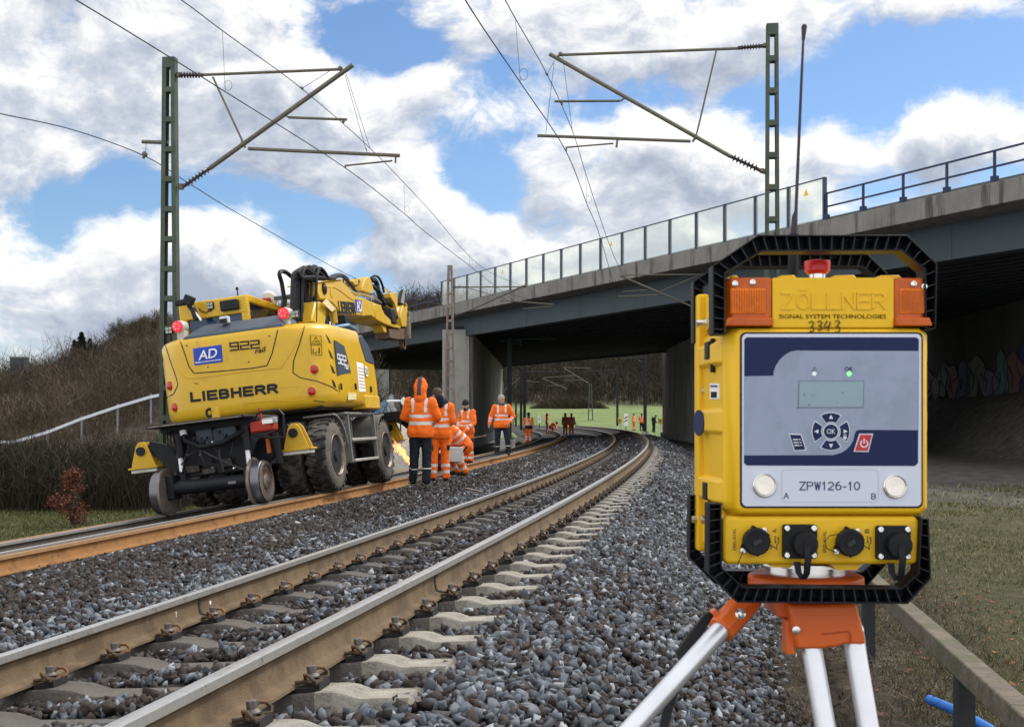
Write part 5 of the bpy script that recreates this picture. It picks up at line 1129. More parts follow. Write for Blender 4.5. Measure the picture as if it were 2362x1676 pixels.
# lower label, push buttons
outline_('label_outline', [((p[0] - 1480) / .3853, (p[1] - 1080) / .3853) for p in rrect(1802, 1082, 2024, 1157, 10)], .0007, mat('label_edge', (.40, .43, .52), .5), D0 - .0003, zf=zr)
def bblock(s, c, w, h, wt, m, zf, d, gap=.3, name='lettering', dep=.0004, par=None):
    u, v = zf(*c); k = .3695 if zf is zq else .3853; M = Matrix.Translation((X_(u), -d, Z_(v))) @ Matrix.Rotation(math.pi / 2, 4, 'X'); g = G(); block_text(g, s, M, w * k * PX, h * k * PX, wt * k * PX, gap, dep); return bpart(name, g, m, par or pan, smooth=0)
bblock('ZPW126-10', (1123, 103), 365, 52, 6.5, M_LETN, zr, D0, .34); bblock('A', (863, 162), 33, 36, 4.6, M_LETN, zr, D0); bblock('B', (1385, 165), 28, 36, 4.6, M_LETN, zr, D0)
for c in ((733, 100), (1512, 107)):
    u, v = zr(*c); g = G(); o_ = (X_(u), -D0, Z_(v)); g.lathe([(.0168, 0), (.0168, .002), (.0155, .0034), (.0142, .002)], o_, (0, -1, 0), 36); rg = bpart('button_ring', g, M_STEEL, pan)
    g = G(); g.lathe([(.0141, .0), (.0141, .0022), (.013, .003), (.004, .0028), (.0003, .0027)], o_, (0, -1, 0), 36); bpart('push_button', g, mat('brushed_steel', (.72, .68, .62), .32, .9, .12, 60), rg)
# embossed and written lettering on the head
bblock('Z', (640, 524), 80, 108, 13, M_BXY, zq, -.001, name='embossed_name', dep=.0014, par=box)
bblock('OLLNER', (975, 524), 560, 108, 13, M_BXY, zq, -.001, .28, name='embossed_name', dep=.0014, par=box)
for x_ in (728, 752): bblock('-', (x_, 456), 18, 14, 12, M_BXY, zq, -.001, name='embossed_name', dep=.0014, par=box); btext('SIGNAL SYSTEM TECHNOLOGIES', (922, 621), 668, 26, mat('emboss_yellow', (.64, .375, .010), .45, 0, .04, 9), 'embossed_name', d=-.0012, ext=.0005, par=box)
for pts in ([(772, 660), (790, 650), (803, 662), (795, 682), (780, 686), (800, 690), (803, 708), (790, 718), (778, 712)], [(826, 656), (842, 648), (855, 658), (846, 676), (832, 680), (852, 684), (855, 700), (842, 708), (830, 702)], [(888, 648), (872, 675), (868, 690), (900, 683)], [(908, 652), (896, 695), (892, 712)], [(936, 652), (954, 646), (966, 656), (955, 676), (940, 682), (962, 688), (966, 706), (952, 724), (938, 718)]):
    outline_('handwritten_digit', pts, .0009, M_BLACK, .0008, box, False)
# amber lamps
for (x0, y0, x1, y1, sd) in ((262, 378, 543, 684, -1), (1308, 380, 1520, 684, 1)):
    (u0, v0), (u1, v1) = zq(x0, y0), zq(x1, y1); g = G(); xo = X_(u0) if sd < 0 else X_(u1); xi = X_(u1) if sd < 0 else X_(u0)
    ch = .008 * sd
    g.prism([(xi, .0), (xo - ch, .0), (xo, .010), (xo, .068), (xi, .068)], Z_(v1), Z_(v0), 2); lens = bpart('amber_lamp', g, M_AMB, bevel=.003)
    iu0, iu1 = (u0 + 8, u1 - 16) if sd < 0 else (u0 + 12, u1 - 8)
    g = G(); g.bx((X_(iu0), -.002, Z_(v1 - 30)), (X_(iu1), .001, Z_(v0 + 26))); bpart('lamp_window', g, M_AMB2, lens, bevel=.001)
    n_ = 14
    for i in range(n_): uu = iu0 + 3 + (iu1 - iu0 - 6) * i / (n_ - 1); g = G(); g.tube([(X_(uu), -.0022, Z_(v1 - 33)), (X_(uu), -.0022, Z_(v0 + 29))], .0010, 4); bpart('lens_flute', g, M_AMB, lens)
    g = G(); g.prism([(X_(u0) - (.004 if sd < 0 else 0), Z_(v1)), (X_(u1) + (.004 if sd > 0 else 0), Z_(v1)), (X_(u1), Z_(v1 - 20)), (X_(u0), Z_(v1 - 20))], -.007, .066, 1); bpart('lens_skirt', g, M_AMB, lens, bevel=.002)
    for q in (((310, 418), (420, 410)) if sd < 0 else ((1424, 420), (1490, 436))):
        u, v = zq(*q); g = G(); g.lathe([(.0042, 0), (.0042, .003), (.0025, .0035), (.0022, .0015)], (X_(u), -.0005, Z_(v)), (0, -1, 0), 12); bpart('screw', g, M_STEEL, lens)
# emergency stop and aerial
u, v = zq(826, 372); g = G(); o_ = b(u, v, .06); g.lathe([(.012, -.004), (.012, .004)], o_, (0, 0, 1), 20); es = bpart('stop_collar', g, M_STEEL); g = G(); g.lathe([(.014, .003), (.0185, .008), (.0193, .019), (.018, .0225), (.012, .0235), (.001, .024)], o_, (0, 0, 1), 28); bpart('stop_button', g, M_RED, es)
g = G(); A_ = [b(1829, 640, .12), b(1831, 540, .12)]; g.tube(A_, [.0085, .0075], 10); bpart('aerial_base', g, M_HND); g = G(); g.tube([b(1831, 545, .12), b(1833, 500, .12), b(1836, 486, .12), b(1848, 200, .12), b(1853, 90, .12)], [.0055, .0045, .0026, .0021, .0018], 8); g.tube([b(1853, 92, .12), b(1855, 62, .12), b(1855.5, 57, .12)], [.0025, .0044, .003], 8); bpart('aerial', g, mat('aerial_dark', (.035, .025, .04), .5))
# ribbed handles
def handle(name, pts, hw, d0, d1, step, par=box):
    P = [Vector((X_(u), Z_(v))) for u, v in pts]; k = len(P); hw = [w * PX for w in hw]; off = []
    for i in range(k):
        t0 = (P[i] - P[i - 1]).normalized() if i else None; t1 = (P[i + 1] - P[i]).normalized() if i < k - 1 else None
        if t0 is None: n = Vector((-t1.y, t1.x))
        elif t1 is None: n = Vector((-t0.y, t0.x))
        else:
            n0 = Vector((-t0.y, t0.x)); n1 = Vector((-t1.y, t1.x)); n = (n0 + n1).normalized(); n = n / max(n.dot(n0), .5)
        off.append(n * hw[i])
    A = [p + o for p, o in zip(P, off)]; B_ = [p - o for p, o in zip(P, off)]
    g = G(); th = .0022
    def strip(Q, S_, da, db):
        n = len(Q); g.loft([[(Q[i].x, da, Q[i].y), (S_[i].x, da, S_[i].y), (S_[i].x, db, S_[i].y), (Q[i].x, db, Q[i].y)] for i in range(n)])
    A2 = [p + o * (1 - th / o.length) for p, o in zip(P, off)]; B2 = [p - o * (1 - th / o.length) for p, o in zip(P, off)]
    strip(A, A2, d0, d1); strip(B2, B_, d0, d1); strip(A2, B2, d1 - .004, d1)
    for e in (0, -1):
        q = [(A[e].x, A[e].y), (B_[e].x, B_[e].y)]; t = (P[1] - P[0]).normalized() if e == 0 else (P[-2] - P[-1]).normalized(); g.loft([[(a[0], d0, a[1]), (a[0] + t.x * .002, d0, a[1] + t.y * .002), (a[0] + t.x * .002, d1, a[1] + t.y * .002), (a[0], d1, a[1])] for a in q])
    h = bpart(name, g, M_HND, par, smooth=25, bevel=.0006)
    g = G()
    for i in range(k - 1):
        L_ = (P[i + 1] - P[i]).length; n = max(1, int(L_ / (step * PX)))
        for j in range(n):
            t = (j + .5) / n; a = A2[i].lerp(A2[i + 1], t); c = B2[i].lerp(B2[i + 1], t); g.bar((a.x, (d0 + d1) / 2, a.y), (c.x, (d0 + d1) / 2, c.y), (d1 - d0) * .86, .0011, up=(P[i + 1] - P[i]).normalized().to_3d().xzy if False else ((P[i + 1] - P[i]).x, 0, (P[i + 1] - P[i]).y))
    bpart('handle_ribs', g, M_HNR, h); return h
up = [(1657, 772), (1657, 622), (1752, 562), (2083, 561), (2144, 616), (2144, 760)]; lo = [(1648, 1160), (1648, 1314), (1706, 1370), (2084, 1373), (2130, 1326), (2131, 1194)]
handle('front_handle', up, [14, 15, 19, 18, 15, 12], -.006, .030, 24); handle('front_handle', lo, [15, 16, 18, 18, 15, 9], -.006, .030, 24)
handle('rear_handle', up, [12, 13, 17, 17, 13, 12], .185, .215, 24); handle('rear_handle', lo, [13, 14, 17, 17, 13, 10], .185, .215, 24)
# fittings on the left wall
xa, xb_ = X_(1674), X_(1662)
def LW(u, v, lift=0):
    """sight line of a photo point on the left wall"""
    t = (u - CXX) / FO; d = .1
    for _ in range(12): d = (BO.x + xa + (xb_ - xa) * (d - .02) / .18 - lift) / t - YB
    return b(u, v, d)
def wallbolt(u, v, r, h, n=6, m=None):
    p = LW(u, v); g = G(); g.lathe([(r * 1.5, -.002), (r * 1.5, .002), (r, .002), (r, h)], p, (-1, 0, 0), 16); bpart('side_bolt', g, m or M_STEEL)
wallbolt(1630, 746, .006, .016); wallbolt(1619, 1197, .006, .016); wallbolt(1622, 901, .004, .003); wallbolt(1618, 1049, .004, .003); wallbolt(1634, 1197, .007, .01)
for (u, v) in ((1645, 808), (1640, 1132)):
    p = LW(u, v); g = G(); g.box(p + Vector((-.004, .004, 0)), (.012, .034, .026)); g.box(p + Vector((-.003, -.012, -.008)), (.006, .012, .05)); bpart('latch', g, M_HND, bevel=.001)
def lwplate(name, u0, v0, u1, v1, m):
    P = [LW(u, v, .0008) for u, v in ((u0, v0), (u1, v0), (u1, v1), (u0, v1))]; g = G(); g.add(P + [p + Vector((.001, 0, 0)) for p in P], [(0, 1, 2, 3), (7, 6, 5, 4), (0, 4, 5, 1), (1, 5, 6, 2), (2, 6, 7, 3), (3, 7, 4, 0)]); return bpart(name, g, m, smooth=0)
st = lwplate('inventory_sticker', 1637, 884, 1658, 920, M_WHT)
for k_ in range(6): lwplate('sticker_bar', 1641 + k_ * 2.3, 903, 1642.1 + k_ * 2.3, 917, M_BLACK).location = (-.0012, 0, 0)
lwplate('sticker_text', 1640, 888, 1655, 892, M_LETN).location = (-.0012, 0, 0)
g = G(); p = LW(1613, 975, .012); g.lathe([(.02, 0), (.02, .0015)], p, (-1, -.25, 0), 24); bpart('round_badge', g, M_NAVY)
# connectors
def screw(u, v, par, d=.004): g = G(); g.lathe([(.0042, 0), (.0042, .0022), (.0032, .0032), (.0018, .0032), (.0016, .0012)], (X_(u), -d, Z_(v)), (0, -1, 0), 12); bpart('screw', g, M_STEEL, par)
for c, rr_ in (((678, 432), 31), ((1235, 438), 31)):
    u, v = zr(*c); g = G(); g.box((X_(u), -.0015, Z_(v)), (.028, .005, .036), Matrix.Rotation(.5, 3, 'Y')); g.lathe([(rr_ * PX * .92, 0), (rr_ * PX, .004), (rr_ * PX, .016), (rr_ * PX * .9, .018), (.006, .017), (.001, .017)], (X_(u), 0, Z_(v)), (0, -1, 0), 28)
    for k in range(28): a = 2 * math.pi * k / 28; g.box((X_(u) + rr_ * PX * math.cos(a), -.010, Z_(v) + rr_ * PX * math.sin(a)), (.0012, .011, .0012))
    cn = bpart('round_connector', g, M_HND); screw(u + 20, v - 25, cn); screw(u - 29, v + 22, cn); g = G(); g.box((X_(u), -.0185, Z_(v)), (.012, .003, .006), Matrix.Rotation(-.5, 3, 'Y')); bpart('cap_grip', g, M_HNR, cn)
    g = G(); w0 = (1480 + .3853 * 607, 1080 + .3853 * 490); dx = u - zr(678, 432)[0]
    pts = [(u - 29, v + 22), (u - 36, v + 36), (u - 42, v + 50), (u - 44, v + 64)] if c[0] < 900 else [(u - 29, v + 24), (u - 52, v + 14), (u - 58, v - 2), (u - 46, v - 16), (u - 26, v - 19)]
    g.tube([(X_(a), -.010, Z_(q)) for a, q in pts], .0007, 5); bpart('cap_cord', g, M_HND, cn)
for c in ((946, 436), (1505, 443)):
    u, v = zr(*c); g = G(); q = 39 * PX; g.prism([(X_(u) + s1 * q * a, Z_(v) + s2 * q * c2) for s1, s2, a, c2 in ((-1, -1, 1, .9), (-1, -1, .9, 1), (1, -1, .9, 1), (1, -1, 1, .9), (1, 1, 1, .9), (1, 1, .9, 1), (-1, 1, .9, 1), (-1, 1, 1, .9))], -.005, .008, 1); cn = bpart('square_connector', g, M_HND, bevel=.001)
    cu_, cv_ = u + 8, v + 4; g = G(); g.lathe([(.0175, 0), (.0175, .012), (.0165, .0145), (.006, .015), (.001, .015)], (X_(cu_), -.005, Z_(cv_)), (0, -1, 0), 28); g.lathe([(.004, .015), (.004, .017)], (X_(cu_), -.005, Z_(cv_)), (0, -1, 0), 12); bpart('connector_cap', g, M_HND, cn)
    for s1 in (-1, 1):
        for s2 in (-1, 1): screw(u + s1 * 31, v + s2 * 31, cn, .005)
    g = G(); pts = [(cu_ + 1, cv_, .021), (cu_ + 2, cv_ + 30, .025), (cu_, cv_ + 66, .022), (cu_ - 6, cv_ + 80, .016), (cu_ - 14, cv_ + 66, .010), (cu_ - 16, cv_ + 42, .006)]
    g.loft([[(X_(a) - .0045, -dd, Z_(q)), (X_(a) + .0045, -dd, Z_(q)), (X_(a) + .0045, -dd + .0022, Z_(q) ), (X_(a) - .0045, -dd + .0022, Z_(q))] for a, q, dd in pts]); bpart('cap_strap', g, M_HND, cn)
for c in ((560, 425), (1101, 440)): btext('ERRI AVAL', c, 128, 20, M_BLACK, 'port_lettering', d=-.0062, zf=zr, rot=math.pi / 2, par=box)
for cx, L_ in ((797, 'A'), (1352, 'B')):
    btext('Z', (cx, 472), 34, 40, M_BLACK, 'port_lettering', d=-.0062, zf=zr, rot=math.pi / 2, par=box); btext(L_, (cx + 4, 375), 26, 26, M_BLACK, 'port_lettering', d=-.0062, zf=zr, rot=math.pi / 2, par=box)
    outline_('port_arrow', [(cx + 26, 455), (cx + 26, 410), (cx + 20, 418)], .0007, M_BLACK, -.0056, box, False, zr); outline_('port_arrow', [(cx + 8, 405), (cx + 8, 448), (cx + 14, 440)], .0007, M_BLACK, -.0056, box, False, zr)
# ------------------------------------------------------------------ tripod
M_ORG = mat('tripod_orange', (.62, .115, .018), .42, 0, .06, 8, coat=.2, col2=(.45, .08, .02), c2scale=9, c2t=(.62, .8))
M_ALU = mat('tripod_aluminium', (.62, .63, .66), .32, .75, .07, 14, col2=(.42, .42, .44), c2scale=6, c2t=(.58, .72))
TO = at(1858, 1345, 1.84); tri = tag(empty('tripod', TO), 'orange and aluminium surveying tripod with thick tubular legs, set on the ballast edge', 'tripod')
def t3(u, v, Y): return at(u, v, Y) - TO
def tpart(name, g, m, par=None, smooth=35, bevel=0): return g.build(name, m, par or tri, smooth, bevel)
g = G(); g.lathe([(.082, 0), (.086, .004), (.086, .018), (.078, .022)], (0, 0, -.006), (0, 0, 1), 36); hd = tpart('tripod_head', g, M_ORG, bevel=.002)
g = G(); g.lathe([(.06, .0), (.06, .014), (.072, .014), (.072, .019)], (0, 0, .016), (0, 0, 1), 36); tpart('mounting_ring', g, M_STEEL, hd)
g = G(); g.prism([(-.075, -.02), (.08, -.02), (.07, -.004), (-.07, -.004)], -.05, .07, 1); g.prism([(-.05, -.045), (.06, -.045), (.06, -.018), (-.06, -.018)], -.04, .05, 1); tpart('head_casting', g, M_ORG, hd, bevel=.003)
# left leg
a0 = t3(1718, 1392, 1.83); a1 = t3(1668, 1446, 1.80); dirv = (t3(1478, 1655, 1.735) - a1).normalized()
g = G(); g.tube([t3(1736, 1372, 1.84), a0, a1 + dirv * .006], [.020, .022, .0215], 8); tpart('leg_bracket', g, M_ORG, bevel=.002)
g = G(); nn = a0.lerp(a1, .45); g.lathe([(.008, .016), (.008, .025), (.005, .026), (.003, .022)], nn, (.15, -1, .2), 14); tpart('bracket_bolt', g, M_STEEL)
foot = a1 + dirv * ((.30 - (TO.z + a1.z)) / dirv.z); 
g = G(); g.tube([a1 - dirv * .01, a1.lerp(foot, .9)], .0145, 20); tpart('leg', g, M_ALU); g = G(); g.tube([a1.lerp(foot, .88), foot], [.017, .006], 14); tpart('leg_tip', g, M_ORG)
g = G(); sp = [t3(1664, 1398, 1.86), t3(1640, 1412, 1.86), t3(1612, 1452, 1.855), t3(1580, 1500, 1.85), t3(1585, 1530, 1.84), t3(1560, 1580, 1.83), t3(1540, 1640, 1.82), t3(1525, 1710, 1.81)]
g.loft([[p + Vector((-w_, 0, -.004)), p + Vector((w_, 0, .004)), p + Vector((w_, .004, .006)), p + Vector((-w_, .004, -.002))] for p, w_ in zip(sp, (.006, .010, .012, .014, .010, .009, .008, .008))]); tpart('carry_strap', g, M_HOSE)
g = G(); g.prism([(t3(1640, 1412, 1.8).x, t3(1640, 1412, 1.8).z), (t3(1652, 1404, 1.8).x, t3(1652, 1404, 1.8).z), (t3(1672, 1424, 1.8).x, t3(1672, 1424, 1.8).z), (t3(1660, 1434, 1.8).x, t3(1660, 1434, 1.8).z)], -.04, -.02, 1); tpart('strap_lug', g, M_ORG, bevel=.001)
# front leg: bracket with two tubes
def t2(x, y, Y=1.775): return t3(*zr(x, y), Y)
fr = [t2(*p) for p in ((885, 822), (1290, 816), (1318, 920), (1345, 1052), (1215, 1050), (1185, 1062), (1090, 1078), (930, 1080), (900, 940))]; bk = [p + Vector((0, .036, 0)) for p in fr]; k = len(fr)
g = G(); g.add(fr + bk, [tuple(range(k)), tuple(range(2 * k - 1, k - 1, -1))] + [(i, i + k, (i + 1) % k + k, (i + 1) % k) for i in range(k)]); br = tpart('leg_bracket', g, M_ORG, bevel=.004)
g = G(); p = t2(880, 1000, 1.80); g.box(p, (.014, .03, .05)); tpart('bracket_lug', g, M_ORG, br, bevel=.002)
g = G(); g.lathe([(.006, 0), (.006, .004), (.003, .0045)], t2(922, 965, 1.774), (0, -1, 0), 14); tpart('bracket_bolt', g, M_STEEL, br)
g = G(); q = [t2(*p, 1.7735) for p in ((1080, 990), (1232, 975), (1250, 985), (1252, 1040))]; g.tube(q, .0011, 4); tpart('casting_line', g, mat('orange_dark', (.35, .06, .02), .5), br)
for (x0, y0, x1, y1) in ((1015, 1060, 1100, 1547), (1272, 1045, 1357, 1547)):
    pa, pb = t2(x0, y0, 1.795), t2(x1, y1, 1.76); dv = (pb - pa).normalized(); ft = pa + dv * ((-.08 - (TO.z + pa.z)) / dv.z); g = G(); g.tube([pa - dv * .03, pa.lerp(ft, .9)], .0153, 22); tpart('leg', g, M_ALU); g = G(); g.tube([pa.lerp(ft, .88), ft], [.018, .006], 14); tpart('leg_tip', g, M_ORG)
# rear leg, mostly hidden behind the front pair
pa = t3(1972, 1450, 1.90); pb = t3(2004, 1676, 2.10); dv = (pb - pa).normalized(); ft = pa + dv * ((-.1 - TO.z - pa.z) / dv.z)
g = G(); g.tube([Vector((.02, .04, -.02)), pa, pa.lerp(ft, .92)], .0135, 16); tpart('leg', g, M_ALU)
g = G(); g.tube([t2(905, 1105, 1.8) + Vector((.006 * math.cos(t), 0, .009 * math.sin(t))) for t in np.linspace(0, 2 * math.pi, 12)[:-1]], .0011, 5, closed=True); tpart('key_ring', g, M_STEEL, br)
# ------------------------------------------------------------------ people
M_HV = mat('hi_vis_orange', (.86, .15, .012), .75, 0, .10, 12, .3, 40, col2=(.62, .10, .012), c2scale=9, c2t=(.55, .75))
M_HVD = mat('hi_vis_lifted', (.9, .19, .04), .8, 0, .15, 8, .3, 40)  # copy of the orange, colour lifted to offset the bridge's shade on far workers
M_REFL = mat('reflective_tape', (.62, .58, .56), .4, .1, .06, 20)
M_NAVYC = mat('navy_cloth', (.014, .016, .026), .85, 0, .2, 10, .3, 40)
M_GREYC = mat('grey_cloth', (.06, .058, .07), .8, 0, .15, 10)
M_SKIN = mat('skin', (.52, .30, .215), .55, 0, .05, 15)
M_HAIRD = mat('dark_hair', (.02, .015, .012), .7, 0, .3, 40); M_HAIRB = mat('brown_hair', (.07, .045, .03), .7, 0, .3, 40); M_HAIRG = mat('grey_hair', (.30, .28, .27), .7, 0, .25, 40)
M_BOOT = mat('boot_leather', (.014, .013, .013), .6); M_EYE = mat('eye_dark', (.02, .015, .015), .3); M_LIP = mat('lip', (.38, .16, .13), .5)
M_GREENC = mat('dark_green_cloth', (.012, .03, .024), .85, 0, .2, 8)
def blob(name, caps, vox, mats, parent, assign=None, wrinkle=0, smooth_it=4, hem=None):
    bm = bmesh.new()
    for c in caps:
        p0, p1, r0, r1 = Vector(c[0]), Vector(c[1]), c[2], c[3]; sc = c[4] if len(c) > 4 else (1, 1, 1); d = p1 - p0; L_ = d.length; n = 12
        if L_ < 1e-5: d = Vector((0, 0, 1)); L_ = 1e-4
        t = d.normalized(); u = t.cross(Vector((0, 1, 0)) if abs(t.y) < .9 else Vector((1, 0, 0))).normalized(); w = t.cross(u); rings = []
        for a, r, o in [(-math.pi / 2 * (1 - i / 4), r0, 0) for i in range(4)] + [(0, r0, 0), (0, r1, 1)] + [(math.pi / 2 * (i + 1) / 4, r1, 1) for i in range(4)]:
            q = max(math.cos(a), .03) * r; z = math.sin(a) * r + o * L_; rings.append([bm.verts.new(p0 + Vector([v * s for v, s in zip((t * z + (u * math.cos(2 * math.pi * j / n) + w * math.sin(2 * math.pi * j / n)) * q), sc)])) for j in range(n)])
        for ra, rb_ in zip(rings[:-1], rings[1:]):
            for j in range(n): bm.faces.new((ra[j], ra[(j + 1) % n], rb_[(j + 1) % n], rb_[j]))
        bm.faces.new(rings[0][::-1]); bm.faces.new(rings[-1])
    bmesh.ops.recalc_face_normals(bm, faces=bm.faces)
    me = bpy.data.meshes.new('tmp'); bm.to_mesh(me); bm.free(); ob = bpy.data.objects.new('tmp', me); COL.objects.link(ob)
    r = ob.modifiers.new('r', 'REMESH'); r.mode = 'VOXEL'; r.voxel_size = vox; s = ob.modifiers.new('s', 'SMOOTH'); s.factor = .5; s.iterations = smooth_it
    dg = bpy.context.evaluated_depsgraph_get(); m2 = bpy.data.meshes.new_from_object(ob.evaluated_get(dg)); bpy.data.objects.remove(ob); bpy.data.meshes.remove(me)
    if hem is not None:
        for v in m2.vertices:
            if v.co.z < hem and abs(v.co.x) < .23 and abs(v.co.y) < .24: v.co.z = hem + (v.co.z - hem) * .06
    if wrinkle:
        for v in m2.vertices: v.co += v.normal * wrinkle * (mnoise.noise(v.co * 9) + .6 * mnoise.noise(v.co * 21))
    m2.name = name; m2.materials.clear()
    for m in mats: m2.materials.append(m)
    if assign:
        for p in m2.polygons: p.material_index = assign(p.center)
    m2.shade_smooth(); o = bpy.data.objects.new(name, m2); COL.objects.link(o); o.parent = parent; return o
def segd(p, a, b_):
    a, b_ = Vector(a), Vector(b_); d = b_ - a; t = max(0, min(1, (p - a).dot(d) / d.length_squared)); return (p - a - d * t).length, t
def person(loc, heading, label, J=None, vox=.022, jacket='hv', trousers='navy', hat=None, hair=None, fat=1.0, lean=0, group=None, soil_or_lift=False, calf=False, lowband=False, glasses=False, beard=False, scale=1.0, head_turn=0, vest=False, hvest=False):
    """faces local -Y; heading turns it about Z"""
    o = tag(empty('person', loc, (0, 0, heading)), label, 'person', group); o.scale = (scale,) * 3
    D = dict(pel=(0, 0, .93), che=(0, 0, 1.28), nek=(0, 0, 1.50), hd=(0, -.02, 1.655), ls=(-.19, 0, 1.43), rs=(.19, 0, 1.43), le=(-.25, .03, 1.15), re=(.25, .03, 1.15), lw=(-.26, -.04, .92), rw=(.26, -.04, .92),
             lh=(-.10, 0, .92), rh=(.10, 0, .92), lk=(-.11, -.02, .50), rk=(.11, -.02, .50), la=(-.12, .02, .09), ra=(.12, .02, .09))
    D.update(J or {}); V_ = {k: Vector(v) for k, v in D.items()}
    HV = M_HVD if soil_or_lift else M_HV
    up = (V_['hd'] - V_['nek']).normalized(); hd = V_['hd']; f = Vector((math.sin(head_turn), -math.cos(head_turn), 0)); f = (f - up * f.dot(up)).normalized(); sd = f.cross(up)
    # body: head with face, neck, hidden torso and limbs, hands with fingers, one surface
    caps = [(hd + up * .03 + f * -.01, hd + up * .035 + f * -.012, .098, .098), (hd - up * .02 + f * .015, hd - up * .075 + f * .035, .082, .056), (V_['nek'] - up * .05, hd - up * .05, .06, .055),
            (hd + f * .095 - up * .002, hd + f * .112 - up * .028, .011, .017), (hd + sd * .093 - up * .01, hd + sd * .096 - up * .035, .018, .014), (hd - sd * .093 - up * .01, hd - sd * .096 - up * .035, .018, .014),
            (hd + f * .082 - up * .07, hd + f * .082 - up * .072, .022, .022), (V_['pel'], V_['che'], .12, .13), (V_['che'], V_['nek'], .13, .06), (V_['lh'], V_['lk'], .075, .05), (V_['rh'], V_['rk'], .075, .05), (V_['lk'], V_['la'], .05, .035), (V_['rk'], V_['ra'], .05, .035),
            (V_['ls'], V_['le'], .05, .04), (V_['rs'], V_['re'], .05, .04), (V_['che'], V_['ls'], .08, .05), (V_['che'], V_['rs'], .08, .05), (V_['pel'], V_['lh'], .1, .08), (V_['pel'], V_['rh'], .1, .08)]
    for s_ in 'lr':
        e, w_ = V_[s_ + 'e'], V_[s_ + 'w']; d = (w_ - e).normalized(); x = d.cross(Vector((0, 1, 0))); x = (x if x.length > .1 else Vector((1, 0, 0))).normalized(); y = x.cross(d)
        caps += [(e, w_, .038, .026), (w_, w_ + d * .07, .028, .032)]
        for k, (off, ln) in enumerate(((-.027, .062), (-.009, .074), (.009, .07), (.027, .052))):
            b0 = w_ + d * .085 + y * off; caps.append((b0, b0 + d * ln * .55 + x * .004, .010, .009)); caps.append((b0 + d * ln * .55 + x * .004, b0 + d * ln + x * .02, .009, .0075))
        t0 = w_ + d * .03 + y * -.03; caps += [(t0, t0 + d * .035 - y * .022, .012, .010), (t0 + d * .035 - y * .022, t0 + d * .062 - y * .02 + x * .01, .010, .008)]
    fv = .011 if vox < .03 else .016
    body = blob('body', caps, fv, [M_SKIN], o, smooth_it=2)
    for s_ in (-1, 1): g = G(); g.sph(hd + f * .088 + up * .012 + sd * .034 * s_, .0115, 8, 5); g.build('eye', M_EYE, o)
    g = G(); g.tube([hd + f * .099 - up * .052 + sd * q for q in (-.024, 0, .024)], .006, 5); g.build('mouth', M_LIP, o)
    # jacket
    tors = [(V_['pel'] + Vector((-.055, 0, -.03)), V_['pel'] + Vector((.055, 0, -.03)), .178 * fat, .178 * fat, (1, .9, 1)), (V_['pel'] + Vector((0, 0, -.02)), V_['pel'] + (V_['che'] - V_['pel']) * .5, .205 * fat, .19 * fat, (1, .8, 1)), (V_['pel'] + (V_['che'] - V_['pel']) * .5, V_['che'], .185 * fat, .185 * fat, (1, .76, 1)), (V_['che'], V_['nek'] - Vector((0, 0, .06)), .18 * fat, .09, (1, .75, 1)),
            (V_['che'] + Vector((0, 0, .06)), V_['ls'], .13, .095), (V_['che'] + Vector((0, 0, .06)), V_['rs'], .13, .095), (V_['nek'] - Vector((0, 0, .05)), V_['nek'] + Vector((0, 0, .02)), .095, .085)]
    # squashed capsules are laid out about the origin of their first point, so keep y thickness there
    arms = [(V_[s_ + 's'], V_[s_ + 'e'], .092, .075) for s_ in 'lr'] + [(V_[s_ + 'e'], V_[s_ + 'w'], .075, .056) for s_ in 'lr']
    mj = {'hv': HV, 'navy': M_NAVYC, 'green': M_GREENC}[jacket]
    ax0, ax1 = V_['pel'] + Vector((0, 0, -.2)), V_['nek']; 
    def asg(c):
        da = min((segd(c, V_[s_ + 's'], V_[s_ + 'e']) + (0,) for s_ in 'lr'), key=lambda q: q[0]); db = min((segd(c, V_[s_ + 'e'], V_[s_ + 'w']) + (1,) for s_ in 'lr'), key=lambda q: q[0])
        dt, t = segd(c, ax0, ax1); h = t * (ax1 - ax0).length
        if min(da[0] / .09, db[0] / .07) < dt / .19 and (c - V_['che']).length > .2:
            if db[0] < da[0] and (.28 < db[1] < .44 or .62 < db[1] < .76): return 1
            return 0
        if jacket == 'hv':
            if .30 < h < .355 or .43 < h < .485: return 1
            if lowband and h < .30: return 2
            if vest and h < .0: return 2
            if abs(abs(c.x - 0) - .115) < .026 and h > .52: return 1
            if h > .745: return 2
            return 0
        return 0
    if jacket: blob('jacket', tors + arms, vox, [mj, M_REFL, M_GREYC if not lowband else M_NAVYC], o, asg, .011, 4, (V_['pel'].z - .115) if V_['pel'].z > .8 else None)
    if hvest: pass
    # trousers and boots
    legs = [(V_['pel'] + Vector((0, 0, .02)), V_['pel'] + Vector((0, 0, -.03)), .16, .16, (1, .8, 1))] + [(V_[s_ + 'h'], V_[s_ + 'k'], .112, .088) for s_ in 'lr'] + [(V_[s_ + 'k'], V_[s_ + 'a'] + Vector((0, 0, .0)), .088, .078) for s_ in 'lr'] + [(V_['pel'], V_[s_ + 'h'], .14, .12) for s_ in 'lr']
    mt = {'navy': M_NAVYC, 'hv': HV, 'green': M_GREENC}[trousers]
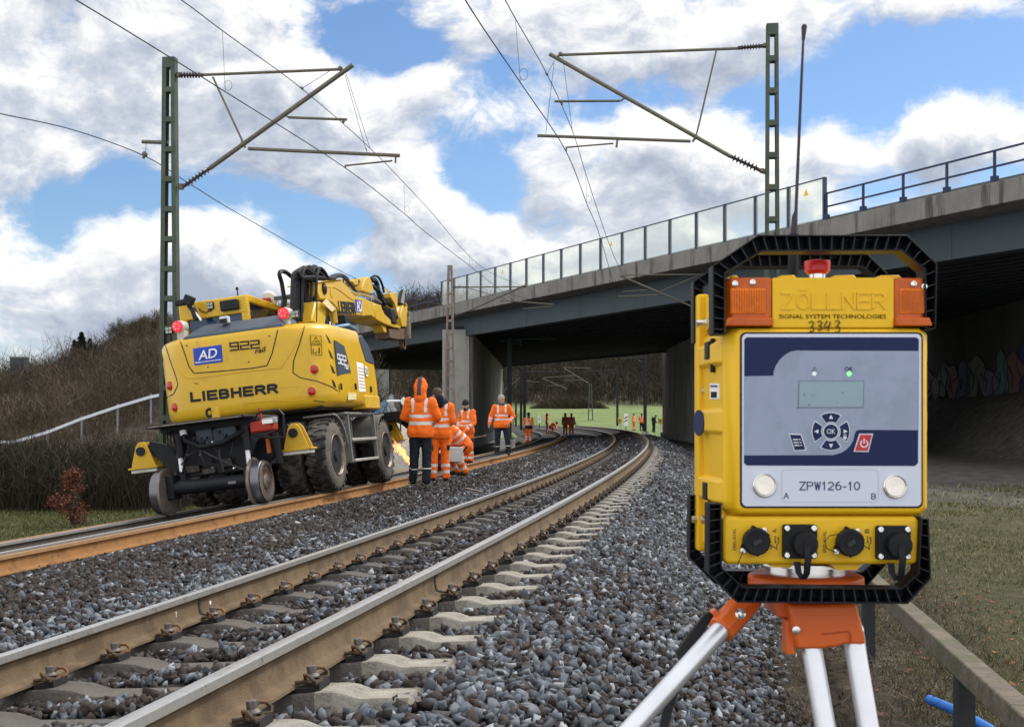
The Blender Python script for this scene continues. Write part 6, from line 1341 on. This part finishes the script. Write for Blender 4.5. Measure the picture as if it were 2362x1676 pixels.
    def ast(c):
        dk = min((segd(c, V_[s_ + 'k'], V_[s_ + 'a']) for s_ in 'lr'), key=lambda q: q[0]); dh = min((segd(c, V_[s_ + 'h'], V_[s_ + 'k']) for s_ in 'lr'), key=lambda q: q[0])
        if trousers == 'hv' and dk[0] < dh[0] and (.42 < dk[1] < .56 or .74 < dk[1] < .88): return 1
        if trousers == 'hv' and dh[0] < dk[0] and .55 < dh[1] < .8 and abs(c.x) > .13: return 2
        if trousers == 'navy' and dk[0] < dh[0] and abs(dk[1] - .55) < .022: return 1
        return 0
    blob('trousers', legs, vox, [mt, M_REFL, M_NAVYC], o, ast, .012)
    for s_ in 'lr':
        a = V_[s_ + 'a']; k = V_[s_ + 'k']; tf = Vector((0, -1, 0)); blob('boot', [(a + Vector((0, 0, .03)), a + Vector((0, .0, -.035)), .062, .055), (a + Vector((0, .03, -.045)), a + tf * .17 + Vector((0, 0, -.055)), .048, .042)], .02, [M_BOOT], o)
    if hair: blob('hair', [(hd + up * .045 - f * .018, hd + up * .05 - f * .02, .102, .102), (hd + up * .01 - f * .045, hd - up * .03 - f * .045, .075, .06)], .016, [hair], o, None, .004)
    if hat == 'hood':
        def ah(c): q = c - hd; return 1 if abs(q.dot(sd)) < .036 and q.dot(up) > -.15 and q.dot(f) < .09 else 0
        blob('hood', [(hd + up * .055 - f * .02, hd + up * .09 - f * .03, .128, .105), (hd - f * .045 - up * .02, hd - f * .05 - up * .1, .118, .10), (hd - f * .04 - up * .1, V_['nek'] - f * .02, .105, .12)], .018, [HV, M_GREYC], o, ah, .006)
    elif hat == 'beanie': blob('beanie', [(hd + up * .055 - f * .012, hd + up * .075 - f * .02, .107, .098), (hd + up * .02 - f * .05, hd - up * .04 - f * .05, .075, .06)], .016, [M_NAVYC], o)
    elif hat == 'navyhood': blob('collar', [(V_['nek'] - f * .08 - Vector((0, 0, .04)), V_['nek'] - f * .12 + Vector((0, 0, .05)), .10, .085), (V_['nek'] - sd * .08, V_['nek'] + sd * .08, .085, .085)], .018, [M_NAVYC], o)
    if beard: blob('beard', [(hd + f * .06 - up * .075, hd + f * .065 - up * .10, .055, .045)], .014, [M_HAIRD], o)
    if glasses: 
        g = G()
        for s_ in (-1, 1): g.tube([hd + f * .106 + up * (.012 + .018 * math.sin(t)) + sd * (.034 * s_ + .024 * math.cos(t)) for t in np.linspace(0, 2 * math.pi, 12)[:-1]], .0035, 4, closed=True)
        g.bar(hd + f * .108 + up * .014 - sd * .012, hd + f * .108 + up * .014 + sd * .012, .004, .004); g.build('glasses', M_BLACK, o)
    return o
def gxy(u, Y, z): return (gx(u, Y), Y, z)
person(gxy(970, 21.5, .335), R(172), 'worker with orange hood up and dark trousers seen from behind, nearest to the excavator', dict(lw=(-.10, -.24, 1.02), rw=(.12, -.24, 1.05), le=(-.30, -.02, 1.17), re=(.30, -.02, 1.17), hd=(0, -.03, 1.665), la=(-.11, .04, .09), ra=(.15, -.06, .09)), .02, hat='hood', fat=1.06, scale=1.02)
person(gxy(1014, 23.4, .30), R(188), 'worker with brown hair and all-orange clothes standing half behind the hooded worker', dict(hd=(.03, -.06, 1.65), lw=(-.12, -.30, 1.05), rw=(.12, -.3, 1.05)), .02, trousers='hv', hair=M_HAIRB, hat='navyhood', calf=True)
cr = dict(pel=(0, .18, .62), che=(0, -.10, .84), nek=(0, -.28, .92), hd=(0, -.38, .96), ls=(-.19, -.2, .92), rs=(.19, -.2, .92), le=(-.25, -.32, .66), re=(.25, -.32, .66), lw=(-.12, -.42, .40), rw=(.12, -.42, .40), lh=(-.11, .16, .60), rh=(.11, .16, .60), lk=(-.17, -.16, .46), rk=(.17, -.14, .46), la=(-.15, .10, .09), ra=(.15, .12, .09))
person(gxy(1052, 26.2, .28), R(300), 'worker in orange bending down over a cutting machine beside the rail gap', cr, .02, trousers='hv', hat='beanie', scale=1.06)
person(gxy(1078, 33.5, .27), R(-38), 'bearded worker in orange with a dark cap, holding a long bar', dict(hd=(0, -.07, 1.62), nek=(0, -.03, 1.49), lw=(-.10, -.26, .98), rw=(.2, -.32, .90), le=(-.29, -.02, 1.14), re=(.29, -.06, 1.12)), .02, trousers='hv', hat='beanie', beard=True, scale=.98)
person(gxy(1157, 36.5, .40), R(4), 'grey-haired man with glasses in an open orange jacket and dark trousers, facing the camera', dict(lw=(-.36, -.06, .93), le=(-.31, .02, 1.16), rw=(.22, -.12, .97), re=(.35, .03, 1.15), la=(-.13, .05, .09), ra=(.20, -.08, .09), lk=(-.12, 0, .5), rk=(.17, -.05, .5)), .02, hair=M_HAIRG, glasses=True, fat=1.12, head_turn=.5, scale=1.01)
person(gxy(1219, 74, .06), R(180), 'worker with orange and navy jacket and orange trousers walking away along the far track', None, .03, trousers='hv', hat='beanie', lowband=True)
person(gxy(1262, 108, .15), R(90), 'worker in orange standing sideways among the far rails', None, .035, trousers='hv', hat='hood', soil_or_lift=True)
person(gxy(1274, 112, .1), R(80), 'crouching worker in orange among the far rails', cr, .035, trousers='hv', hat='beanie', soil_or_lift=True)
person(gxy(1304, 101, .12), R(170), 'left one of two workers in orange overalls standing close together on the far rails', None, .035, trousers='hv', hat='hood', soil_or_lift=True)
person(gxy(1318, 98, .12), R(185), 'right one of two workers in orange overalls, dark hair, standing on the far rails', dict(lw=(-.34, .0, .95), rw=(.36, 0, .95)), .035, trousers='hv', hair=M_HAIRD, soil_or_lift=True, fat=1.1)
person(gxy(1462, 126, .25), R(60), 'worker with dark hair in orange at the edge of the distant curve', None, .035, trousers='hv', hair=M_HAIRD)
person(gxy(1480, 122, .22), R(170), 'worker in bright orange jacket and dark trousers beside the tall dark post', dict(lw=(-.1, -.25, 1.05), rw=(.1, -.25, 1.05)), .035, trousers='navy', hair=M_HAIRB)
person(gxy(1508, 118, .15), R(120), 'person in dark green clothes stooping by the yellow box near the dark pier', dict(hd=(0, -.22, 1.52), nek=(0, -.14, 1.42), che=(0, -.06, 1.22), lw=(-.12, -.4, .95), rw=(.12, -.4, .95)), .035, jacket='green', trousers='green', hat='beanie')
# things they hold or work with
g = G(); p0 = at(1090, 1010, 33.1); p1 = at(1121, 1004, 32.6); g.tube([p0, p1], .022, 8); tag(g.build('iron_bar', M_WSTEEL), 'long steel bar held by the bearded worker', 'bar')
rc = tag(empty('rail_saw', at(1042, 1085, 25.4)), 'white and dark red motor saw cutting the rail in front of the bending worker', 'saw')
def rp_(name, g, m): return g.build(name, m, rc, bevel=.01)
g = G(); g.box((.05, 0, .34), (.38, .26, .30)); rp_('engine_housing', g, mat('housing_white', (.55, .55, .52), .5)); g = G(); g.box((-.10, 0, .16), (.30, .2, .16)); rp_('base_plate', g, mat('saw_red', (.26, .03, .02), .5))
g = G(); g.lathe([(.19, -.01), (.19, .01)], (-.3, 0, .18), (.3, 1, 0), 24); rp_('cutting_disc', g, M_BLK); g = G(); g.tube([(.2, -.1, .35), (.32, -.1, .5), (.25, .1, .55), (.1, .1, .48)], .02, 6); rp_('saw_handle', g, M_BLK)
# sparks thrown from the cut
M_SPARK = mat('sparks', (1, .45, .1), .5, emit=(1, .36, .07, 3.5)); g = G(); rs_ = random.Random(3)
S0, S1 = at(962, 1088, 24.3), at(915, 1026, 24.1)
for k in range(230):
    t = rs_.random() ** .8; p = S0.lerp(S1, t) + Vector((rs_.gauss(0, .012 + .045 * t), rs_.gauss(0, .05), rs_.gauss(0, .01 + .03 * t))); d = (S1 - S0).normalized() * rs_.uniform(.03, .10) + Vector((0, 0, rs_.uniform(-.01, .015))); g.tube([p, p + d], [.0028, .001], 3)
tag(g.build('sparks', M_SPARK), kind='stuff')
# ------------------------------------------------------------------ vegetation
def tint_mat(name, stops, rough=.9, trans=0):
    m = bpy.data.materials.new(name); m.use_nodes = True; nt = m.node_tree; N = nt.nodes; L = nt.links; b_ = N['Principled BSDF']; b_.inputs['Roughness'].default_value = rough; b_.inputs['Specular IOR Level'].default_value = .15
    a_ = N.new('ShaderNodeAttribute'); a_.attribute_name = 'tint'; r = N.new('ShaderNodeValToRGB'); e = r.color_ramp.elements
    e[0].position, e[0].color = stops[0][0], (*stops[0][1], 1); e[1].position, e[1].color = stops[-1][0], (*stops[-1][1], 1)
    for p, c in stops[1:-1]: k = e.new(p); k.color = (*c, 1)
    L.new(a_.outputs['Fac'], r.inputs[0]); L.new(r.outputs[0], b_.inputs['Base Color']); return m
M_TWIG = tint_mat('twigs', [(0, (.026, .024, .016)), (.3, (.05, .039, .03)), (.5, (.064, .058, .031)), (.72, (.10, .07, .058)), (1, (.19, .15, .115))])
M_GRASS = tint_mat('grass_blades', [(0, (.045, .055, .018)), (.35, (.075, .095, .028)), (.6, (.14, .14, .06)), (.8, (.24, .20, .11)), (1, (.34, .29, .18))])
M_RLEAF = tint_mat('brown_leaves', [(0, (.05, .018, .012)), (.5, (.14, .05, .032)), (.85, (.23, .09, .055)), (1, (.34, .17, .11))])
M_BARK = mat('bark', (.06, .05, .042), .95, 0, .3, 5, .5, 30)
M_NEEDLE = tint_mat('needles', [(0, (.008, .014, .010)), (.6, (.018, .03, .018)), (1, (.04, .055, .03))])
def tri_cloud(name, P0, P1, W, tint, m, kind=None):
    """thin tapered blades from P0 to P1"""
    n = len(P0); d = P1 - P0; r = rng.normal(size=(n, 3)); s = np.cross(d, r); s /= np.linalg.norm(s, axis=1)[:, None] + 1e-9
    V = np.stack([P0 - s * W[:, None] / 2, P0 + s * W[:, None] / 2, P1], 1).reshape(-1, 3); F = np.arange(3 * n).reshape(n, 3)
    o = raw_mesh(name, V, F, m, colors=np.repeat(tint, 3)); 
    if kind: tag(o, kind=kind)
    return o
def thicket(name, x, y, z, h, T, tint0, wf=.0105, spread=.33):
    n = len(x); B = np.repeat(np.stack([x, y, z], 1), T, 0); H_ = np.repeat(h, T); k = len(B); Yd = np.repeat(y, T)
    main = rng.random(k) < .35; a = rng.uniform(0, 2 * np.pi, k); rr = np.sqrt(rng.random(k)) * spread * H_ * 1.2
    st = np.where(main, 0, rng.uniform(.2, .75, k)) * H_; ln = np.where(main, rng.uniform(.55, 1.05, k), rng.uniform(.2, .45, k)) * H_
    P0 = B + np.stack([rr * np.cos(a), rr * np.sin(a), st], 1); ti = rng.normal(0, np.where(main, .22, .6)[:, None], (k, 2)); dz = np.where(main, 1, rng.uniform(.3, 1, k))
    D = np.stack([ti[:, 0], ti[:, 1], dz], 1); D /= np.linalg.norm(D, axis=1)[:, None]; P1 = P0 + D * ln[:, None]
    W = wf * np.minimum(H_, 3) * rng.uniform(.5, 1.3, k) + Yd * .00022
    return tri_cloud(name, P0, P1, W, np.clip(np.repeat(tint0, T) + rng.normal(0, .12, k), 0, 1), M_TWIG, 'stuff')
def slope_points(n, u0, u1, ymul0, ymul1):
    u = rng.uniform(u0, u1, n); toe, top = toe_top(u)
    y = toe + (top - toe) * rng.uniform(ymul0, ymul1, n); return u * y, y
x, y = slope_points(5200, -.47, -.085, 0.02, 1.0); h = np.clip(.021 * y, .8, 7) * rng.uniform(.5, 1.25, len(x)) ; pat = fnoise(x, y, .09)
low = (y < 62) & (rng.random(len(x)) < .55); h = np.where(low, h * .5, h); h = np.where(y < 51, h * .42, h)
thicket('hillside_scrub', x, y, zt(x, y) - .1, h, 34, np.clip(.47 + .3 * pat, 0.05, 1))
x, y = slope_points(260, -.47, -.2, .05, .95); h = np.clip(.036 * y, 1.6, 4) * rng.uniform(.6, 1.2, len(x)); k_ = y > 54; x, y, h = x[k_], y[k_], h[k_]
thicket('hillside_bushes', x, y, zt(x, y) - .1, h, 170, rng.choice([.1, .2, .62, .7], len(x)), .006, .42)
x = rng.uniform(-18, -9.5, 420); y = rng.uniform(33.5, 38, 420); k_ = (x / y > -.47) & (x / y < -.11); x, y = x[k_], y[k_]
thicket('dark_hedge', x, y, zt(x, y) - .05, rng.uniform(.9, 2.5, len(x)) * (1 + .25 * fnoise(x, y, .8)), 60, np.full(len(x), .13), .008)
x, y = slope_points(3600, -.09, .2, .0, 1.0); pat = fnoise(x, y, .03)
thicket('far_wood', x, y, zt(x, y) - .5, np.clip(.024 * y, 5, 13) * rng.uniform(.5, 1.2, len(x)), 34, np.clip(.24 + .2 * pat, 0, 1), .028, .22)
x = rng.uniform(-26, -10, 420); y = rng.uniform(100, 150, 420); k_ = (x / y > -.2) & (x / y < -.085); x, y = x[k_], y[k_]
thicket('bank_scrub', x, y, zt(x, y) - .2, rng.uniform(2, 5, len(x)), 40, np.full(len(x), .4), .02, .25)
# field-edge hedges beyond the bridge
x = gx(np.linspace(1225, 1400, 90), 285); y = 285 + rng.normal(0, 2, 90)
thicket('field_hedge', x, y, zt(x, y) - .3, 3.4 * np.sin(np.linspace(.1, 3.04, 90)) + .4, 60, np.full(90, .3), .02, .5)
def bare_tree(seed, h):
    """trunk with limbs, and a crown of twigs; returns the parts' builders"""
    rr = random.Random(seed); g = G(); tips = []
    def grow(p, d, L_, r, lev):
        pts = [p]; q = p
        for i in range(3): d = (d + Vector((rr.gauss(0, .12), rr.gauss(0, .12), .06))).normalized(); q = q + d * L_ / 3; pts.append(q)
        g.tube(pts, [r, r * .85, r * .7, r * .5], 5 if lev < 2 else 3)
        if lev >= 3: tips.append((q, d, L_)); return
        tips.append((q, d, L_))
        for i in range(rr.choice((3, 4)) if lev else 5):
            a = rr.uniform(0, 2 * math.pi); t = rr.uniform(.45, 1); b0 = pts[1].lerp(pts[3], t) if lev else pts[1].lerp(pts[3], rr.uniform(.1, 1)); s = Vector((math.cos(a), math.sin(a), rr.uniform(.35, 1.1))).normalized(); grow(b0, (d * .55 + s * .8).normalized(), L_ * rr.uniform(.5, .72), r * .5, lev + 1)
    grow(Vector((0, 0, -.05 * h)), Vector((0, 0, 1)), h * .45, h * .022, 0); return g, tips
def make_tree(seed, h, name, label, group):
    g, tips = bare_tree(seed, h); o = tag(empty(name), label, 'tree', group); g.build('trunk', M_BARK, o, smooth=60)
    P = np.array([t[0][:] for t in tips]); D = np.array([t[1][:] for t in tips]); k = max(4, int(1500 / len(P))); P = np.repeat(P, k, 0); D = np.repeat(D, k, 0) + rng.normal(0, .65, (len(P), 3)); D[:, 2] += .25; D /= np.linalg.norm(D, axis=1)[:, None]
    P = P + rng.normal(0, .03 * h, P.shape); ln = rng.uniform(.04, .13, len(P)) * h
    c = tri_cloud('crown', P, P + D * ln[:, None], np.full(len(P), .0045 * h), np.clip(rng.normal(.45, .15, len(P)), 0, 1), M_TWIG); c.parent = o; return o
def make_conifer(h, name, label, group):
    o = tag(empty(name), label, 'tree', group); g = G(); g.tube([(0, 0, -.1 * h), (0, 0, h)], [h * .022, .01], 6); g.build('trunk', M_BARK, o)
    n = 2600; t = rng.random(n) ** .8; z = h * (.08 + .92 * t); R_ = (1 - t) * h * .30 * (.5 + .45 * np.abs(np.sin(z / h * 34))) + .02; a = rng.uniform(0, 2 * np.pi, n); r0 = R_ * rng.uniform(.1, .75, n)
    P0 = np.stack([r0 * np.cos(a), r0 * np.sin(a), z], 1); ln = R_ * .5 + .03 * h; P1 = P0 + np.stack([np.cos(a) * ln, np.sin(a) * ln, rng.normal(-.25, .25, n) * ln], 1)
    c = tri_cloud('crown', P0, P1, np.full(n, .026 * h), np.clip(rng.normal(.4, .25, n), 0, 1), M_NEEDLE); c.parent = o; return o
protos = [make_tree(s_, 4.0, 'bare_tree', l, gname) for s_, l, gname in ((3, 'leafless tree on the skyline of the wooded hill', 'leafless trees on the hill ridge'), (8, 'leafless tree on the skyline of the wooded hill', 'leafless trees on the hill ridge'), (15, 'leafless tree on the skyline of the wooded hill', 'leafless trees on the hill ridge'))]
rt = random.Random(21); used = set()
def plant(pro, u, Y, h, ref=4.0, idx=None):
    o = pro if id(pro) not in used else copy_tree(pro); used.add(id(pro)); X = gx(u, Y); o.location = (X, Y, float(zt(np.array([X]), np.array([Y]))[0]) - .1); o.rotation_euler = (0, 0, rt.uniform(0, 6.28)); k = h / ref; o.scale = (k * rt.uniform(.9, 1.25), k * rt.uniform(.9, 1.25), k); return o
for u in range(40, 420, 11): plant(protos[rt.randrange(3)], u + rt.uniform(-5, 5), 100 + rt.uniform(-8, 12), rt.uniform(1.5, 2.4) * (1 + (u > 230) * .9))
for u in range(425, 1020, 13): Y = (150 if u < 560 else 260 if u < 720 else 390) * rt.uniform(.95, 1.05); plant(protos[rt.randrange(3)], u + rt.uniform(-6, 6), Y, Y * rt.uniform(.016, .024))
con = make_conifer(3.2, 'conifer', 'dark conifer standing above the leafless scrub on the hill skyline', 'conifers on the hill skyline')
for u, h in ((146, 2.5), (172, 3.4), (188, 3.9), (207, 3.2), (222, 2.6)): plant(con, u, 98, h, 3.2)
big = make_tree(31, 7.0, 'bare_tree', 'pale leafless tree standing under the excavator boom beside the bridge', None)
big.location = (gx(838, 70), 70, -1); big.rotation_euler = (0, 0, 1.2)
br_ = make_tree(44, 22., 'bare_tree', 'round brownish leafless tree at the foot of the wood beyond the bridge', None); br_.location = (gx(1392, 318), 318, float(zt(np.array([gx(1392, 318)]), np.array([318.]))[0]) - .5); br_.scale = (.8, .8, .8)
# brown-leaved bush by the far track
bush = tag(empty('brown_leaved_bush', (gx(168, 29), 29, -1.1)), 'small bush full of dry red-brown leaves beside the far track', 'bush')
g = G(); rb2 = random.Random(4)
for k in range(16):
    a = rb2.uniform(0, 6.28); r_ = rb2.uniform(.05, .5); g.tube([(0, 0, 0), (r_ * .4 * math.cos(a), r_ * .4 * math.sin(a), .5), (r_ * math.cos(a), r_ * math.sin(a), rb2.uniform(.7, 1.35))], [.014, .009, .003], 4)
g.build('stem', M_BARK, bush)
n = 3000; K_ = 26; cz = rng.uniform(.08, 1.3, K_); ca = rng.uniform(0, 6.28, K_); cr_ = np.interp(cz, [.05, .2, .45, .7, 1.0, 1.3], [.62, .3, .34, .42, .2, .05]) * rng.uniform(.35, 1.1, K_); ck = rng.integers(0, K_, n); wd_ = np.interp(cz, [0, 1.3], [.13, .08])[ck]
P = np.stack([cr_[ck] * np.cos(ca[ck]) + rng.normal(0, 1, n) * wd_, cr_[ck] * np.sin(ca[ck]) + rng.normal(0, 1, n) * wd_, np.maximum(.02, cz[ck] + rng.normal(0, .75, n) * wd_)], 1)
n1 = rng.normal(size=(n, 3)); n1 /= np.linalg.norm(n1, axis=1)[:, None]; n2 = np.cross(n1, rng.normal(size=(n, 3))); n2 /= np.linalg.norm(n2, axis=1)[:, None]; sz = rng.uniform(.018, .04, n)[:, None]
V = np.stack([P - n1 * sz, P + n2 * sz * .5, P + n1 * sz, P - n2 * sz * .5], 1).reshape(-1, 3); lf = raw_mesh('foliage', V, np.arange(4 * n).reshape(n, 4), M_RLEAF, colors=np.repeat(np.clip(rng.normal(.45, .25, n), 0, 1), 4)); lf.parent = bush
# short grass and weeds on the right, meadow grass on the left
def grass(name, x, y, hmin, hmax, tmean, tsd, wk=.0011):
    z = zt(x, y); l = lat(x, y); n = len(x); h = rng.uniform(hmin, hmax, n) * np.maximum(1, y / 14); P0 = np.stack([x, y, z - .01], 1); D = rng.normal(0, .55, (n, 3)); D[:, 2] = 1; D /= np.linalg.norm(D, axis=1)[:, None]
    return tri_cloud(name, P0, P0 + D * h[:, None], np.maximum(.004, wk * y), np.clip(rng.normal(tmean, tsd, n), 0, 1), M_GRASS, 'stuff')
n = 130000; y = 3.2 * (30 / 3.2) ** rng.random(n); u = rng.uniform(.13, .47, n); x = u * y; l = lat(x, y); pt = fnoise(x, y, 1.3) + .6 * fnoise(x, y, 4.1, 2)
k_ = (l > 2.7) & (pt + rng.normal(0, .75, n) > .1 + .9 * ss(14, 24, y) - .25 * (l > 4.5)); x, y, pt = x[k_], y[k_], pt[k_]
grass('verge_grass', x, y, .022, .07, .56, .24)
n = 26000; y = rng.uniform(22, 37, n); u = rng.uniform(-.47, -.2, n); x = u * y; l = lat(x, y); k_ = l < -8.3; grass('meadow_grass', x[k_], y[k_], .03, .06, .42, .15, .0009)
# tangled dry weeds along the ballast foot, under the tripod
n = 340; s = rng.uniform(1.5, 14, n); l = rng.uniform(2.0, 3.6, n); a = np.interp(s, SS, AA); x = np.interp(s, SS, XX) + l * np.cos(a); y = np.interp(s, SS, YY) - l * np.sin(a)
def weeds(name, x, y, h, T, tm):
    n = len(x); B = np.repeat(np.stack([x, y, zt(x, y)], 1), T, 0) + rng.normal(0, .09, (n * T, 3)) * [1, 1, .15]; B[:, 2] += rng.uniform(0, .5, n * T) * np.repeat(h, T); D = rng.normal(0, .8, (n * T, 3)); D[:, 2] = np.abs(D[:, 2]) + .25; D /= np.linalg.norm(D, axis=1)[:, None]
    return tri_cloud(name, B, B + D * (np.repeat(h, T) * rng.uniform(.3, .9, n * T))[:, None], rng.uniform(.0025, .007, n * T), np.clip(rng.normal(tm, .3, n * T), 0, 1), M_TWIG, 'stuff')
weeds('dry_weeds', x, y, rng.uniform(.06, .2, n), 46, .5)
tf = tag(empty('grass_tuft', (gx(2120, 5.9), 5.9, -.13)), 'fresh green grass tuft beside the blue pipe', 'grass tuft'); m_ = 260; P0 = np.stack([rng.normal(0, .05, m_), rng.normal(0, .05, m_), np.zeros(m_)], 1); D = rng.normal(0, .5, (m_, 3)); D[:, 2] = 1.2; q = tri_cloud('grass_blades', P0, P0 + D * rng.uniform(.05, .12, (m_, 1)), np.full(m_, .005), rng.uniform(.1, .5, m_), M_GRASS); q.parent = tf
n = 700; s = rng.uniform(1.5, 9, n); l = rng.uniform(2.3, 4.2, n); a = np.interp(s, SS, AA); x = np.interp(s, SS, XX) + l * np.cos(a); y = np.interp(s, SS, YY) - l * np.sin(a); z = zt(x, y); sz = rng.uniform(.01, .03, (n, 1)); P = np.stack([x, y, z + .012], 1); n1 = rng.normal(size=(n, 3)) * [1, 1, .4]; n1 /= np.linalg.norm(n1, axis=1)[:, None]; n2 = np.cross(n1, [0, 0, 1]) + rng.normal(0, .3, (n, 3))
V = np.stack([P - n1 * sz, P + n2 * sz * .5, P + n1 * sz, P - n2 * sz * .5], 1).reshape(-1, 3); tag(raw_mesh('dead_leaves', V, np.arange(4 * n).reshape(n, 4), M_RLEAF, colors=np.repeat(rng.uniform(.2, 1, n), 4)), kind='stuff')

# ------------------------------------------------------------------ small things
M_WEATH = mat('weathered_beam', (.12, .10, .078), .9, 0, .3, 9, .6, 40, col2=(.085, .085, .05), c2scale=5, c2t=(.45, .62))
rail_ = tag(empty('low_guard_rail', (1.8, 4.28, 0)), 'weathered low beam on dark steel posts running away at lower right', 'guard rail')
g = G(); bw = [(1.50, 2.2), (1.8, 4.28), (2.36, 8.1), (3.2, 14.0)]
for a_, b_ in zip(bw[:-1], bw[1:]): g.bar(Vector((a_[0] - 1.8, a_[1] - 4.28, .445)), Vector((b_[0] - 1.8, b_[1] - 4.28, .445)), .092, .095)
g.build('beam', M_WEATH, rail_, bevel=.008)
for Y in (2.7, 5.2, 8.0, 10.9):
    X = np.interp(Y, [q[1] for q in bw], [q[0] for q in bw]); g = G(); g.bx((X - .035 - 1.8, Y - .035 - 4.28, -.3), (X + .035 - 1.8, Y + .035 - 4.28, .395)); g.build('post', mat('post_dark', (.03, .033, .036), .7, .2, .2, 8), rail_)
g = G(); g.tube([at(2142, 1612, 6.55), at(2210, 1640, 6.35), at(2300, 1690, 6.0), at(2420, 1750, 5.7)], .026, 14); tag(g.build('blue_pipe', mat('pipe_blue', (.03, .14, .48), .45, 0, .1, 20)), 'bright blue plastic pipe lying on the ground at the lower right', 'pipe')
# white crash barrier climbing the hillside
wb = tag(empty('white_crash_barrier', (-18, 50, 0)), 'white crash barrier climbing the scrubby bank at the left', 'crash barrier'); o3 = Vector((-18, 50, 0))
pw_ = [(-60, 1016, 52), (27, 1020, 51), (108, 997, 50.5), (187, 966, 50), (270, 938, 50), (347, 915, 50), (430, 898, 50), (520, 880, 50)]
g = G()
for p, q in zip(pw_[:-1], pw_[1:]): g.bar(at(*p) - o3, at(*q) - o3, .05, .115)
g.build('beam', mat('barrier_white', (.58, .61, .66), .5, .1, .06, 3), wb)
for p in pw_: a_ = at(*p) - o3; g = G(); g.bx((a_.x - .03, a_.y + .03, a_.z - 1.1), (a_.x + .03, a_.y + .10, a_.z + .12)); g.build('post', MATS['dull_galvanised'], wb)
tw = tag(empty('grey_tower', (gx(45, 92), 92, 0)), 'small dark grey block tower on the hill at the far left', 'tower'); zt_ = at(0, 826, 92).z; g = G(); g.bx((-.52, -.5, 0), (.52, .5, zt_)); g.build('wall', mat('tower_grey', (.06, .065, .075), .8, 0, .15, 3), tw); g = G(); g.bx((-.56, -.54, zt_), (.56, .54, zt_ + .1)); g.build('roof_edge', M_GREYP, tw)
# heap of pale chippings by the front wheel
hp = at(890, 1004, 58); hp.z = -.9; g = G(); rings = []
for r_, z in ((2.3, 0), (1.9, .8), (1.35, 1.55), (.75, 2.05), (.15, 2.3)): rings.append([(r_ * math.cos(a) * (1 + .07 * math.sin(3 * a + z * 4)), r_ * math.sin(a), z + .05 * math.sin(5 * a)) for a in np.linspace(0, 2 * math.pi, 25)[:-1]])
g.loft(rings); q = g.build('gravel_heap', mat('pale_gravel', (.34, .325, .29), .95, 0, .2, 3, .9, 18)); q.location = hp; tag(q, 'pale grey heap of gravel behind the front wheel of the excavator', 'gravel heap')
g = G(); g.tube([at(892, 925, 56), at(922, 924, 56)], .05, 6); g.box(at(931, 925, 56), (.3, .05, .3), Matrix.Rotation(R(45), 3, 'Y')); 
sg = tag(empty('diamond_marker', at(931, 1000, 56)), 'white diamond-shaped marker on a thin arm left of the hooded worker', 'sign'); q = g.build('board', M_WHT, sg); q.location = -sg.location; g = G(); g.tube([at(924, 926, 56), at(924, 1003, 56)], .035, 6); q = g.build('post', M_DARKP, sg); q.location = -sg.location
# striped distance boards
def board(u, v0, v1, w, Y, label):
    a_ = at(u, v1, Y); hgt = at(u, v0, Y).z - a_.z; o = tag(empty('distance_board', a_), label, 'sign'); ww = w / FO * Y
    g = G(); g.bx((-ww / 2, -.02, 0), (ww / 2, .02, hgt)); bd = g.build('board', M_WHT, o); g = G(); g.bx((-.04, .03, -1.6), (.04, .09, hgt)); g.build('post', M_DARKP, o)
    for k in range(2):
        z = hgt * (.28 + .26 * k); g = G(); g.add([(-ww * .4, -.026, z), (ww * .4, -.026, z + ww * .5), (ww * .4, -.026, z + ww * .5 + hgt * .09), (-ww * .4, -.026, z + hgt * .09)], [(0, 1, 2, 3)]); g.build('stripe', M_BLACK, bd, smooth=0)
board(1244, 958, 975, 7, 150, 'smaller white distance board with black stripes, left of the far workers'); board(1444, 953, 982, 10, 135, 'larger white distance board with black slanting stripes, near the dark bracket post')
def ybox(u, v, Y, label):
    a_ = at(u, v, Y); o = tag(empty('yellow_box', a_), label, 'equipment box'); g = G(); g.box((0, 0, 0), (.42, .35, .5)); g.build('case', M_BXY, o, bevel=.03); g = G(); g.box((-.05, -.19, 0), (.2, .03, .3)); g.build('panel', M_GREYP, o)
    for sx in (-.35, .0, .35): g = G(); g.tube([(sx * .2, 0, -.2), (sx, sx * .5, -1.3)], .03, 6); g.build('leg', M_ALU, o)
ybox(1430, 969, 128, 'yellow box on a stand beside the dark bracket post, left of the larger striped board'); ybox(1524, 970, 112, 'yellow box on a stand beside the dark pier at the right')
# pieces lying in the ballast
s0 = at(1072, 1128, 0) if False else None
g = G(); p = rp(21.5, 0, -3.05, 0); q0, q1 = at(1075, 1121, 20.6), at(1112, 1131, 19.6); q0.z = q1.z = float(zb(-2.9)) + .10; g.bar(q0, q1, .06, .03); tag(g.build('steel_strip', M_WSTEEL), 'thin steel strip lying on the ballast between the tracks', 'steel strip')
cb = at(1170, 1024, 60); g = G(); g.box((0, 0, .35), (1.0, .6, .7)); q = g.build('concrete_block', M_PIER, bevel=.03); q.location = (cb.x - .1, cb.y, -.25); tag(q, 'pale concrete block at the foot of the dark green post', 'concrete block')
